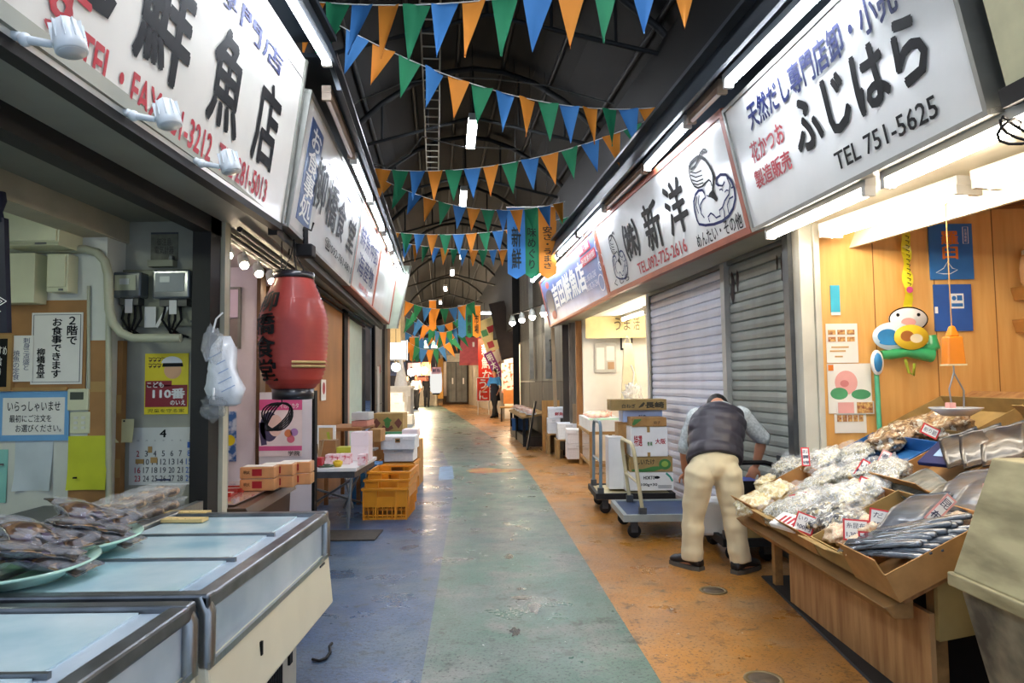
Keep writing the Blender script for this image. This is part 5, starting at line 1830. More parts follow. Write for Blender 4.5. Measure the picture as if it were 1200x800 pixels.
def fig(label, base, J, col, voxel=.012, name='person', facing=0.0, far=False, vest=True, apron=None, beanie=False):
    """J: joints in metres from base. One continuous body; garments, hair and shoes are children."""
    root = thing(name, label, 'person', base)
    SK = mat('skin', '#c98d6c', 0.5, var=0.06)
    P = {k: Vector(v) for k, v in J.items()}
    b = MB()
    fw = P['fwd'].normalized()
    sd = Vector((fw.y, -fw.x, 0)).normalized()
    pel, chest, neck, head = P['pelvis'], P['chest'], P['neck'], P['head']
    hr = P['hr'].x if 'hr' in P else .1
    tor = (chest - pel).normalized()
    fr = tor.cross(sd).normalized()
    b.loft([(pel - tor * .08, .09, .07, sd, fr), (pel, .125, .085, sd, fr), (pel.lerp(chest, .4), .125, .085, sd, fr), (chest, .17, .11, sd, fr), (chest.lerp(neck, .7), .13, .09, sd, fr), (neck, .06, .06, sd, fr)], 16)
    b.tube([chest.lerp(neck, .6), neck, neck.lerp(head, .6)], [.07, .058, .056], 12)
    hd = P['face'].normalized()
    up = P['crown'].normalized()
    hs = up.cross(hd).normalized()
    Rh = Matrix((hs, hd, up)).transposed()
    b.ball(head, (.076, .095, .115), 20, 14, R=Rh)
    b.ball(head + hd * .04 - up * .06, (.055, .06, .06), 14, 10, R=Rh)          # jaw
    b.ball(head + hd * .10 - up * .012, (.014, .018, .026), 10, 8, R=Rh)        # nose
    b.ball(head + hd * .088 - up * .055, (.026, .012, .009), 10, 6, R=Rh)       # lips
    for s in (-1, 1):
        b.ball(head + hs * .078 * s - hd * .005, (.012, .026, .034), 10, 8, R=Rh)   # ears
    for s in ('l', 'r'):
        sh, el, wr, ha = P['sh_' + s], P['el_' + s], P['wr_' + s], P['ha_' + s]
        b.ball(sh, .062)
        b.tube([chest.lerp(neck, .4).lerp(sh, .5), sh, sh.lerp(el, .4), el, el.lerp(wr, .3), wr], [.06, .056, .05, .041, .042, .028], 12)
        d = (ha - wr).normalized()
        side = P.get('palm_' + s, Vector((1, 0, 0)))
        side = (side - d * side.dot(d)).normalized()
        nrm = d.cross(side).normalized()
        pc = wr + d * .055
        Rp = Matrix((side, nrm, d)).transposed()
        b.ball(pc, (.040, .017, .055), 14, 10, R=Rp)
        if not far:
            for k, (off, ln) in enumerate(((-.030, .065), (-.010, .075), (.010, .07), (.029, .055))):
                a = pc + side * off + d * .035
                c1 = a + d * (ln * .45) + nrm * .008
                c2 = c1 + d * (ln * .33) + nrm * .018
                c3 = c2 + d * (ln * .18) + nrm * .022
                b.tube([a, c1, c2, c3], [.010, .0092, .0085, .007], 8)
            tq = pc - side * .034 - d * .02
            b.tube([tq, tq - side * .025 + d * .025 + nrm * .012, tq - side * .028 + d * .055 + nrm * .022], [.013, .0105, .008], 8)
        else:
            for k, off in enumerate((-.028, -.009, .010, .027)):
                b.tube([pc + side * off + d * .03, pc + side * off * 1.1 + d * .07 + nrm * .008, pc + side * off * 1.1 + d * .10 + nrm * .02], [.010, .009, .007], 6)
            b.tube([pc - side * .03 - d * .02, pc - side * .058 + d * .01 + nrm * .01, pc - side * .06 + d * .035 + nrm * .015], [.012, .01, .008], 6)
    for s in ('l', 'r'):
        hp, kn, an, to = P['hip_' + s], P['kn_' + s], P['an_' + s], P['to_' + s]
        b.tube([hp, hp.lerp(kn, .4), kn, kn.lerp(an, .3), an], [.085, .075, .055, .055, .038], 12)
        b.tube([an - V(0, 0, .03), an.lerp(to, .5) - V(0, 0, .03), to], [.04, .036, .026], 10)
    body = link_mesh(fuse(b, voxel, 3), 'body', SK, root)
    # eyes and mouth
    e = MB()
    for s in (-1, 1):
        e.ball(head + hd * .088 + hs * .032 * s + up * .012, .0085, 8, 6)
    e.build('eye', BLACK, root)
    e = MB(); e.ball(head + hd * .096 - up * .055, (.022, .006, .004), 8, 6, R=Rh); e.build('mouth', mat('lip', '#a05a50', 0.5), root)
    # trousers
    b = MB()
    b.loft([(pel - tor * .13, .06, .05, sd, fr), (pel - tor * .08, .13, .10, sd, fr), (pel - tor * .0, .172, .128, sd, fr), (pel + tor * .10, .168, .125, sd, fr)], 16)
    for s in ('l', 'r'):
        hp, kn, an = P['hip_' + s], P['kn_' + s], P['an_' + s]
        hem = an + V(0, 0, .0)
        b.tube([hp.lerp(pel, .4) + V(0, 0, .03), hp, hp.lerp(kn, .35), kn, kn.lerp(hem, .5), hem + (hem - kn).normalized() * .02], [.10, .108, .098, .080, .076, .078], 16)
    me = fuse(b, voxel, 9)
    for v in me.vertices:      # cloth folds
        n = noise.noise(v.co * 9.0) * .010 + noise.noise(Vector((v.co.x * 9, v.co.y * 9, v.co.z * 20))) * .004
        v.co += v.normal * n
    link_mesh(me, 'trousers', col['trousers'], root)
    # shirt with sleeves
    b = MB()
    b.loft([(pel + tor * .02, .165, .12, sd, fr), (pel.lerp(chest, .4), .155, .115, sd, fr), (chest, .185, .125, sd, fr), (chest.lerp(neck, .75), .13, .10, sd, fr), (neck - (neck - chest).normalized() * .01, .072, .07, sd, fr)], 16)
    for s in ('l', 'r'):
        sh, el, wr = P['sh_' + s], P['el_' + s], P['wr_' + s]
        k = col.get('sleeve', 1.0)
        end = el.lerp(wr, k) if k >= 0 else sh.lerp(el, 1 + k)
        b.ball(sh, .078)
        b.tube([chest.lerp(neck, .4).lerp(sh, .5), sh, sh.lerp(el, .5), el, end] if k > .05 else [chest.lerp(neck, .4).lerp(sh, .5), sh, sh.lerp(el, .5), el], [.078, .074, .070, .064, .060][:5 if k > .05 else 4], 14)
    me = fuse(b, voxel, 3)
    for v in me.vertices:
        v.co += v.normal * (noise.noise(v.co * 14.0) * .008)
    link_mesh(me, 'shirt', col['shirt'], root)
    if vest:
        b = MB()
        b.loft([(pel + tor * .015, .195, .15, sd, fr), (pel + tor * .05, .205, .16, sd, fr), (pel.lerp(chest, .35), .195, .155, sd, fr), (pel.lerp(chest, .7), .205, .16, sd, fr), (chest, .215, .16, sd, fr), (chest.lerp(neck, .5), .19, .135, sd, fr), (chest.lerp(neck, .78), .12, .10, sd, fr), (chest.lerp(neck, .86), .085, .08, sd, fr)], 22)
        me = fuse(b, voxel, 2)
        for v in me.vertices:   # quilted rolls
            t_ = (v.co - pel).dot(tor)
            v.co += v.normal * (.010 * abs(math.sin(t_ * PI / .105)) - .006 + .006 * noise.noise(v.co * 16))
        link_mesh(me, 'quilted_vest', col['vest'], root)
    if apron:
        b = MB()
        b.loft([(pel - tor * .34 + fr * .0, .20, .17, sd, fr), (pel, .185, .145, sd, fr), (pel.lerp(chest, .5), .175, .135, sd, fr), (chest, .17, .135, sd, fr)], 18)
        link_mesh(fuse(b, voxel, 2), 'apron', apron, root)
    # shoes
    for s in ('l', 'r'):
        an, to = P['an_' + s], P['to_' + s]
        dz = V(to.x - an.x, to.y - an.y, 0).normalized()
        sx = V(dz.y, -dz.x, 0)
        b = MB()
        h0 = V(an.x, an.y, 0)
        secs = []
        for q, w_, hh in ((-.075, .03, .05), (-.06, .042, .085), (0, .045, .10), (.06, .046, .085), (.12, .05, .06), (.17, .046, .05), (.195, .03, .035)):
            secs.append((h0 + dz * q + V(0, 0, .022 + hh / 2), w_, hh / 2, sx, V(0, 0, 1)))
        b.loft(secs, 14)
        so = b.build('shoe', col['shoe'], root)
        b = MB()
        o1 = [(h0 + dz * q + sx * w_ * s_) for q, w_, s_ in ((-.08, .03, 1), (-.03, .05, 1), (.06, .05, 1), (.13, .055, 1), (.19, .04, 1), (.205, 0, 1), (.19, .04, -1), (.13, .055, -1), (.06, .05, -1), (-.03, .05, -1), (-.08, .03, -1))]
        b.prism([p + V(0, 0, 0) for p in o1][::-1], [p + V(0, 0, .028) for p in o1][::-1])
        b.build('sole', col.get('sole', BLACK), so)
    # hair
    b = MB()
    b.ball(head + up * .022 - hd * .014, (.084, .100, .108), 18, 12, R=Rh)
    me = b.mesh('hair')
    keep = MB()
    for pl in me.polygons:
        c = sum((me.vertices[i].co for i in pl.vertices), Vector()) / len(pl.vertices) - head
        if c.dot(hd) < .055 and (c.dot(up) > -.01 or c.dot(hd) < -.02) and c.dot(up) > -.07:
            keep.add([me.vertices[i].co for i in pl.vertices], [tuple(range(len(pl.vertices)))], 0, True)
    o = keep.build('hair' if not beanie else 'cap', col['hair'], root)
    return root


KHAKI = mat('pale_khaki_cloth', '#d9cba6', 0.85, var=0.08, scale=5, sheen=.2)
VEST = mat('charcoal_quilted_nylon', '#33303a', 0.5, var=0.2, scale=8)
SHIRT = mat('grey_check_shirt', '#ccd3d4', 0.8, var=0.2, scale=60, hex2='#aab3b5')
HAIR = mat('black_hair', '#15120f', 0.5, var=0.3, scale=30, stretch=(8, 8, 1))
# bending man
BY = 4.92
base = Vector((1.44, BY, 0))


def MJ(px, py, dy):
    return onY(px, py, BY + dy) - base


J = dict(pelvis=MJ(837, 543, 0.02), chest=MJ(840, 498, .22), neck=MJ(841, 474, .36), head=MJ(841, 474, .52) + V(0, 0, -.03), fwd=(.12, 1, 0), face=(.05, .55, -1), crown=(.1, 1, .45),
         hip_l=MJ(820, 556, .0), hip_r=MJ(853, 556, .0), kn_l=MJ(812, 606, .05), kn_r=MJ(860, 606, -.02), an_l=MJ(812, 655, 0.05), an_r=MJ(868, 662, -.06), to_l=MJ(812, 660, .0) + V(-.07, .17, -.0), to_r=MJ(868, 668, -.06) + V(.16, .12, 0),
         sh_l=MJ(816, 490, .30), el_l=MJ(803, 524, .36), wr_l=MJ(803, 552, .48), ha_l=MJ(806, 566, .55),
         sh_r=MJ(868, 487, .30), el_r=MJ(893, 514, .34), wr_r=MJ(886, 545, .40), ha_r=MJ(879, 560, .40), palm_r=(-1, .2, 0), palm_l=(1, 0, 0))
J['an_l'].z = .085
J['an_r'].z = .085
J['to_l'].z = .04
J['to_r'].z = .04
fig('man bending forward in a charcoal quilted vest, pale trousers and dark shoes, seen from behind', base, J,
    dict(trousers=KHAKI, shirt=SHIRT, vest=VEST, shoe=mat('black_trainer', '#1e1e20', 0.5, var=0.3), sole=mat('grey_sole', '#55524a', 0.7), hair=HAIR, sleeve=.12), .0085)


def standing(label, x, y, s, ang, col, stride=.18, arm=.15, vest=False, apron=None, z=0.0, beanie=False):
    c, si = math.cos(ang), math.sin(ang)

    def T(a, f, h):      # a: to the person's left side, f: forward
        return V((f * c - a * si) * s, (f * si + a * c) * s, h * s)
    J = dict(pelvis=T(0, 0, .93), chest=T(0, .02, 1.24), neck=T(0, .0, 1.46), head=T(0, .02, 1.62), fwd=(c, si, 0), face=(c, si, -.05), crown=(0, 0, 1),
             hip_l=T(.09, 0, .88), hip_r=T(-.09, 0, .88), kn_l=T(.09, stride * .6, .49), kn_r=T(-.09, -stride * .25, .48), an_l=T(.08, stride, .085), an_r=T(-.08, -stride, .085), to_l=T(.09, stride + .16, .04), to_r=T(-.10, -stride + .16, .04),
             sh_l=T(.18, 0, 1.40), sh_r=T(-.18, 0, 1.40), el_l=T(.25, -arm * .4, 1.13), el_r=T(-.27, arm * .3, 1.14), wr_l=T(.22, arm * .6, .92), wr_r=T(-.30, arm * 1.6, .98), ha_l=T(.21, arm * .9, .83), ha_r=T(-.30, arm * 2.2, .93), palm_l=(c, si, 0), palm_r=(c, si, 0))
    return fig(label, V(x, y, z), J, col, .016, far=True, vest=vest, apron=apron, beanie=beanie)


BLUESH = mat('bright_blue_shirt', '#3d8fd8', 0.7, var=0.1)
DARKC = mat('black_cloth', '#17181d', 0.8, var=0.2)
standing('person in a blue shirt, dark apron and dark trousers walking down the lane', -.67, 26.0, 1.05, math.radians(235), dict(trousers=DARKC, shirt=BLUESH, shoe=BLACK, hair=HAIR, sleeve=.1), .2, .18, apron=mat('navy_apron', '#151b2e', 0.8, var=0.15), beanie=False)

# ================================================================== LEFT ROW: FISH SHOP WITH THE GLASS FREEZERS
WALLG = mat('grey_green_wall', '#b9bba6', 0.65, var=0.14, scale=1.8, detail=8)
WALLM = mat('stained_grey_wall', '#a9a99a', 0.6, var=0.2, scale=2.2, detail=8)
BOARDW = mat('white_wall_board', '#d9dbd0', 0.5, var=0.06)
CORK = mat('tan_hardboard', '#a97b48', 0.7, var=0.15, scale=5, detail=8)
CEILG = mat('grey_ceiling_board', '#8b8c7e', 0.65, var=0.12, scale=1.5)
YA = 4.12       # the white board wall
YB = 4.32       # the recessed wall with the meters
b = MB(); b.bx(-4.2, -2.46, YA, YA + .3, 0, 2.44)
struct('wall_back', b, BOARDW)
b = MB(); b.bx(-2.46, -1.84, YB, YB + .12, 0, 2.44)
struct('wall_back', b, WALLM)
b = MB(); b.bx(-4.3, -4.2, -.5, YA + .3, 0, 2.44)
struct('wall_left', b, WALLG)
b = MB(); b.bx(-4.3, -1.86, -.5, YB + .1, 2.40, 2.46)
struct('ceiling', b, CEILG)
b = MB(); b.bx(-2.62, -2.44, -.5, YB, 2.26, 2.40)
struct('trim_9', b, mat('pale_tan_beam', '#b8b096', 0.6, var=0.1))
# dark upright at the shop's corner and pale door frame beyond
b = MB(); b.bx(-1.93, -1.82, 4.10, 4.24, 0, 2.40)
struct('trim_10', b, DARKBEAM)
b = MB(); b.bx(-1.86, -1.80, 4.26, 4.33, 0, 2.40)
struct('trim_11', b, mat('pale_door_frame', '#c9c5b0', 0.5, 0.1, 0.1))
tube_lamp('ceiling tube inside the fish shop over the freezers', (-3.0, 1.8, 2.33), (-3.0, 3.0, 2.33), emit('dim_greenish_tube', '#f4ffe8', 40))

o, w, h = wall_item('hardboard_panel', 'tan hardboard panel behind the diner notices on the white wall', 'panel', -40, 352, 102, 457, YA - .001, CORK, .008)
o, w, h = wall_item('hardboard_panel', 'tall tan hardboard strip right of the yellow sheet', 'panel', 104, 399, 128, 600, YA - .001, CORK, .008)
patch(o, 'tape_strip', TAPE, [(-w / 2, h * .2, w / 2, h * .26), (-w / 2, -h * .12, w / 2, -h * .05)], -.009)
o, w, h = wall_item('hardboard_panel', 'tan hardboard piece below the yellow sheet', 'panel', 80, 570, 126, 640, YA - .001, CORK, .008)
o, w, h = wall_item('hardboard_panel', 'narrow stack of tan board offcuts beside the grey pipe', 'panel', 130, 400, 147, 610, YB - .02, CORK, .05)
patch(o, 'tape_strip', TAPE, [(-w / 2, h * .1, w / 2, h * .2), (-w / 2, -h * .25, w / 2, -h * .15)], -.051)

# conduit
PVC = mat('grey_green_pipe', '#b5b79e', 0.45, var=0.08)
pts = [onY(px, py, YA - .03) for px, py in ((-20, 293), (60, 292), (100, 292), (114, 296), (123, 306), (127, 322), (127.5, 345), (128, 362), (132, 378), (142, 390), (156, 396))] + [onY(212, 396, YA - .02)]
tag(MB().tube(pts, .026, 12).build('conduit_pipe', PVC), 'thick grey pipe curving from the cabinets down past the electric meters', 'pipe')
tag(MB().tube([onY(127.5, 365, YA - .01), onY(127.5, 615, YA - .01)], .018, 8).build('conduit_pipe', PVC), 'thin straight vertical pipe beside the tan boards', 'pipe')
tag(MB().tube([onY(104, 335, YA - .012), onY(104, 456, YA - .012)], .010, 8).build('conduit_pipe', PVC), 'thin pale vertical cable duct right of the upstairs notice', 'pipe')

# cabinets high on the wall
BEIGEC = mat('cream_metal_cabinet', '#d5d6b4', 0.4, var=0.06)


def cabinet(name, label, px0, px1, py0, py1, Y, d, m, door=True):
    a, c = onY(px0, py1, Y - d), onY(px1, py0, Y - d)
    W, H = c.x - a.x, c.z - a.z
    r = thing(name, label, 'cabinet', (a.x, Y - d, a.z))
    b = MB(); b.bx(0, W, 0, d, 0, H); b.build('case', m, r, .004)
    if door:
        b = MB(); b.bx(.01, W - .01, -.012, 0, H * .12, H - .01); b.build('door', m, r, .003)
        b = MB(); b.bx(W * .6, W * .8, -.006, 0, H * .03, H * .08); b.build('latch', DKSTEEL, r)
    return r, W, H


r, W, H = cabinet('air_conditioner', 'cream air conditioner unit high on the wall beneath the ceiling beam', 0, 70, 246, 288, YA, .22, BEIGEC)
r['category'] = 'air conditioner'
b = MB(); b.bx(.0, W, -.004, .0, H * .02, H * .10); b.build('louver', mat('cream_shade', '#b5b694', 0.5), r)
cabinet('wall_cabinet', 'plain cream cabinet at the left, under the air conditioner', -10, 41, 296, 355, YA, .12, BEIGEC, False)
cabinet('switch_box', 'small cream switch box right of the plain cream cabinet', 54, 80, 297, 342, YA, .10, BEIGEC)

# electric meters
c0, c1 = onY(137, 383, YB - .03), onY(231, 315, YB - .03)
W, H = c1.x - c0.x, c1.z - c0.z
METB = mat('grey_green_meter_board', '#8f9078', 0.5, var=0.15, scale=4)
SMOKE = mat('smoky_meter_cover', '#5d6468', 0.15, var=0.2, coat=0.8)
r = thing('meter_board', 'grey green board carrying two electric meters and their black cables', 'meter board', (c0.x, YB - .03, c0.z))
b = MB(); b.bx(0, W, 0, .03, 0, H); b.build('board', METB, r, .006)
b = MB()
for x, z in ((.02, .03), (W - .03, .03), (W - .03, H - .03), (.02, H - .03)):
    b.bx(x - .006, x + .006, -.004, 0, z - .006, z + .006)
b.build('screw', DKSTEEL, r)
for k, (x0, x1, z0, z1) in enumerate(((.02, .20, .48, .92), (.27, .50, .45, .95))):
    m_ = MB(); m_.bx(x0, x1, -.10, 0, H * z0, H * z1); mo = m_.build('electric_meter', SMOKE, r, .012)
    d = MB(); d.bx(x0 + .02, x1 - .03, -.104, -.10, H * (z0 + .12), H * (z1 - .06)); d.build('dial', mat('meter_dial', '#a8ad92', 0.4, var=0.1) if not k else mat('meter_dial_grey', '#8a9194', 0.4), mo)
    d = MB(); d.bx(x0 + .05, x0 + .11, -.107, -.104, H * (z1 - .22), H * (z1 - .12)); d.build('display', mat('pale_display', '#c4ccc8', 0.3), mo)
    d = MB(); d.bx(x0 + .03, x1 - .03, -.07, 0, H * (z0 - .12), H * z0); d.build('terminal_cover', mat('dark_terminal', '#2c2e2c', 0.4), mo)
    d = MB(); d.bx((x0 + x1) / 2 - .02, (x0 + x1) / 2 + .025, -.075, -.07, H * (z0 - .26), H * (z0 - .02)); d.build('paper_tag', PAPER, mo)
    for j in range(4):
        q = MB(); xx = x0 + .05 + j * .03
        q.tube([(xx, -.03, H * (z0 - .1)), (xx + .01 * (j - 1), -.05, H * (z0 - .35)), (xx + .02 * (1 - j), -.03, -.02 - .02 * (j % 2)), (xx + .04, .01, -.07)], .008, 6)
        q.build('cable', BLACK, r)
b = MB(); b.box((.30, -.03, H * .16), (.02, .006, .15), R=Matrix.Rotation(.5, 3, 'Y')); b.box((.22, -.02, H * .16), (.07, .006, .13)); b.build('paper_tag', PAPER, r)
o, w, h = wall_item('old_notice', 'dark faded notice above the electric meters', 'notice', 177, 272, 209, 306, YB, mat('dim_faded_paper', '#7c7b68', 0.7, var=0.25, scale=14))
patch(o, 'frame_edge', DKSTEEL, [(-w / 2, h / 2 - .012, w / 2, h / 2)], -.004)
lettering(o, '御注意\n電気計器', -w * .35, -h * .25, w * .35, h * .3, -.0055, mat('faded_ink', '#4a4a40', 0.8))
t = thing('small_ledge', 'small pale ledge under the faded notice', 'shelf', onY(195, 310, YB))
b = MB(); b.bx(-.09, .07, -.06, 0, -.02, .02); b.build('board', METB, t)
b = MB(); b.bx(.04, .06, -.05, -.02, .02, .05); b.build('clip', DKSTEEL, t)

# notices
o, w, h = wall_item('notice', 'white portrait notice in bold black upright characters about meals upstairs', 'notice', 37, 366, 97, 450, YA - .012, PAPER)
b = MB(); b.stroke([(-w * .46, -h * .47), (w * .46, -h * .47), (w * .46, h * .47), (-w * .46, h * .47)], .006, -.0055, closed=True); b.build('ruled_border', mat('grey_print', '#6b6e70'), o)
lettering(o, vert('２階で'), w * .20, h * .05, w * .40, h * .44, -.0055, BLACK, .03, leading=.95)
lettering(o, vert('お食事できます'), -w * .10, -h * .41, w * .10, h * .42, -.0055, BLACK, .03, leading=.95)
lettering(o, vert('柳橋食堂'), -w * .38, -h * .41, -w * .22, -h * .0, -.0055, BLACK, .03, leading=.95)
o, w, h = wall_item('notice', 'narrow white notice with blue handwriting overlapping the upstairs notice', 'notice', 13, 393, 39, 447, YA - .02, PAPER)
INKB = mat('blue_black_ink', '#34406a', 0.6, var=0.1)
lettering(o, vert('刺身三点盛と'), w * .05, -h * .25, w * .36, h * .45, -.0055, INKB, .0, leading=.9)
lettering(o, vert('焼魚の定食'), -w * .38, -h * .46, -w * .08, h * .18, -.0055, INKB, .0, leading=.9)
t = thing('menu_board', 'small blackboard in a pale wood frame at the left edge', 'blackboard', onY(-2, 425, YA - .03))
b = MB(); b.bx(-.12, .07, 0, .015, -.15, .15); b.build('slate', BLACK, t)
b = MB(); b.bx(.06, .085, -.01, .02, -.17, .17); b.bx(-.14, .06, -.01, .02, .145, .17); b.bx(-.14, .06, -.01, .02, -.17, -.145); b.build('frame', PAL, t)
lettering(t, 'おすすめ\n定食\nあり', -.06, -.08, .05, .10, -.002, WHITE)
o, w, h = wall_item('notice', 'white landscape notice with a sky blue border and black handwriting', 'notice', -2, 459, 81, 516, YA - .012, mat('sky_blue_border', '#6fa8d8', 0.6, var=0.06))
patch(o, 'white_field', PAPER, [(-w * .43, -h * .38, w * .44, h * .38)], -.004)
lettering(o, 'いらっしゃいませ', -w * .36, h * .10, w * .38, h * .30, -.0065, BLACK, .01)
lettering(o, '最初にご注文を', -w * .33, -h * .12, w * .26, h * .03, -.0065, BLACK, .005)
lettering(o, 'お選びください。', -w * .24, -h * .32, w * .40, -h * .17, -.0065, BLACK, .005)
b = wall_item('wooden_batten', 'thin wooden batten above the blue-bordered notice', 'batten', -30, 454, 80, 458, YA - .005, PAL, .02)
t = thing('thermostat', 'cream wall thermostat with a dark display', 'thermostat', onY(94, 468, YA))
b = MB(); b.bx(-.063, .063, -.025, 0, -.065, .065); b.build('case', BEIGEC, t, .006)
b = MB(); b.bx(-.045, .035, -.0265, -.025, .0, .045); b.build('display', mat('dark_lcd', '#4a5148', 0.2), t)
t = thing('switch_plate', 'cream plate of small wall switches below the thermostat', 'switch', onY(95, 495, YA))
b = MB(); b.bx(-.06, .06, -.012, 0, -.065, .065); b.build('plate', BEIGEC, t, .004)
for x in (-.025, .02):
    for z in (-.03, 0, .03):
        b = MB(); b.bx(x - .01, x + .012, -.016, -.012, z - .008, z + .008); b.build('switch', BOARDW, t)
NOTEP = mat('pale_blue_note_paper', '#c9d4da', 0.7, var=0.06)


def hung_sheet(label, px0, px1, py0, py1, Y, m, curl=.02, name='paper_sheet', tape=None):
    c = onY((px0 + px1) / 2, (py0 + py1) / 2, Y)
    w, h = (px1 - px0) / 800 * Y, (py1 - py0) / 800 * Y
    r = thing(name, label, 'paper', c)
    b = MB()
    n = 8
    vs = []
    for s_ in (0, .003):
        for i in range(n + 1):
            for j in range(n + 1):
                u, v = i / n - .5, j / n - .5
                vs.append((u * w, -curl * (.5 - v) ** 2 * (.6 + .6 * math.sin(u * 4 + v * 3)) - .004 + s_, v * h))
    N = (n + 1) ** 2
    fs = []
    for i in range(n):
        for j in range(n):
            a = i * (n + 1) + j
            fs.append((a, a + n + 1, a + n + 2, a + 1))
            fs.append((N + a, N + a + 1, N + a + n + 2, N + a + n + 1))
    b.add(vs, fs, 0, True)
    b.build('sheet', m, r)
    if tape:
        t_ = MB(); t_.bx(-w * .25, w * .2, -.010, -.004, h * .44, h * .56); t_.build('tape', tape, r)
    return r, w, h


r, w, h = hung_sheet('pale handwritten note taped under the blue-bordered notice', 18, 62, 511, 574, YA, NOTEP, .03, tape=TAPE)
r, w, h = hung_sheet('yellow green sheet of paper hanging at the right end of the white wall', 80, 126, 511, 573, YA - .012, mat('yellow_green_paper', '#c9cf2e', 0.6, var=0.08), .02)
b = MB(); b.bx(-.07, -.05, -.03, -.02, -.09, -.08); b.build('ink_spot', BLACK, r)
r, w, h = hung_sheet('teal sheet of paper at the far left edge of the white wall', -14, 9, 527, 588, YA, mat('teal_paper', '#8fd0c4', 0.6, var=0.05), .01)
b = MB(); b.bx(-w * .4, w * .4, -.02, -.018, h * .2, h * .24); b.build('ruled_line', mat('grey_print', '#6b6e70'), r)
r, w, h = hung_sheet('small pale yellow note pinned left of the calendar', 136, 157, 491, 518, YB - .06, mat('pale_yellow_paper', '#d8d2a0', 0.7, var=0.06), .02)
b = MB(); b.ball((0, -.012, h * .42), .006, 8, 6); b.build('pin', DKSTEEL, r)
# yellow and crimson poster
o, w, h = wall_item('poster', 'yellow and crimson poster with big white numerals on the grey wall', 'poster', 170, 414, 221, 485, YB - .003, mat('bright_yellow_print', '#ecd81e', 0.45, var=0.04))
CRIM = mat('crimson_print', '#8e1826', 0.45, var=0.05)
patch(o, 'crimson_field', CRIM, [(-w * .48, -h * .38, w * .48, -h * .02), (-w * .48, -h * .04, w * .12, h * .05)], -.0045)
lettering(o, 'こども', -w * .44, -h * .06, -w * .06, h * .03, -.0065, WHITE, .03)
lettering(o, '110番', -w * .30, -h * .24, w * .42, -h * .08, -.0065, WHITE, .05)
lettering(o, 'のいえ', w * .10, -h * .35, w * .44, -h * .27, -.0065, WHITE, .03)
lettering(o, '児童を守る家', -w * .42, -h * .47, w * .42, -h * .41, -.0055, BLACK, .0)
b = MB()
for k in range(7):
    x0 = -w * .42 + (k % 4) * w * .1; z0 = h * .43 - (k // 4) * h * .1
    b.stroke([(x0, z0), (x0 + w * .09, z0 - h * .01), (x0 + w * .03, z0 - h * .07)], .006, -.0055); b.stroke([(x0 + w * .01, z0 - h * .04), (x0 + w * .08, z0 - h * .05)], .006, -.0055)
b.build('brown_scrawl', mat('brown_ink', '#5a3415', 0.6), o)
b = MB(); oval(b, w * .14, h * .22, w * .2, h * .14, -.0055); b.build('round_print', mat('peach_print', '#efb98c', 0.5), o)
b = MB(); b.add([(w * .14 + w * .24 * math.cos(q), -.006, h * .28 + h * .15 * math.sin(q)) for q in [PI * i / 12 for i in range(13)]], [tuple(range(13))]); b.build('round_print', BLACK, o)
b = MB(); b.add([(w * .12 + w * .24 * math.cos(q), -.0065, h * .34 + h * .11 * math.sin(q)) for q in [PI * i / 12 for i in range(13)]], [tuple(range(13))]); b.build('round_print', WHITE, o)
# calendar
o, w, h = wall_item('calendar', 'white calendar page for April with taped spots', 'calendar', 152, 501, 231, 567, YB - .003, mat('calendar_paper', '#d6d8d2', 0.6, var=0.06))
lettering(o, '4', -w * .05, h * .33, w * .04, h * .46, -.0055, BLACK, .03)
days = MB(); sun = MB(); sat = MB(); small_ = MB()
for d in range(1, 31):
    k = d + 5                       # the first falls on a Saturday
    cx_ = -w * .37 + (k % 7) * w * .125
    rw = k // 7
    if rw == 5:
        cx_, rw = -w * .37, 4
        if d == 30:
            continue
    cz_ = h * .19 - rw * h * .145
    text_into({0: sun, 6: sat}.get(k % 7, days), str(d), cx_ - (.018 if d > 9 else .009), cz_ - .018, cx_ + (.018 if d > 9 else .009), cz_ + .018, -.0055, .01)
days.build('lettering', mat('dark_grey_ink', '#3a3d44', 0.6), o)
sun.build('lettering', RED, o)
sat.build('lettering', mat('blue_ink', '#3a6ac0', 0.6), o)
for i, s in enumerate('日月火水木金土'):
    text_into(small_, s, -w * .385 + i * w * .125, h * .26, -w * .355 + i * w * .125, h * .285, -.0055)
small_.build('lettering', mat('grey_print', '#6b6e70'), o)
patch(o, 'tape_spot', TAPE, [(-w * .40, -h * .13, -w * .28, -h * .05), (-w * .18, -h * .12, -w * .08, -h * .02), (-w * .22, h * .06, -w * .16, h * .17)], -.007)
b = MB(); b.bx(-w * .10, w * .12, -.0055, -.005, -h * .43, -h * .40); b.build('small_print', INKB, o)

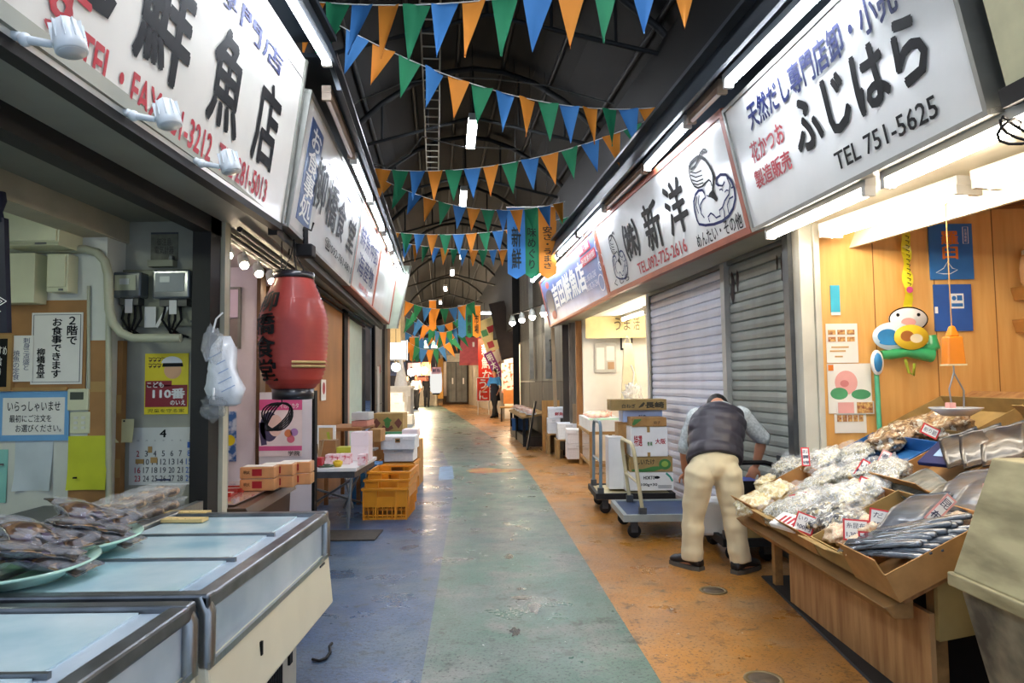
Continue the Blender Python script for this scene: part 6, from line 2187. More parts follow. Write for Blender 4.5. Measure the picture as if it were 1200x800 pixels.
# half curtain strip
t = thing('noren_curtain', 'dark navy curtain strip with a white diamond crest at the left edge', 'curtain', onY(-8, 225, 3.05))
b = MB()
zz = [0, -.06, -.14, -.2, -.64]
ww = [.05, .045, .06, .085, .10]
b.prism([(-.10, -.01, -.64), (.09, -.01, -.64), (.09, .02, -.64), (-.10, .02, -.64)], [(-.05, -.01, -.12), (.06, -.01, -.12), (.06, .02, -.12), (-.05, .02, -.12)])
b.loft([((0, 0, .0), .055, .03, (1, 0, 0), (0, 1, 0)), ((0, 0, -.04), .06, .035, (1, 0, 0), (0, 1, 0)), ((0, 0, -.09), .045, .025, (1, 0, 0), (0, 1, 0)), ((0, 0, -.14), .06, .02, (1, 0, 0), (0, 1, 0))], 12)
b.build('cloth', mat('dark_navy_cloth', '#14162a', 0.85, var=0.15, scale=8), t)
b = MB()
for cx_, cz_, s_ in ((.05, -.50, .035), (.0, -.49, .03), (.03, -.545, .03)):
    b.stroke([(cx_ - s_, cz_), (cx_, cz_ - s_ * .6), (cx_ + s_, cz_), (cx_, cz_ + s_ * .6)], .005, -.0125, closed=True)
    b.stroke([(cx_ - s_ * .45, cz_), (cx_, cz_ - s_ * .27), (cx_ + s_ * .45, cz_), (cx_, cz_ + s_ * .27)], .004, -.0125, closed=True)
b.build('crest', WHITE, t)

# ------------------------------------------------------------------ glass topped freezers
FROST = mat('frosted_freezer_glass', '#d5e8f0', 0.16, var=0.18, scale=2.6, hex2='#a3c8d6', coat=0.7, detail=6)
FROSTF = mat('frosted_front_glass', '#c6d4e2', 0.2, var=0.2, scale=2.2, hex2='#a2b6ca', coat=0.5, detail=6)
RIM = mat('scuffed_steel_rim', '#7f8388', 0.32, 0.8, 0.25, 8)


def freezer(label, x0, x1, y0, y1, z, panes):
    r = thing('display_freezer', label, 'freezer', (x1, y0, 0))
    W, D = x1 - x0, y1 - y0      # local x from -W to 0, the front face at 0
    b = MB(); b.bx(-W + .04, -.10, .12, D - .12, 0, .34); b.build('base', mat('grey_enamel_base', '#b9b8ae', 0.5, var=0.12), r)
    b = MB()
    for k in range(8):
        b.bx(-.10, -.094, D * .62 + k * .022, D * .62 + k * .022 + .012, .06, .28)
    b.build('vent', BLACK, r)
    b = MB(); b.bx(-.10, -.09, D - .24, D - .20, .14, .2); b.build('socket', BLACK, r)
    # cream body that swells outward
    b = MB()
    b.prism([(-W, 0, .33), (.035, 0, .33), (.035, D, .33), (-W, D, .33)], [(-W, 0, .555), (.012, 0, .555), (.012, D, .555), (-W, D, .555)])
    b.build('body', CREAM, r, .01)
    b = MB(); b.bx(.008, .018, 0, D, .545, .565); b.build('steel_strip', STEEL, r)
    b = MB(); b.bx(-W + .03, -.01, .03, D - .03, .555, z - .03); b.build('glass_walls', FROSTF, r)
    # rim
    b = MB()
    b.bx(-.045, .012, 0, D, z - .045, z)
    b.bx(-W, -W + .05, 0, D, z - .03, z + .012)
    b.bx(-W, .012, 0, .05, z - .04, z + .004)
    b.bx(-W, .012, D - .05, D, z - .04, z + .004)
    b.build('rim', RIM, r, .008)
    for yy in (.02, D - .02):
        p = MB(); p.tube([(.0, yy, .55), (.0, yy, z - .05), (-.02, yy, z - .005)], .024, 10); p.build('corner_post', STEEL, r)
    gl = (D - .1) / panes
    for k in range(panes):
        g = MB(); g.bx(-W + .055, -.12, .05 + k * gl + .008, .05 + (k + 1) * gl - .008, z - .018, z - .010); go = g.build('sliding_lid', FROST, r)
        s_ = MB()
        s_.bx(-W + .05, -.09, .05 + k * gl - .006, .05 + k * gl + .008, z - .02, z - .002)
        s_.build('lid_edge', RIM, go)
    b = MB(); b.bx(-.12, -.05, .04, D - .04, z - .03, z - .016); b.build('runner', FROSTF, r)
    b = MB(); b.box((.024, D * .30, .46), (.008, .014, .045)); b.build('lock', BLACK, r)
    b = MB(); b.bx(.014, .019, D - .16, D - .09, .530, .538); b.build('maker_plate', DKSTEEL, r)
    return r


freezer('long glass-topped chest freezer with a cream front, farther of the two', -1.62, -.885, 1.985, 3.26, .75, 3)
freezer('glass-topped chest freezer cut by the bottom left edge, nearer of the two', -1.62, -.905, .62, 1.955, .745, 3)
# back shelf with plates and packs
t = thing('back_counter', 'low dark steel-edged counter behind the glass freezers', 'counter', (-2.45, 1.3, 0))
b = MB(); b.bx(0, .80, 0, 2.3, .70, .735); b.build('countertop', mat('dark_counter_top', '#4a4a44', 0.4, 0.3, 0.2), t)
b = MB(); b.bx(.03, .72, .03, 2.27, 0, .70); b.build('cabinet_body', WALLG, t)
b = MB(); b.bx(.795, .83, 0, 2.3, .70, .75); b.build('steel_edge', STEEL, t)
b = MB(); b.bx(.03, .72, 1.1, 1.11, 0.05, .68); b.build('seam', DKSTEEL, t)
GLAZE = mat('pale_green_glazed_plate', '#b4dccb', 0.2, var=0.06, coat=0.6)
DRIED = flecks('dried_brown_fish', ['#4a372a', '#6e5238', '#2d241f', '#96744c', '#1d1a1c', '#574a5e'], 26, .3, .8)
DRIEDF = film('crinkled_clear_film', '#dfe3ee', .22, .08)


def plate(label, px, py, ry):
    c = onZ(px, py, .76)
    r = thing('serving_plate', label, 'plate', (c.x, c.y, .736), ry)
    b = MB()
    b.lathe([(0, .008), (.15, .008), (.185, .018), (.25, .052), (.262, .058), (.258, .064), (.18, .030), (.14, .022), (0, .022)], n=40, R=Matrix.Diagonal((.85, 1, 1)))
    b.build('dish', GLAZE, r)
    f = MB(); f.lathe([(.12, 0), (.13, 0), (.12, .01), (.11, .01)], n=24); f.build('foot_ring', GLAZE, r)
    return c


pm = pack_mesh(9, .075, .13, .02)
pmm = pm.mesh('dried_fish_pack')
pmm.materials.append(DRIED)
pf = MB()
pf.ball((0, 0, .012), (.14, .085, .022), 18, 12, bump=.4, seed=2, freq=3.5)
pfm = pf.mesh('clear_wrap')
pfm.materials.append(DRIEDF)
for lab, px, py, glab in (('pale green plate heaped with brown dried fish packs, nearer one at the left edge', 22, 672, 'cellophane pack of brown dried fish heaped on the nearer green plate'),
                          ('pale green plate heaped with brown dried fish packs, farther one', 88, 640, 'cellophane pack of brown dried fish heaped on the farther green plate')):
    c = plate(lab, px, py, .2)
    for i in range(9):
        q = 2 * PI * i / 6
        lay = i // 6
        r = thing('dried_fish_pack', glab, 'pack', (c.x + (.10 - .05 * lay) * math.cos(q), c.y + (.12 - .06 * lay) * math.sin(q), .736 + .055 + .028 * (i % 3) + .03 * lay), group=glab.replace('cellophane pack', 'packs'))
        r.rotation_euler = (.25 * math.sin(i), .2 * math.cos(i * 2), i * 1.1)
        for me in (pmm, pfm):
            o = bpy.data.objects.new(me.name, me)
            COL.objects.link(o)
            o.parent = r
# clear plastic tubs of food beyond the plates
TUB = film('clear_tub_plastic', '#e9ecea', .12, .1)
FILL = flecks('tan_food_pieces', ['#9a7a56', '#7d5c3e', '#c2a27c', '#5f4a3a'], 40, .4, .3)
tubs = []
for i, (px, py) in enumerate(((128, 613), (150, 603), (172, 595), (191, 588), (112, 606), (137, 596), (160, 589), (180, 583))):
    c = onZ(px, py, .78)
    for lay in range(2):
        if i >= 4 and lay:
            continue
        r = thing('plastic_tub', 'clear lidded plastic tub of tan food in the stacks beyond the green plates', 'tub', (c.x, c.y, .736 + lay * .066), .1 * (i % 3), group='plastic tubs behind the freezer')
        if not tubs:
            b = MB(); b.prism([(-.075, -.05, 0), (.075, -.05, 0), (.075, .05, 0), (-.075, .05, 0)], [(-.088, -.062, .05), (.088, -.062, .05), (.088, .062, .05), (-.088, .062, .05)])
            tubs.append(b.build('tub_body', TUB, r, .008))
            b = MB(); b.bx(-.094, .094, -.068, .068, .05, .062)
            tubs.append(b.build('lid', film('clear_lid_plastic', '#f4f6f6', .16, .08), r, .006))
            b = MB(); b.ball((0, 0, .028), (.078, .053, .026), 18, 10, bump=.3, seed=4)
            tubs.append(b.build('food', FILL, r))
        else:
            for o in tubs:
                d = o.copy(); COL.objects.link(d); d.parent = r
for k, (px, py) in enumerate(((220, 601), (215, 609))):
    c = onZ(px, py, .75)
    o = MB().bx(-.10, .10, -.03, .03, 0, .014).build('wooden_tag', mat('pale_tag_wood', '#d6b97c', 0.6, var=0.1))
    o.location = (c.x, c.y, .752 - .008)
    o.rotation_euler = (0, 0, -.05)
    tag(o, ('pale wooden tag lying on the far end of the farther freezer, upper of two', 'pale wooden tag lying on the far end of the farther freezer, lower of two')[k], 'tag')
    lettering(o, '特上', -.05, .016, .05, .018, -.031, BLACK)
# black lead from the freezer along the floor
_cp = [onZ(x, y, .008) for x, y in ((366, 772), (374, 774), (382, 771), (387, 764), (386, 757), (390, 752))]
_cs = []
for i in range(len(_cp) - 1):
    for k in range(4):
        s = k / 4.0
        _cs.append(_cp[i].lerp(_cp[i + 1], s))
tag(MB().tube(_cs, .007, 6).build('power_cord', BLACK), 'short black power cord lying on the blue floor at the end of the farther freezer', 'cord')

# ================================================================== LANTERN, BAGS AND THE DINER
lc = onY(344, 392, 4.62)
t = thing('paper_lantern', 'large faded red paper lantern with black brush characters hung under the diner sign', 'lantern', (lc.x, lc.y, 0))
zt, zb = onY(344, 326, 4.62).z, onY(344, 456, 4.62).z
LANR = mat('faded_red_lantern_paper', '#84261f', 0.55, var=0.2, scale=3, hex2='#a8382d', detail=6, coat=0.15)
Hh = zt - zb


def lanr(s):        # radius by height share, 0 bottom .. 1 top
    tab = [(0, .135), (.08, .185), (.2, .215), (.4, .225), (.62, .228), (.75, .20), (.9, .155), (1, .125)]
    for (a, ra), (c, rc_) in zip(tab, tab[1:]):
        if s <= c:
            return ra + (rc_ - ra) * (s - a) / (c - a)
    return .125


prof = []
n = 26
for i in range(n):
    for f, dr in ((0, -.006), (.5, .005)):
        s = (i + f) / n
        prof.append((lanr(s) + (dr if .05 < s < .8 else dr * .4), zb + Hh * s))
prof.append((lanr(1), zt))
b = MB(); b.lathe(prof, n=36); b.build('paper_shade', LANR, t)
b = MB(); b.lathe([(.12, zt - .01), (.135, zt - .005), (.135, zt + .035), (.115, zt + .035)], n=30); b.build('top_ring', mat('dark_lacquer', '#262329', 0.3, var=0.2, coat=0.5), t)
b = MB(); b.lathe([(.10, zb - .07), (.135, zb - .065), (.138, zb + .005), (.11, zb + .01)], n=30); b.build('bottom_ring', mat('dark_lacquer', '#262329'), t)
phi0 = math.radians(-127)
b = MB()
for k, ch in enumerate('柳橋食堂'):
    vs, fs = text_mesh(ch, .035, 1, 1)
    s1_, s0_ = .86 - k * .2, .68 - k * .2
    pts = []
    for a, v, dd in vs:
        s = s0_ + (s1_ - s0_) * v
        rr = lanr(s) + .007
        rr += .00015 * dd
        ph = phi0 + (a - .5) * .85
        pts.append((rr * math.cos(ph), rr * math.sin(ph), zb + Hh * s))
    b.add(pts, fs)
b.build('lettering', BLACK, t)
b = MB()
for z0 in (.20, .235):
    pts = [((lanr(z0) + .010) * math.cos(q), (lanr(z0) + .010) * math.sin(q), zb + Hh * z0) for q in [math.radians(-75 + 5 * i) for i in range(14)]]
    b.tube(pts, .010, 6)
b.build('tape_band', mat('straw_band', '#b89a62', 0.6, var=0.1), t)
b = MB(); b.tube([(.02, 0, zt + .03), (.0, .0, zt + .15), (0, 0, 2.34)], .006, 6); b.tube([(-.08, 0, zt + .03), (-.02, 0, zt + .16), (0, 0, 2.34)], .004, 6); b.tube([(.08, 0, zt + .03), (.02, 0, zt + .14), (0, 0, 2.34)], .004, 6); b.build('hanging_wire', BLACK, t)
t = thing('clamp_lamp', 'black clamp with a bundle of cables above the red lantern', 'clamp', onY(358, 290, 4.75))
b = MB(); b.bx(-.06, .06, -.05, .05, -.07, .02); b.build('clamp_body', BLACK, t, .01)
b = MB(); b.tube([(0, 0, .02), (.0, 0, .12), (-.05, 0, .15)], .02, 8); b.tube([(-.09, 0, .05), (-.04, .02, .16), (.04, 0, .12), (.05, .02, .18)], .008, 6); b.tube([(-.12, 0, -.05), (-.1, .02, .1), (0, .02, .14)], .006, 6); b.build('cable', BLACK, t)
cc = onY(325, 488, 4.5)
b = MB()
for k in range(5):
    a0 = k * .7
    b.tube([Vector((.10 * math.cos(q) * (1 - .06 * k), .03 * math.sin(q * 2 + a0), .09 * math.sin(q + a0 * .3))) for q in [2 * PI * i / 20 for i in range(20)]], .005, 6, closed=True)
b.tube([(.03, 0, .08), (.02, 0, .2), (.02, 0, 1.0 - cc.z + 1.3)], .004, 6)
o = b.build('cable', BLACK)
o.location = cc
tag(o, 'tangled loop of thin black cable dangling below the red lantern', 'cable')
# bags tied to the dark post
MILK = film('milky_bag_film', '#dfe4ea', .22, .15)
pb = onY(262, 432, 4.15)
t = thing('plastic_bag', 'white plastic bags with faint blue print tied to the dark corner post', 'bag', pb)
b = MB(); b.loft([((0, 0, .20), .02, .02, (1, 0, 0), (0, 1, 0)), ((-.01, 0, .12), .07, .05, (1, 0, 0), (0, 1, 0)), ((-.02, 0, 0), .11, .07, (1, 0, 0), (0, 1, 0)), ((.0, 0, -.12), .13, .07, (1, 0, 0), (0, 1, 0)), ((.0, 0, -.21), .11, .05, (1, 0, 0), (0, 1, 0)), ((.0, 0, -.225), .07, .02, (1, 0, 0), (0, 1, 0))], 20)
me = b.build('bag_film', mat('white_bag_plastic', '#dfe4ea', 0.35, var=0.08, coat=0.4, bump=.4, scale=14), t)
for v in me.data.vertices:
    v.co += Vector((noise.noise(v.co * 16), noise.noise(v.co * 13 + Vector((5, 0, 0))), 0)) * .035
b = MB()
for k in range(5):
    b.stroke([(-.06 + .02 * k, .06 - .05 * k), (.02 + .02 * k, .10 - .05 * k)], .006, -.075)
b.build('blue_print', mat('faint_blue_print', '#9db4d8', 0.5), t)
t = thing('plastic_bag', 'clear crumpled bag hooked above the white bags on the dark corner post', 'bag', onY(249, 405, 4.06))
b = MB(); b.ball((0, 0, 0), (.055, .04, .11), 24, 16, bump=.5, seed=8, freq=2.5); b.build('bag_film', MILK, t)
b = MB(); b.tube([(0, 0, .08), (.02, 0, .16), (.05, .02, .2)], .006, 6); b.build('tie', FOAM, t)
t = thing('plastic_bag', 'dark clear bag hanging below the white bags on the corner post', 'bag', onY(250, 478, 4.06))
b = MB(); b.ball((0, 0, 0), (.07, .04, .07), 24, 16, bump=.5, seed=4, freq=2.5); b.build('bag_film', film('dark_clear_film', '#9aa0a4', .25), t)
b = MB(); b.tube([(0, 0, .05), (.0, 0, .12)], .008, 6); b.build('tie', FOAM, t)

# diner interior
PINKW = mat('pinkish_white_wall', '#e4dbe0', 0.5, var=0.05)
YP = 6.05
xa = onY(302, 400, YP).x
b = MB(); b.bx(-4.4, xa, YP, YP + .1, 0, 2.40)
struct('wall_back', b, PINKW)
b = MB(); b.bx(-4.5, -4.4, YB + .1, YP + .1, 0, 2.40)
struct('wall_left', b, PINKW)
b = MB(); b.prism([(-4.5, YB + .1, 2.40), (LW(YB), YB + .1, 2.40), (LW(7.3) - .0, 7.3, 2.40), (-4.5, 7.3, 2.40)], [(-4.5, YB + .1, 2.45), (LW(YB), YB + .1, 2.45), (LW(7.3), 7.3, 2.45), (-4.5, 7.3, 2.45)])
struct('ceiling', b, mat('pale_pink_ceiling', '#cfc4bf', 0.6, var=0.06))
b = MB(); b.bx(xa, xa + .035, YP - .03, YP + .1, 0, 2.40)
struct('trim_12', b, mat('brown_door_post', '#6a4c30', 0.5, var=0.2))
t = thing('serving_hatch', 'pale pink lit hatch with a lower grey panel on the diner wall', 'hatch', onY(271, 372, YP))
b = MB(); b.bx(-.08, .07, -.02, 0, .0, .25); b.build('pane', mat('lit_pink_pane', '#efdcea', 0.3, var=0.03), t)
b = MB(); b.bx(-.08, .07, -.02, 0, -.26, -.01); b.build('lower_panel', mat('taupe_panel', '#8b7f78', 0.5), t)
b = MB(); b.bx(-.1, -.08, -.03, 0, -.28, .27); b.bx(.07, .09, -.03, 0, -.28, .27); b.bx(-.08, .07, -.03, 0, .25, .27); b.build('frame', ALU, t)
o, w, h = wall_item('poster', 'blue and white poster with a yellow disc on the diner wall', 'poster', 262, 482, 277, 540, YP - .003, mat('blue_white_print', '#cdd9ea', 0.5, hex2='#3a6cae', scale=9, lo=.45, hi=.55))
b = MB(); oval(b, 0, -h * .08, w * .42, w * .42, -.0055); b.build('disc_print', mat('bright_yellow_print', '#ecd81e'), o)
# white low partition with the pink poster
a, c = onY(303, 600, 5.98), onY(366, 459, 5.98)
r = thing('low_partition', 'white low partition board edged in black beyond the dark display case', 'partition', (a.x, 5.98, 0))
b = MB(); b.bx(0, c.x - a.x, 0, .06, 0, c.z); b.build('board', mat('lilac_white_board', '#e6e3ea', 0.45, var=0.04), r)
b = MB(); b.bx(c.x - a.x, c.x - a.x + .025, -.005, .07, 0, c.z + .01); b.build('edge_strip', BLACK, r)
o, w, h = wall_item('poster', 'pink-banded poster with a dark-haired portrait print on the white low partition', 'poster', 304, 468, 354, 534, 5.975, mat('portrait_backdrop', '#f0e3e4', 0.5, var=0.06))
MAG = mat('magenta_band', '#d85a92', 0.5, var=0.05)
patch(o, 'pink_band', MAG, [(-w / 2, h * .31, w / 2, h / 2), (-w / 2, -h * .40, w / 2, -h * .32)], -.0045)
lettering(o, 'キレイのミカタ', -w * .2, h * .34, w * .42, h * .43, -.0065, WHITE, .01)
b = MB(); oval(b, -w * .26, h * .02, w * .22, h * .26, -.0048); b.stroke([(-w * .44, h * .1), (-w * .42, -h * .1), (-w * .38, -h * .3)], .05, -.0048); b.build('portrait_hair', mat('dark_violet_print', '#4b4466', 0.5), o)
b = MB(); oval(b, -w * .12, h * .04, w * .17, h * .19, -.0055); b.build('portrait_face', mat('peach_print2', '#efcfc2', 0.5), o)
for k, (cx_, cz_, hx) in enumerate(((.18, -.10, '#e48a5a'), (.32, -.08, '#b48ac8'), (.24, -.20, '#e87890'))):
    b = MB(); oval(b, w * cx_, h * cz_, w * .09, w * .09, -.0055); b.build('round_print', mat('disc_%d' % k, hx, 0.5), o)
lettering(o, '学院', w * .18, -h * .49, w * .45, -h * .41, -.0055, BLACK, .02)

# dark wooden display case with packages
DKW = mat('dark_lacquered_wood', '#4a3424', 0.35, var=0.25, scale=3, coat=0.4, stretch=(4, 1, 4))
t = thing('display_case', 'dark lacquered wooden display case with a sloping top in the diner doorway', 'display case', (-2.75, 4.45, 0))
b = MB(); b.prism([(0, 0, .05), (1.00, 0, .05), (.92, 1.15, .05), (0, 1.15, .05)], [(0, 0, .50), (1.02, 0, .50), (.94, 1.15, .50), (0, 1.15, .50)]); b.build('case_body', DKW, t, .006)
b = MB(); b.prism([(0, -.02, .50), (1.06, -.02, .50), (.98, 1.17, .50), (0, 1.17, .50)], [(0, -.02, .57), (1.03, -.02, .56), (.95, 1.17, .56), (0, 1.17, .57)]); b.build('rim', DKW, t, .004)
b = MB(); b.bx(.1, .93, .05, 1.1, .57, .578); b.build('glass_top', mat('pinkish_case_glass', '#c9a9a0', 0.15, var=0.2, coat=0.8), t)
b = MB(); b.bx(0, .9, .1, 1.05, 0, .05); b.build('plinth', BLACK, t)
for k in range(3):
    r = thing('lacquer_tray', ('red lacquer tray in the display case, nearest', 'red lacquer tray in the display case, middle', 'red lacquer tray in the display case, farthest')[k], 'tray', (-2.35, 4.52 + .2 * k, .579), .1)
    b = MB(); b.bx(0, .4, 0, .15, 0, .012); b.bx(0, .4, 0, .008, .012, .03); b.bx(0, .4, .142, .15, .012, .03); b.build('tray_body', mat('red_lacquer', '#c23a30', 0.3, var=0.06, coat=.4), r)
    b = MB(); b.bx(.02, .38, .012, .138, .012, .016); b.build('liner', PAPER, r)
ORW = mat('peach_wrapped_pack', '#e0a36c', 0.3, var=0.12, scale=9, coat=0.6)
for k in range(6):
    lay, i = k // 3, k % 3
    c = onY(312 + 11 * i, 549 - 15 * lay, 5.15)
    r = thing('wrapped_box', ('peach wrapped box with a red mark, %s layer, %s along the display case' % (('lower', 'upper')[lay], ('first', 'second', 'third')[i])), 'box', (c.x - .14 + .02 * i, 5.0 + .14 * i, .58 + lay * .088), .06)
    b = MB(); b.bx(0, .25, 0, .13, 0, .085); b.build('box_body', ORW, r, .008)
    b = MB(); b.bx(.09, .16, -.002, 0, .02, .07); b.build('red_mark', RED, r)
    b = MB(); b.bx(.02, .23, .01, .12, .085, .088); b.build('top_label', PAPER, r)
    lettering(r, '明太', .03, .035, .075, .06, -.002, BLACK)
# track spots of the diner
p0, p1 = Vector((LW(4.4) - .06, 4.4, 2.30)), Vector((LW(6.6) - .06, 6.6, 2.30))
t = thing('track_light', 'row of five white spot heads along the diner opening', 'lamp', p0)
b = MB(); b.tube([(0, 0, .05), p1 - p0 + Vector((0, 0, .05))], .022, 6); b.build('rail', BOARDW, t)
for k, px in enumerate((264, 284, 300, 311, 322)):
    Y = [4.62, 5.0, 5.4, 5.8, 6.2][k]
    p = Vector((LW(Y) - .06, Y, 2.25)) - p0
    R = Matrix.Rotation(-.7, 3, 'X') @ Matrix.Rotation(-.4, 3, 'Y')
    hb = MB(); hb.lathe([(.025, .10), (.038, .07), (.042, 0), (.04, -.03)], p, 16, R=R); hb.tube([p + Vector((0, 0, .02)), p + Vector((0, 0, .09))], .012, 8); ho = hb.build('lamp_head', WPLAST, t)
    gl = MB(); gl.ball(p + R @ Vector((0, 0, -.026)), .032, 12, 8); gl.build('bulb', emit('spot_bulb_glow', '#ffe6c4', 50), ho)
tube_lamp('tube on the diner ceiling behind the lantern', (-3.2, 4.9, 2.34), (-3.2, 5.9, 2.34), emit('diner_tube_glow', '#ffeaf0', 16))

# ================================================================== LEFT ROW BEYOND THE DINER
def facade(name, label, ya, yb, z0, z1, m, off=0.0, d=.06, cat='panel', st_=True):
    b = MB()
    b.prism([(LW(ya) + off - d, ya, z0), (LW(ya) + off, ya, z0), (LW(yb) + off, yb, z0), (LW(yb) + off - d, yb, z0)], [(LW(ya) + off - d, ya, z1), (LW(ya) + off, ya, z1), (LW(yb) + off, yb, z1), (LW(yb) + off - d, yb, z1)])
    return struct(name, b, m)


BRW = mat('tan_brown_wall_panel', '#a8733f', 0.55, var=0.15, scale=2.5, stretch=(1, 1, .5))
facade('wall_left', '', 7.3, 9.4, 0, 2.4, BRW)
facade('trim_13', '', 9.4, 9.75, 0, 2.4, BLACK, .03)
facade('trim_13', '', 9.78, 10.05, 0, 2.4, mat('pinkish_strip', '#c9a48c', 0.5, var=0.1), .01)
facade('wall_left', '', 10.05, 11.6, 0, 2.4, mat('pale_mint_panel', '#b9ccbc', 0.5, var=0.06))
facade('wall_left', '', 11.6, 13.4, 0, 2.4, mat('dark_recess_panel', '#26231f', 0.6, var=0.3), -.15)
facade('wall_left', '', 13.4, 15.3, 0, 2.6, mat('grey_steel_panel', '#8f9290', 0.5, 0.2, 0.12))
facade('trim_14', '', 13.4, 13.6, 0, 2.6, BLACK, .03)
facade('trim_14', '', 15.3, 16.0, 0, 4.0, mat('dark_pillar', '#3a3128', 0.6, var=0.25), .06)
facade('trim_14', '', 16.0, 16.9, 0, 4.0, mat('brown_pillar', '#8a5c34', 0.6, var=0.2), .05)
b = MB()
for z in (.9, 1.6):
    b.prism([(LW(13.6) + .005, 13.6, z), (LW(13.6) + .01, 13.6, z), (LW(15.3) + .01, 15.3, z), (LW(15.3) + .005, 15.3, z)], [(LW(13.6) + .005, 13.6, z + .02), (LW(13.6) + .01, 13.6, z + .02), (LW(15.3) + .01, 15.3, z + .02), (LW(15.3) + .005, 15.3, z + .02)])
struct('trim_15', b, DKSTEEL)
b = MB(); b.bx(-4.5, LW(7.3), 7.25, 7.32, 0, 2.4)
struct('wall_back', b, BRW)


def lw_item(name, label, cat, Y, z, w, h, m, off=.01):
    b = MB(); b.bx(-w / 2, w / 2, -.006, 0, -h / 2, h / 2)
    o = b.build(name, m)
    o.location = (LW(Y) + off, Y, z)
    o.rotation_euler = (0, 0, LROT)
    return tag(o, label, cat)


o = lw_item('notice', 'small white notice with a red disc on the tan brown wall', 'notice', 7.9, 1.28, .30, .24, PAPER)
b = MB(); oval(b, 0, .02, .09, .07, -.0075); b.build('red_disc', RED, o)
o = lw_item('notice', 'pale notice strip with a red dot on the grey steel panel', 'notice', 14.3, 1.2, .4, 1.0, PAPER)
b = MB(); oval(b, .28, .45, .12, .10, -.0075); b.build('red_disc', RED, o)

# folding table with shop goods
t = thing('folding_table', 'white-topped folding table with steel legs before the tan brown wall', 'table', (-2.2, 6.35, 0))
b = MB(); b.bx(0, .75, 0, .95, .54, .575); b.build('tabletop', mat('white_laminate', '#e6e6e4', 0.4, var=0.04), t, .004)
b = MB(); b.bx(.02, .73, .02, .93, .48, .54); b.build('apron_frame', DKSTEEL, t)
for y in (.12, .83):
    for x in (.08, .68):
        l = MB(); l.tube([(x, y, .5), (x + (.06 if x < .3 else -.04), y, .0)], .016, 8); l.build('leg', STEEL, t)
b = MB(); b.tube([(.08, .12, .45), (.66, .83, .1)], .012, 6); b.tube([(.68, .12, .45), (.1, .83, .1)], .012, 6); b.build('cross_brace', STEEL, t)
PINKPK = mat('pink_white_package', '#f0d6da', 0.4, hex2='#d0586a', scale=22, lo=.36, hi=.46)
table_goods = [
    ('white drawer box with pink print, lower of the stacked pair by the tan wall', 411, 432, 514, 531, 6.9, .2, mat('pink_white_box', '#eee0e4', 0.5, hex2='#e0a8b4', scale=10, lo=.3, hi=.4)),
    ('white drawer box with pink print, upper of the stacked pair by the tan wall', 411, 432, 497, 514, 6.9, .2, mat('pink_white_box', '#eee0e4')),
    ('yellow green carton on the folding table', 393, 411, 505, 520, 7.0, .15, mat('lime_carton', '#c2c43a', 0.5, var=0.1)),
    ('small brown wooden-look box at the back of the folding table', 374, 393, 498, 522, 6.95, .14, mat('brown_box_wood', '#9a6a3c', 0.5, var=0.2)),
    ('pink and white package on the folding table, left one', 381, 396, 519, 531, 6.6, .12, PINKPK),
    ('pink and white package on the folding table, middle one', 396, 410, 519, 531, 6.62, .12, PINKPK),
    ('pink and white package on the folding table, right one beside the drawer boxes', 419, 428, 520, 533, 6.5, .12, PINKPK),
    ('small red box at the front left of the folding table', 368, 377, 528, 539, 6.42, .1, RED),
]
W_ = (0, 0)
for lab, a0, a1, b0, b1, Y, d, m in table_goods:
    r, W, H = carton(lab, a0, a1, b0, b1, Y, d, m)
    r.location.z = .576 if b1 != 514 else .576 + W_[1]
    W_ = (W, H)
t = thing('framed_picture', 'white-framed picture of flowers propped at the back of the folding table', 'picture', (onY(382, 488, 7.2).x, 7.2, .576 + .17))
b = MB(); b.bx(-.09, .09, 0, .02, -.16, .16); b.build('backing', mat('tan_print', '#c9a36a'), t)
b = MB(); b.bx(-.1, -.075, -.01, .02, -.17, .17); b.bx(.075, .1, -.01, .02, -.17, .17); b.bx(-.075, .075, -.01, .02, .145, .17); b.bx(-.075, .075, -.01, .02, -.17, -.145); b.build('frame', WHITE, t)
b = MB(); b.stroke([(.02, -.12), (.04, 0), (.02, .1)], .03, -.002); b.stroke([(.0, -.1), (-.01, .02)], .02, -.002); b.build('flower_print', mat('yellow_green_strap', '#a9b83a'), t)
for k, (px, py, hx, lab) in enumerate(((396, 541, '#e6c02e', 'small yellow pot on the folding table'), (383, 542, '#4b6a4c', 'dark green flat dish on the folding table'))):
    c = onY(px, py, 6.45)
    t = thing('small_pot', lab, 'pot', (c.x, 6.45, .576))
    hh = .05 if not k else .015
    b = MB(); b.lathe([(.03, 0), (.045, hh * .6), (.045, hh), (.035, hh), (.03, hh * .5), (0, hh * .4)] if not k else [(.05, 0), (.08, hh), (.07, hh), (0, .006)], n=20); b.build('pot_body', mat('pot_%d' % k, hx, 0.4, var=0.08), t)
    b = MB(); b.lathe([(.03, hh), (.032, hh + .008), (0, hh + .012)], n=16); b.build('lid', mat('pot_%d' % k, hx), t)
t = thing('wooden_rod', 'pale wooden sticks standing in a pot on the folding table', 'sticks', (onY(374, 530, 6.6).x, 6.6, .576 + .06))
b = MB(); b.lathe([(.035, -.06), (.04, .0), (.03, 0), (.028, -.05), (0, -.05)], n=16); b.build('pot', TIMB3, t)
for k in range(3):
    b = MB(); b.tube([(0, 0, -.04), (-.02 + .03 * k, .0, .14 + .02 * k)], .008, 6); b.build('stick', TIMB3, t)

# yellow crates
YEL = mat('orange_yellow_plastic', '#e0931f', 0.4, var=0.08, coat=.2)


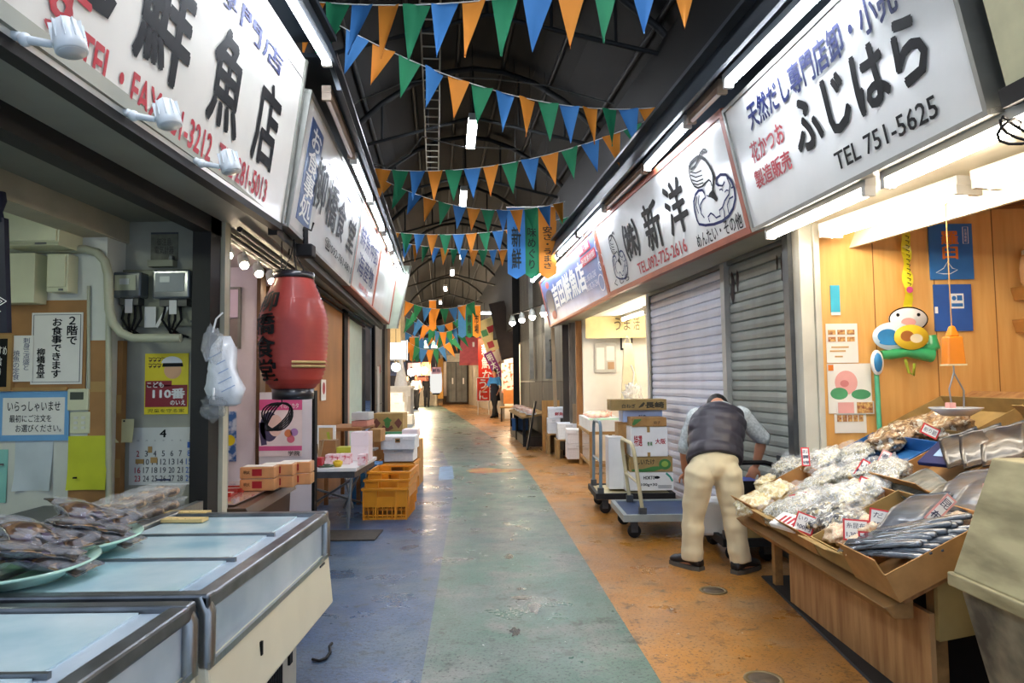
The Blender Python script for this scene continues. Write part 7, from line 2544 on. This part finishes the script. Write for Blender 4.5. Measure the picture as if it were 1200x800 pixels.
def crate(label, x0, x1, y0, D, z0, H, group=None):
    r = thing('plastic_crate', label, 'crate', (x0, y0, z0), group=group)
    W = x1 - x0
    b = MB(); b.bx(.01, W - .01, .01, D - .01, 0, .012)
    for (ya, yb) in ((0, .01), (D - .01, D)):
        for k in range(10):
            xx = .01 + k * (W - .02) / 9
            b.bx(xx - .004, xx + .004, ya, yb, .0, H * .4)
        b.bx(0, W, ya, yb, H * .12, H * .16); b.bx(0, W, ya, yb, 0, .02)
        b.bx(0, W, ya, yb, H * .4, H * .46)
        b.bx(0, W * .28, ya, yb, H * .46, H * .92); b.bx(W * .72, W, ya, yb, H * .46, H * .92); b.bx(W * .28, W * .72, ya, yb, H * .46, H * .72)
        for xx in (0, W * .28, W * .72, W - .015):
            b.bx(xx, xx + .015, ya - .008 if ya == 0 else ya, yb if ya == 0 else yb + .008, 0, H)
    for (xa_, xb_) in ((0, .01), (W - .01, W)):
        b.bx(xa_, xb_, .01, D - .01, H * .4, H * .92)
        for k in range(8):
            yy = .02 + k * (D - .04) / 7
            b.bx(xa_, xb_, yy - .004, yy + .004, 0, H * .4)
    b.build('crate_body', YEL, r)
    b = MB()
    b.bx(-.015, W + .015, -.015, .012, H * .92, H); b.bx(-.015, W + .015, D - .012, D + .015, H * .92, H); b.bx(-.015, .012, .012, D - .012, H * .92, H); b.bx(W - .012, W + .015, .012, D - .012, H * .92, H)
    b.build('rim', YEL, r, .003)


crate('orange-yellow plastic crate on the blue floor, bottom of the nested stack', -1.50, -1.06, 6.85, .55, 0, .31)
crate('orange-yellow plastic crate nested as the second layer of the stack', -1.49, -1.05, 6.90, .55, .08, .31)
crate('orange-yellow plastic crate, topmost of the nested stack', -1.47, -1.05, 6.97, .55, .15, .31)
crate('orange-yellow plastic crate standing behind the nested stack, under white foam boxes', -1.72, -1.24, 8.55, .5, 0, .36)
foam('white foam box with a brown tag over the crate behind the nested stack', 446, 486, 511, 527, 8.5, .4)
foam('white foam box below the tagged one, resting in the farther crate', 450, 484, 526, 541, 8.6, .4)
t = thing('foam_tag', 'brown tag stuck on the front of the white foam box', 'tag', onY(466, 516, 8.48))
MB().bx(-.03, .03, -.004, .0, -.025, .025).build('tag_face', CARD, t)
MB().bx(-.02, .02, -.006, -.004, -.01, .01).build('tag_print', DKP, t)


def ex_veg(r, W, H):
    b = MB(); oval(b, W * .5, H * .5, W * .09, H * .26, -.002); b.stroke([(W * .38, H * .6), (W * .5, H * .75), (W * .62, H * .6)], .03, -.0025); b.build('vegetable_print', GRN, r)
    b = MB()
    for q in (-1, 1):
        b.add([(W * (.5 + q * .36), -.002, H * .75), (W * (.5 + q * .22), -.002, H * .5), (W * (.5 + q * .36), -.002, H * .2), (W * (.5 + q * .48), -.002, H * .5)], [(0, 1, 2, 3)])
    b.stroke([(W * .33, H * .3), (W * .5, H * .16), (W * .67, H * .3)], .05, -.002)
    b.build('brown_print', mat('maroon_print', '#6a3a30', 0.6), r)


carton('brown carton with a round green vegetable print beyond the foam boxes', 436, 472, 484, 507, 9.2, .4, CARD2, extra=ex_veg)
carton('low green tray box beneath the vegetable-print carton', 447, 471, 506, 512, 9.1, .4, mat('green_tray_box', '#4f9a6a', 0.5, var=0.15))
carton('white and pink carton right of the green tray box', 471, 489, 503, 512, 9.0, .3, mat('pink_white_box', '#eee0e4'))
carton('small brown carton between the drawer boxes and the vegetable-print carton', 431, 446, 503, 518, 8.2, .3, CARD)
carton('flat grey plastic box on a red-printed carton by the black post', 412, 432, 488, 497, 7.9, .3, mat('grey_plastic_box', '#c4c8c8', 0.4), z0=.93)
carton('pink-printed brown carton by the black post', 412, 430, 482, 489, 7.85, .4, mat('pink_tan_carton', '#c98a78', 0.6, var=0.15), z0=.856)
t = thing('blue_bin', 'blue plastic bin between the folding table and the farther crate', 'bin', (-1.82, 7.75, 0))
b = MB(); b.prism([(0, 0, 0), (.26, 0, 0), (.26, .3, 0), (0, .3, 0)], [(-.02, -.02, .42), (.28, -.02, .42), (.28, .32, .42), (-.02, .32, .42)]); b.build('bin_body', mat('mid_blue_plastic', '#3a7ab0', 0.4, var=0.1), t)
b = MB(); b.bx(-.03, .29, -.03, .33, .41, .44); b.build('rim', mat('mid_blue_plastic', '#3a7ab0'), t)
t = thing('steel_rack', 'slanting steel rods of a folded rack behind the crates', 'rack', (-1.9, 7.4, 0))
b = MB(); b.tube([(0, 0, .5), (.55, .2, .28)], .014, 6); b.tube([(0, .1, .62), (.15, .1, 0)], .014, 6); b.tube([(.3, .1, .55), (.05, .1, 0)], .014, 6); b.build('rod', STEEL, t)
b = MB(); b.bx(-.02, .4, .05, .25, .62, .64); b.build('shelf', STEEL, t)
b = MB()
p0_ = onZ(395, 622, 0); p1_ = onZ(452, 626, 0)
b.bx(-1.95, -1.20, 5.95, 6.35, .001, .012)
tag(b.build('floor_mat', mat('brown_black_mat', '#3a342c', 0.8, var=0.3, scale=20)), 'worn dark mat on the blue floor before the folding table', 'mat')
# white foam stack far along the left
_z = 0
for lab, px0, px1, py0, py1, Y, zz in (
        ('white foam box lowest in the pile at the end of the left row', 455, 478, 478, 491, 23.2, 0),
        ('white foam box second in the pile at the end of the left row', 456, 474, 466, 478, 23.3, None),
        ('white foam box third in the pile at the end of the left row', 456, 472, 455, 466, 23.4, None),
        ('white foam box at the lane side of the pile by the left row end', 470, 483, 479, 490, 22.4, 0),
        ('tall white foam box farthest back in the pile at the left row end', 462, 478, 460, 487, 25.5, 0)):
    r_, W_, H_ = foam(lab, px0, px1, py0, py1, Y, .6, z0=_z if zz is None else zz)
    _z = (_z if zz is None else zz) + H_
# stands that carry the goods beyond the folding table
t = thing('side_table', 'small brown side table carrying the grey plastic box by the tan wall', 'table', (-2.13, 7.7, 0))
b = MB(); b.bx(0, .42, 0, .8, .82, .855); b.build('tabletop', mat('brown_box_wood', '#9a6a3c'), t)
for x in (.03, .39):
    for y in (.03, .77):
        l = MB(); l.bx(x - .02, x + .02, y - .02, y + .02, 0, .82); l.build('leg', mat('brown_box_wood', '#9a6a3c'), t)
carton('tall plain brown carton beneath the green tray box', 437, 490, 512, 566, 9.02, .5, CARD, z0=0)

# ================================================================== OVERHEAD: PENNANTS, BANNERS, CABLES
PEN = [mat('orange_pennant_cloth', '#e8922e', 0.75, var=0.08, scale=3), mat('green_pennant_cloth', '#1f8458', 0.75, var=0.08, scale=3), mat('blue_pennant_cloth', '#3d82c4', 0.75, var=0.08, scale=3)]
_pen = {}


def pennant_mesh(ci, w, h, fold):
    key = (ci, w, h, fold)
    if key in _pen:
        return _pen[key]
    b = MB()
    n = 6
    fr, bk = [], []
    idx = {}
    for i in range(n + 1):
        z = -h * i / n
        ww = w / 2 * (1 - i / n)
        for j in range(5):
            u = (j / 4.0 - .5) * 2
            y = .012 * math.sin(u * 2.2 + fold) * (1 - i / n * .3) + .02 * (i / n) ** 2 * math.cos(fold * 2)
            fr.append((ww * u + (.012 * math.sin(fold * 3) * (i / n)), y - .001, z))
            bk.append((ww * u + (.012 * math.sin(fold * 3) * (i / n)), y + .001, z))
    N = len(fr)
    fs = []
    for i in range(n):
        for j in range(4):
            a = i * 5 + j
            fs.append((a, a + 5, a + 6, a + 1))
            fs.append((N + a, N + a + 1, N + a + 6, N + a + 5))
    b.add(fr + bk, fs, 0, True)
    me = b.mesh('pennant')
    me.materials.append(PEN[ci])
    _pen[key] = me
    return me


def bunting(label, A, B, sag, start, w=.185, h=.335, gap=.207, step=1, first=.03):
    root = thing('pennant_string', label, 'bunting', A)
    D = B - A
    L = D.length
    f = lambda t: D * t - Vector((0, 0, 4 * sag * t * (1 - t)))
    b = MB(); b.tube([f(i / 24.0) for i in range(25)], .004, 5); b.build('cord', WHITE, root)
    n = int((L - first) / gap)
    for k in range(n):
        t = (first + gap * (k + .5)) / L
        p = f(t)
        d = f(min(1, t + .01)) - f(max(0, t - .01))
        o = bpy.data.objects.new('pennant', pennant_mesh((start + step * k) % 3, w, h, (k * 7 % 4) * .9))
        COL.objects.link(o)
        o.parent = root
        o.location = p
        o.rotation_euler = (0.05 * math.sin(k * 2.1), -math.atan2(d.z, math.hypot(d.x, d.y)), math.atan2(d.y, d.x) + .25 * math.sin(k * 1.7 + start))
    return root


bunting('string of large orange, green and blue pennants nearest overhead, along the top of the photo', onY(350, 0, 4.5), onY(830, -50, 3.35), .12, 0)
bunting('string of pennants sagging from the upper left to the tubes over the whale sign', onY(366, 12, 5.0), onY(800, 122, 6.4), .30, 1)
bunting('bright string of pennants rising from the left diner sign to the right tubes', onY(436, 197, 7.3), onY(800, 122, 6.3), .24, 0, h=.32)
bunting('darker string of pennants sagging just behind the second hanging lamp', onY(440, 206, 9.0), onY(662, 236, 9.5), .27, 0, gap=.2, h=.32)
bunting('string of pennants running level behind the three hanging banners', onY(452, 271, 10.8), onY(705, 242, 10.4), .20, 0, gap=.21, h=.33)
bunting('small string of pennants just above the arched roof beam', onY(470, 284, 13.8), onY(640, 288, 13.2), .12, 2, gap=.2, h=.33)
bunting('far string of pennants nearest to the small trio of banners', onY(474, 352, 22), onY(562, 350, 22), .3, 0, w=.3, h=.5, gap=.28)
bunting('far tangled string of pennants beyond the small trio of banners', onY(476, 372, 27), onY(546, 368, 27), .4, 1, w=.34, h=.6, gap=.3)
bunting('far string of pennants hanging low beside the lone orange banner', onY(482, 364, 24), onY(540, 380, 25.5), .5, 1, w=.32, h=.6, gap=.25)
bunting('far string of pennants hanging before the green and white lit sign', onY(478, 400, 29), onY(536, 392, 30), .5, 0, w=.36, h=.7, gap=.27)
bunting('far short string of pennants beside the dark sign boxes', onY(500, 378, 31), onY(545, 385, 32), .5, 2, w=.36, h=.8, gap=.3)
bunting('farthest string of pennants above the bright market end', onY(474, 388, 32), onY(530, 384, 32), .4, 2, w=.36, h=.65, gap=.32)


def banner(label, px0, px1, py0, py1, Y, ci, txt, mark=None, group=None):
    a, c = onY(px0, py1, Y), onY(px1, py0, Y)
    W, H = c.x - a.x, c.z - a.z
    r = thing('hanging_banner', label, 'banner', ((a.x + c.x) / 2, Y, c.z), group=group)
    b = MB()
    n = 10
    L_ = [(-W / 2, .015 * math.sin(i * .7), -H * .92 * i / n) for i in range(n + 1)]
    R_ = [(W / 2, .015 * math.sin(i * .7 + .6), -H * .92 * i / n) for i in range(n + 1)]
    vs = L_ + R_ + [(0, 0, -H)]
    fs = [(i, n + 1 + i, n + 2 + i, i + 1)[::-1] for i in range(n)] + [(n, 2 * n + 2, 2 * n + 1)]
    b.add(vs, fs)
    b.add([(x, y + .004, z) for x, y, z in vs], [f[::-1] for f in fs])
    b.build('cloth', PEN[ci], r)
    p = MB(); p.tube([(-W / 2 - .01, 0, .005), (W / 2 + .01, 0, .005)], .010, 6); p.build('rod', WHITE, r)
    q = MB(); q.tube([(0, 0, .01), (0, 0, 6.3 - c.z)], .004, 5); q.build('hanging_wire', ROOFB, r)
    if txt:
        lettering(r, vert(txt), -W * .26, -H * .86, W * .26, -H * .28, -.022, mat('banner_ink', '#1d2a24', 0.7), .02)
    return r


banner('large hanging blue banner with a pointed end, left of the trio by the right pillar', 595, 615, 243, 327, 10.2, 2, '新鮮')
banner('large hanging green banner with dark characters, middle of the trio', 614.5, 632, 243, 327, 10.22, 1, '味めぐり')
banner('large hanging orange banner with dark characters, right of the trio', 632, 651, 242, 327, 10.2, 0, '安さ・うまさ')
banner('small far blue banner hung above the pink awnings', 537, 546, 358, 396, 25, 2, None)
banner('small far green banner hung above the pink awnings', 546, 554, 358, 396, 25.03, 1, '柳橋')
banner('small far orange banner hung above the pink awnings', 554, 563, 358, 396, 25, 0, '市場')
for k, (px0, px1, py0, py1, Y, ci) in enumerate(((503, 511, 352, 388, 23, 0), (480, 486, 395, 424, 30, 0), (486, 491, 395, 424, 30, 1), (491, 497, 393, 422, 30, 2))):
    banner(('lone far orange banner twisted below the dark roof', 'far narrow orange banner over the bright stalls', 'far narrow green banner over the bright stalls', 'far narrow blue banner over the bright stalls')[k], px0, px1, py0, py1, Y, ci, None)

# ladder like cable tray under the roof
a = onZ(503, -60, 4.85)
c = onZ(507, 200, 4.85)
t = thing('cable_ladder', 'narrow pale cable ladder running along under the dark roof', 'cable ladder', a)
LADM = mat('galvanised_steel', '#9a988c', 0.5, 0.4, 0.15)
d = c - a
L = d.length
dn = d.normalized()
sd = Vector((dn.y, -dn.x, 0))
for s in (-1, 1):
    b = MB(); b.tube([sd * .095 * s, sd * .095 * s + d], .011, 6); b.build('rail', LADM, t)
nr = int(L / .27)
for k in range(nr + 1):
    p = dn * (k * .27)
    b = MB(); b.tube([p - sd * .095, p + sd * .095], .009, 5); b.build('rung', LADM, t)
for k, (pp, lab) in enumerate(((((400, 132), (420, 118), (470, 98), (520, 90), (580, 93), (640, 100), (720, 122)), 'thin grey cable slung across under the roof above the first hanging lamp'),
                               (((418, 170), (430, 190), (455, 196), (480, 180), (495, 160), (540, 172), (610, 175)), 'looping grey cable below the roof beside the cable ladder'))):
    tag(MB().tube([onY(x, y, 8.6 + .2 * k) for x, y in pp], .010, 6).build('cable', mat('grey_cable', '#6b6b66', 0.6)), lab, 'cable')

# ================================================================== THE FAR END OF THE LANE
def flat(name, label, cat, px0, px1, py0, py1, Y, m, d=.06, group=None, frame=None, tilt=0.0, txt=None, tm=None, part='board'):
    a, c = onY(px0, py1, Y), onY(px1, py0, Y)
    W, H = c.x - a.x, c.z - a.z
    r = thing(name, label, cat, ((a.x + c.x) / 2, Y, a.z), rot=(0, tilt, 0), group=group)
    b = MB(); b.bx(-W / 2, W / 2, 0, d, 0, H); b.build(part, m, r)
    f = MB(); e = min(W, H) * .05
    f.bx(-W / 2, -W / 2 + e, -.012, 0, 0, H); f.bx(W / 2 - e, W / 2, -.012, 0, 0, H); f.bx(-W / 2 + e, W / 2 - e, -.012, 0, 0, e); f.bx(-W / 2 + e, W / 2 - e, -.012, 0, H - e, H)
    f.build('frame', frame or m, r)
    if txt:
        if '\n' in txt:
            lettering(r, txt, -W * .3, H * .08, W * .3, H * .92, -.014, tm or WHITE, .02)
        else:
            lettering(r, txt, -W * .4, H * .25, W * .4, H * .75, -.014, tm or WHITE, .02)
    return r, W, H


FARW = mat('dim_far_wall', '#5a4a3c', 0.7, var=0.3, scale=.8)
b = MB(); b.bx(-16, 4, 54, 54.2, 0, 8)
struct('wall_back', b, FARW)
BEIG = mat('beige_far_wall', '#c9b995', 0.6, var=0.1)
b = MB()
b.prism([(LW(17) - .2, 17, 0), (LW(17) - .1, 17, 0), (-8.7, 46, 0), (-8.8, 46, 0)], [(LW(17) - .2, 17, 5), (LW(17) - .1, 17, 5), (-8.7, 46, 5), (-8.8, 46, 5)])
struct('wall_left', b, LITW)
b = MB(); b.bx(-5.2, -4.75, 30, 30.3, 2.0, 5.6)
struct('trim_16', b, BEIG)
b = MB(); b.bx(-4.4, -3.85, 23.5, 23.7, 2.75, 3.9)
struct('trim_16', b, BEIG)
# right hand side beyond the pier: lit shop recess facing the lane
b = MB()
b.prism([(.55, 19.8, 0), (.65, 19.8, 0), (.55, 25.0, 0), (.45, 25.0, 0)], [(.55, 19.8, 3), (.65, 19.8, 3), (.55, 25.0, 3), (.45, 25.0, 3)])
b.bx(-.30, .6, 25.0, 25.15, 0, 2.9)
struct('wall_right', b, LITW)
b = MB()
b.prism([(-.30, 25.15, 0), (-.20, 25.15, 0), (-.55, 30.5, 0), (-.65, 30.5, 0)], [(-.30, 25.15, 3), (-.20, 25.15, 3), (-.55, 30.5, 3), (-.65, 30.5, 3)])
b.prism([(-.65, 30.5, 0), (-.55, 30.5, 0), (-2.6, 42, 0), (-2.7, 42, 0)], [(-.65, 30.5, 3.5), (-.55, 30.5, 3.5), (-2.6, 42, 3.5), (-2.7, 42, 3.5)])
struct('wall_right', b, mat('pale_far_wall', '#8d7d68', 0.6, var=0.2))
b = MB()
b.prism([(RW(19.4) - .02, 19.4, 3.0), (RW(19.4) + .1, 19.4, 3.0), (-2.5, 42, 3.0), (-2.62, 42, 3.0)], [(RW(19.4) - .02, 19.4, 6.6), (RW(19.4) + .1, 19.4, 6.6), (-2.5, 42, 6.6), (-2.62, 42, 6.6)])
struct('wall_right', b, DARKWALL)
b = MB(); b.bx(-4.3, -2.6, 42, 42.2, 0, 6)
struct('wall_back', b, FARW)

flat('nobori_banner', 'tall red upright banner with white characters beside the walking person', 'banner', 561, 580, 397, 468, 29, mat('scarlet_cloth', '#e0331f', 0.7, var=0.06), .03, txt=vert('新鮮な味'), part='cloth')
r, W, H = flat('standing_sign', 'low red and white standing sign on legs by the red upright banner', 'sign', 558.5, 574, 442, 470, 28, mat('scarlet_cloth', '#e0331f'), .05, frame=WHITE, txt=vert('うに'))
for x in (-W * .4, W * .4):
    l = MB(); l.tube([(x, .02, 0), (x, .02, -r.location.z)], .02, 6); l.build('leg', WHITE, r)
flat('nobori_banner', 'second red upright banner behind the first, farther along the shop', 'banner', 566, 574, 380, 402, 30, mat('scarlet_cloth', '#e0331f'), .03, part='cloth')
AWN = mat('dusty_pink_awning', '#c4595c', 0.6, var=0.1)
for k, (x0, x1) in enumerate(((540, 551), (550, 562))):
    a, c = onY(x0, 426, 33), onY(x1, 395, 33)
    r = thing('awning', ('left one of two dusty pink shop awnings', 'right one of two dusty pink shop awnings, with a white mark')[k], 'awning', (a.x, 33, a.z))
    W, H = c.x - a.x, c.z - a.z
    b = MB(); b.prism([(0, -.9, 0), (W, -.9, 0), (W, -.86, 0), (0, -.86, 0)], [(0, 0, H), (W * .92, 0, H), (W * .92, .04, H), (0, .04, H)]); b.build('canvas', AWN, r)
    b = MB(); b.bx(0, W, -.92, -.88, -.1, .02); b.build('valance', AWN, r)
    if k:
        b = MB(); b.bx(W * .35, W * .55, -.34, -.30, H * .62, H * .8); b.build('white_mark', WHITE, r)
SHF = mat('dull_grey_far_shutter', '#6f706c', 0.5, 0.1, 0.2, 2)
for k, (x0, x1, lab) in enumerate(((523, 534, 'left one of two grey closed doors at the bend of the lane'), (535, 547, 'right one of two grey closed doors at the bend of the lane'))):
    r, W, H = flat('closed_door', lab, 'door', x0, x1, 424, 471, 41.6, SHF, .08, frame=DKSTEEL, part='leaf')
    b = MB(); b.bx(-W * .02, W * .02, -.02, 0, .1, H - .1); b.build('centre_rail', DKSTEEL, r)
    b = MB(); b.bx(W * .10, W * .24, -.03, -.0, H * .45, H * .6); b.build('paper_notice', WHITE, r)
flat('sign_box', 'grey projecting sign box above the grey closed doors', 'sign', 515, 530, 392, 416, 40, mat('grey_sign_box', '#77797a', 0.5), .3, part='box')
flat('sign_box', 'black projecting sign box above the grey closed doors', 'sign', 529, 541, 391, 413, 39.5, BLACK, .3, part='box')
flat('sign_box', 'pale flat sign above the doors, below the dark sign boxes', 'sign', 516, 540, 414, 424, 41, mat('pale_far_board', '#b9b6ac', 0.5), .1)
r, W, H = flat('wooden_post', 'tan yellow post at the bend of the lane', 'post', 513, 519, 420, 467, 40, mat('tan_yellow_post', '#c08a2e', 0.6, var=0.1), .3, part='shaft')
flat('white_panel', 'white upright panel right of the tan yellow post', 'panel', 518, 523, 418, 464, 41, WHITE, .1)
flat('lit_board', 'green and white lit sign over the bright stalls', 'sign', 492, 513, 398, 408, 34, emit('green_white_sign_glow', '#d8f2dc', 1.6), .12, frame=mat('green_print', '#4c9a6a'), txt='柳橋', tm=GREENP)
flat('lit_board', 'white glowing panel added as brightness over the left end stalls', 'sign', 455, 477, 398, 422, 26, emit('bright_patch_glow', '#ffffff', 1.2), .12, frame=ALU)  # glowing panel added for the bright white area at the left end
flat('paper_placard', 'pale purple placard with dark print hung over the stalls', 'placard', 506, 517, 430, 438, 33, mat('pale_purple_paper', '#c8a8c4', 0.6), .02, txt='鮮魚', tm=NAVY)
c = onY(511, 447, 36)
r = thing('paper_lantern', 'long white lantern hung at the bend of the lane', 'lantern', c)
b = MB(); b.lathe([(.18, -.62), (.3, -.5), (.32, 0), (.3, .5), (.18, .62)], n=20); b.build('paper_shade', emit('white_lantern_glow', '#f4f2ec', .40), r)
b = MB(); b.lathe([(.16, -.68), (.2, -.68), (.2, -.6), (.16, -.6)], n=16); b.lathe([(.16, .6), (.2, .6), (.2, .68), (.16, .68)], n=16); b.tube([(0, 0, .66), (0, 0, 1.4)], .02, 6); b.build('ring', BLACK, r)
c = onY(470, 440, 28)
r = thing('hanging_sheet', 'white tapering plastic sheet hung among the left end stalls', 'sheet', c)
b = MB(); b.lathe([(.30, -.75), (.26, -.3), (.16, .2), (.05, .75), (.02, 1.0)], n=14); b.build('sheet', mat('white_bag_plastic', '#dfe4ea'), r)
b = MB(); b.tube([(0, 0, .9), (0, 0, 2.2)], .02, 5); b.build('cord', ROOFB, r)
# signs hung over the lit shop on the right
r, W, H = flat('hanging_sign', 'cream hanging signs strip with red and green squares at the lit right shop', 'sign', 570, 590, 372, 410, 27, mat('cream_yellow_cloth', '#ecdca0', 0.6, var=0.06), .03, tilt=-.35, part='cloth')
b = MB(); b.bx(-W * .3, W * .05, -.016, -.014, H * .1, H * .3); b.bx(W * .0, W * .4, -.016, -.014, H * .55, H * .75); b.build('red_square', RED, r)
b = MB(); b.bx(-W * .4, -W * .05, -.016, -.014, H * .5, H * .7); b.build('green_square', GREENP, r)
r, W, H = flat('hanging_sign', 'white hanging sign with red print behind the red upright banner', 'sign', 575, 588, 402, 428, 27.5, mat('white_cloth_red', '#efe6da', 0.6, hex2='#d8503c', scale=2.2, lo=.4, hi=.46), .03, tilt=-.2, part='cloth')
r, W, H = flat('hanging_sign', 'slanting purple banner with pale print above the walking person', 'banner', 581, 591, 409, 443, 26.8, mat('violet_cloth', '#8a2f86', 0.6, var=0.08), .03, tilt=-.45, txt=vert('明太子'), part='cloth')
r, W, H = flat('tilted_shade', 'dark brown slanting shade board beside the concrete pier', 'board', 588, 606, 352, 420, 22.5, mat('dark_brown_shade', '#2e2018', 0.6, var=0.2), .08, tilt=-.22)
flat('shop_shelf', 'lit shelf of red, white and orange goods behind the walking person', 'shelf', 588, 604, 425, 460, 24.9, mat('mixed_packets', '#efe2d0', 0.5, hex2='#d06048', scale=7, lo=.4, hi=.5, detail=1), .08, part='shelf_back')
carton('orange-brown carton on the table behind the walking person', 590, 603, 457, 473, 24, .4, mat('orange_brown_carton', '#c07a3c', 0.6, var=0.1))
t = thing('folding_table', 'small low table heaped with goods behind the walking person', 'table', onZ(598, 494, 0))
b = MB(); b.bx(-.35, .35, 0, .8, .45, .5); b.build('tabletop', PAL, t)
for x in (-.3, .3):
    for y in (.05, .75):
        l = MB(); l.bx(x - .02, x + .02, y - .02, y + .02, 0, .45); l.build('leg', TIMB2, t)
# lamps of the far end
def globe(label, px, py, Y, s, col='#ffe2b8', r_=.13):
    c = onY(px, py, Y)
    t = thing('hanging_bulb', label, 'lamp', c)
    b = MB(); b.ball((0, 0, 0), r_, 14, 10); b.build('bulb', emit('bulb_glow_' + str(s), col, s), t)
    b = MB(); b.tube([(0, 0, r_ * .8), (0, 0, r_ + .08)], .05, 8); b.tube([(0, 0, r_), (0, 0, 1.2)], .01, 5); b.build('cap', BLACK, t)


globe('added bright warm bulb high in the lit right shop behind the purple banner', 599, 414, 23.5, 110)  # bulb added for more light in the right shop
globe('added bright warm bulb at the back of the lit right shop', 568, 388, 28.5, 140)  # second bulb added to brighten the shop and its red banners
globe('added bright bulb over the white foam boxes at the end of the left row', 464, 430, 21.5, 160)  # bulb added to brighten the pile of foam boxes
globe('warm bulb over the far left stalls', 482, 436, 33, 160, r_=.18)
globe('warm bulb over the far middle stalls', 497, 434, 36, 160, r_=.18)
globe('warm bulb before the far people', 488, 430, 42, 160, r_=.2)
tube_lamp('white tube lamp reaching out over the lane above the pink awnings', onY(563, 367, 27) , onY(585, 367, 27), emit('far_tube_glow', '#d8ecff', 14), r=.05)
# far stalls
for k, (x0, x1, y0, y1, Y, hx, lab) in enumerate(((456, 482, 452, 472, 27, '#eef0f2', 'white draped stall table in the left end stalls'), (488, 512, 450, 462, 40, '#e6d8c0', 'pale stall table among the far people'), (500, 512, 457, 467, 41, '#3f5a50', 'dark green tub by the tan yellow post'))):
    a, c = onY(x0, y1, Y), onY(x1, y0, Y)
    r = thing('market_table', lab, 'table', (a.x, Y, 0))
    W = c.x - a.x
    b = MB(); b.bx(0, W, 0, .9, c.z - .1, c.z); b.build('tabletop', mat('stall_%d' % k, hx, 0.5, var=0.06), r)
    for yy in (.02, .82):
        b = MB(); b.bx(.03, W - .03, yy, yy + .03, 0, c.z - .1); b.build('skirt', mat('stall_%d' % k, hx), r)
for k, (x0, x1, y0, y1, Y, hx, lab) in enumerate(((478, 492, 425, 440, 36, '#d8a0b0', 'pinkish hanging cloth sign over the far left stalls'), (492, 505, 424, 440, 37, '#d87848', 'orange hanging cloth sign over the far middle stalls'), (457, 475, 424, 440, 30, '#6f7fb0', 'bluish shelf of goods below the white glowing panel'), (486, 502, 442, 452, 44, '#c04a30', 'red lit goods display behind the far people'))):
    flat('hanging_sign', lab, 'sign', x0, x1, y0, y1, Y, mat('farsign_%d' % k, hx, 0.6, var=0.3, scale=4), .04, part='cloth')
WH = mat('white_shirt_cloth', '#d8dade', 0.7, var=0.08)
for px, lab, c_, ang in ((478, 'person in dark clothes bending over the far white stall', dict(trousers=DARKC, shirt=DARKC, shoe=BLACK, hair=HAIR, sleeve=.9), 200), (488, 'person in a dark jacket and white collar seated-height among the far stalls', dict(trousers=DARKC, shirt=WH, shoe=BLACK, hair=HAIR, sleeve=.3), 260), (500, 'person in black standing at the far stall by the tan post', dict(trousers=DARKC, shirt=DARKC, shoe=BLACK, hair=HAIR, sleeve=.9), 280)):
    c = onY(px, 460, {478: 34, 488: 35, 500: 38.5}[px])
    standing(lab, c.x, c.y, 1.0, math.radians(ang), c_, .1, .2)
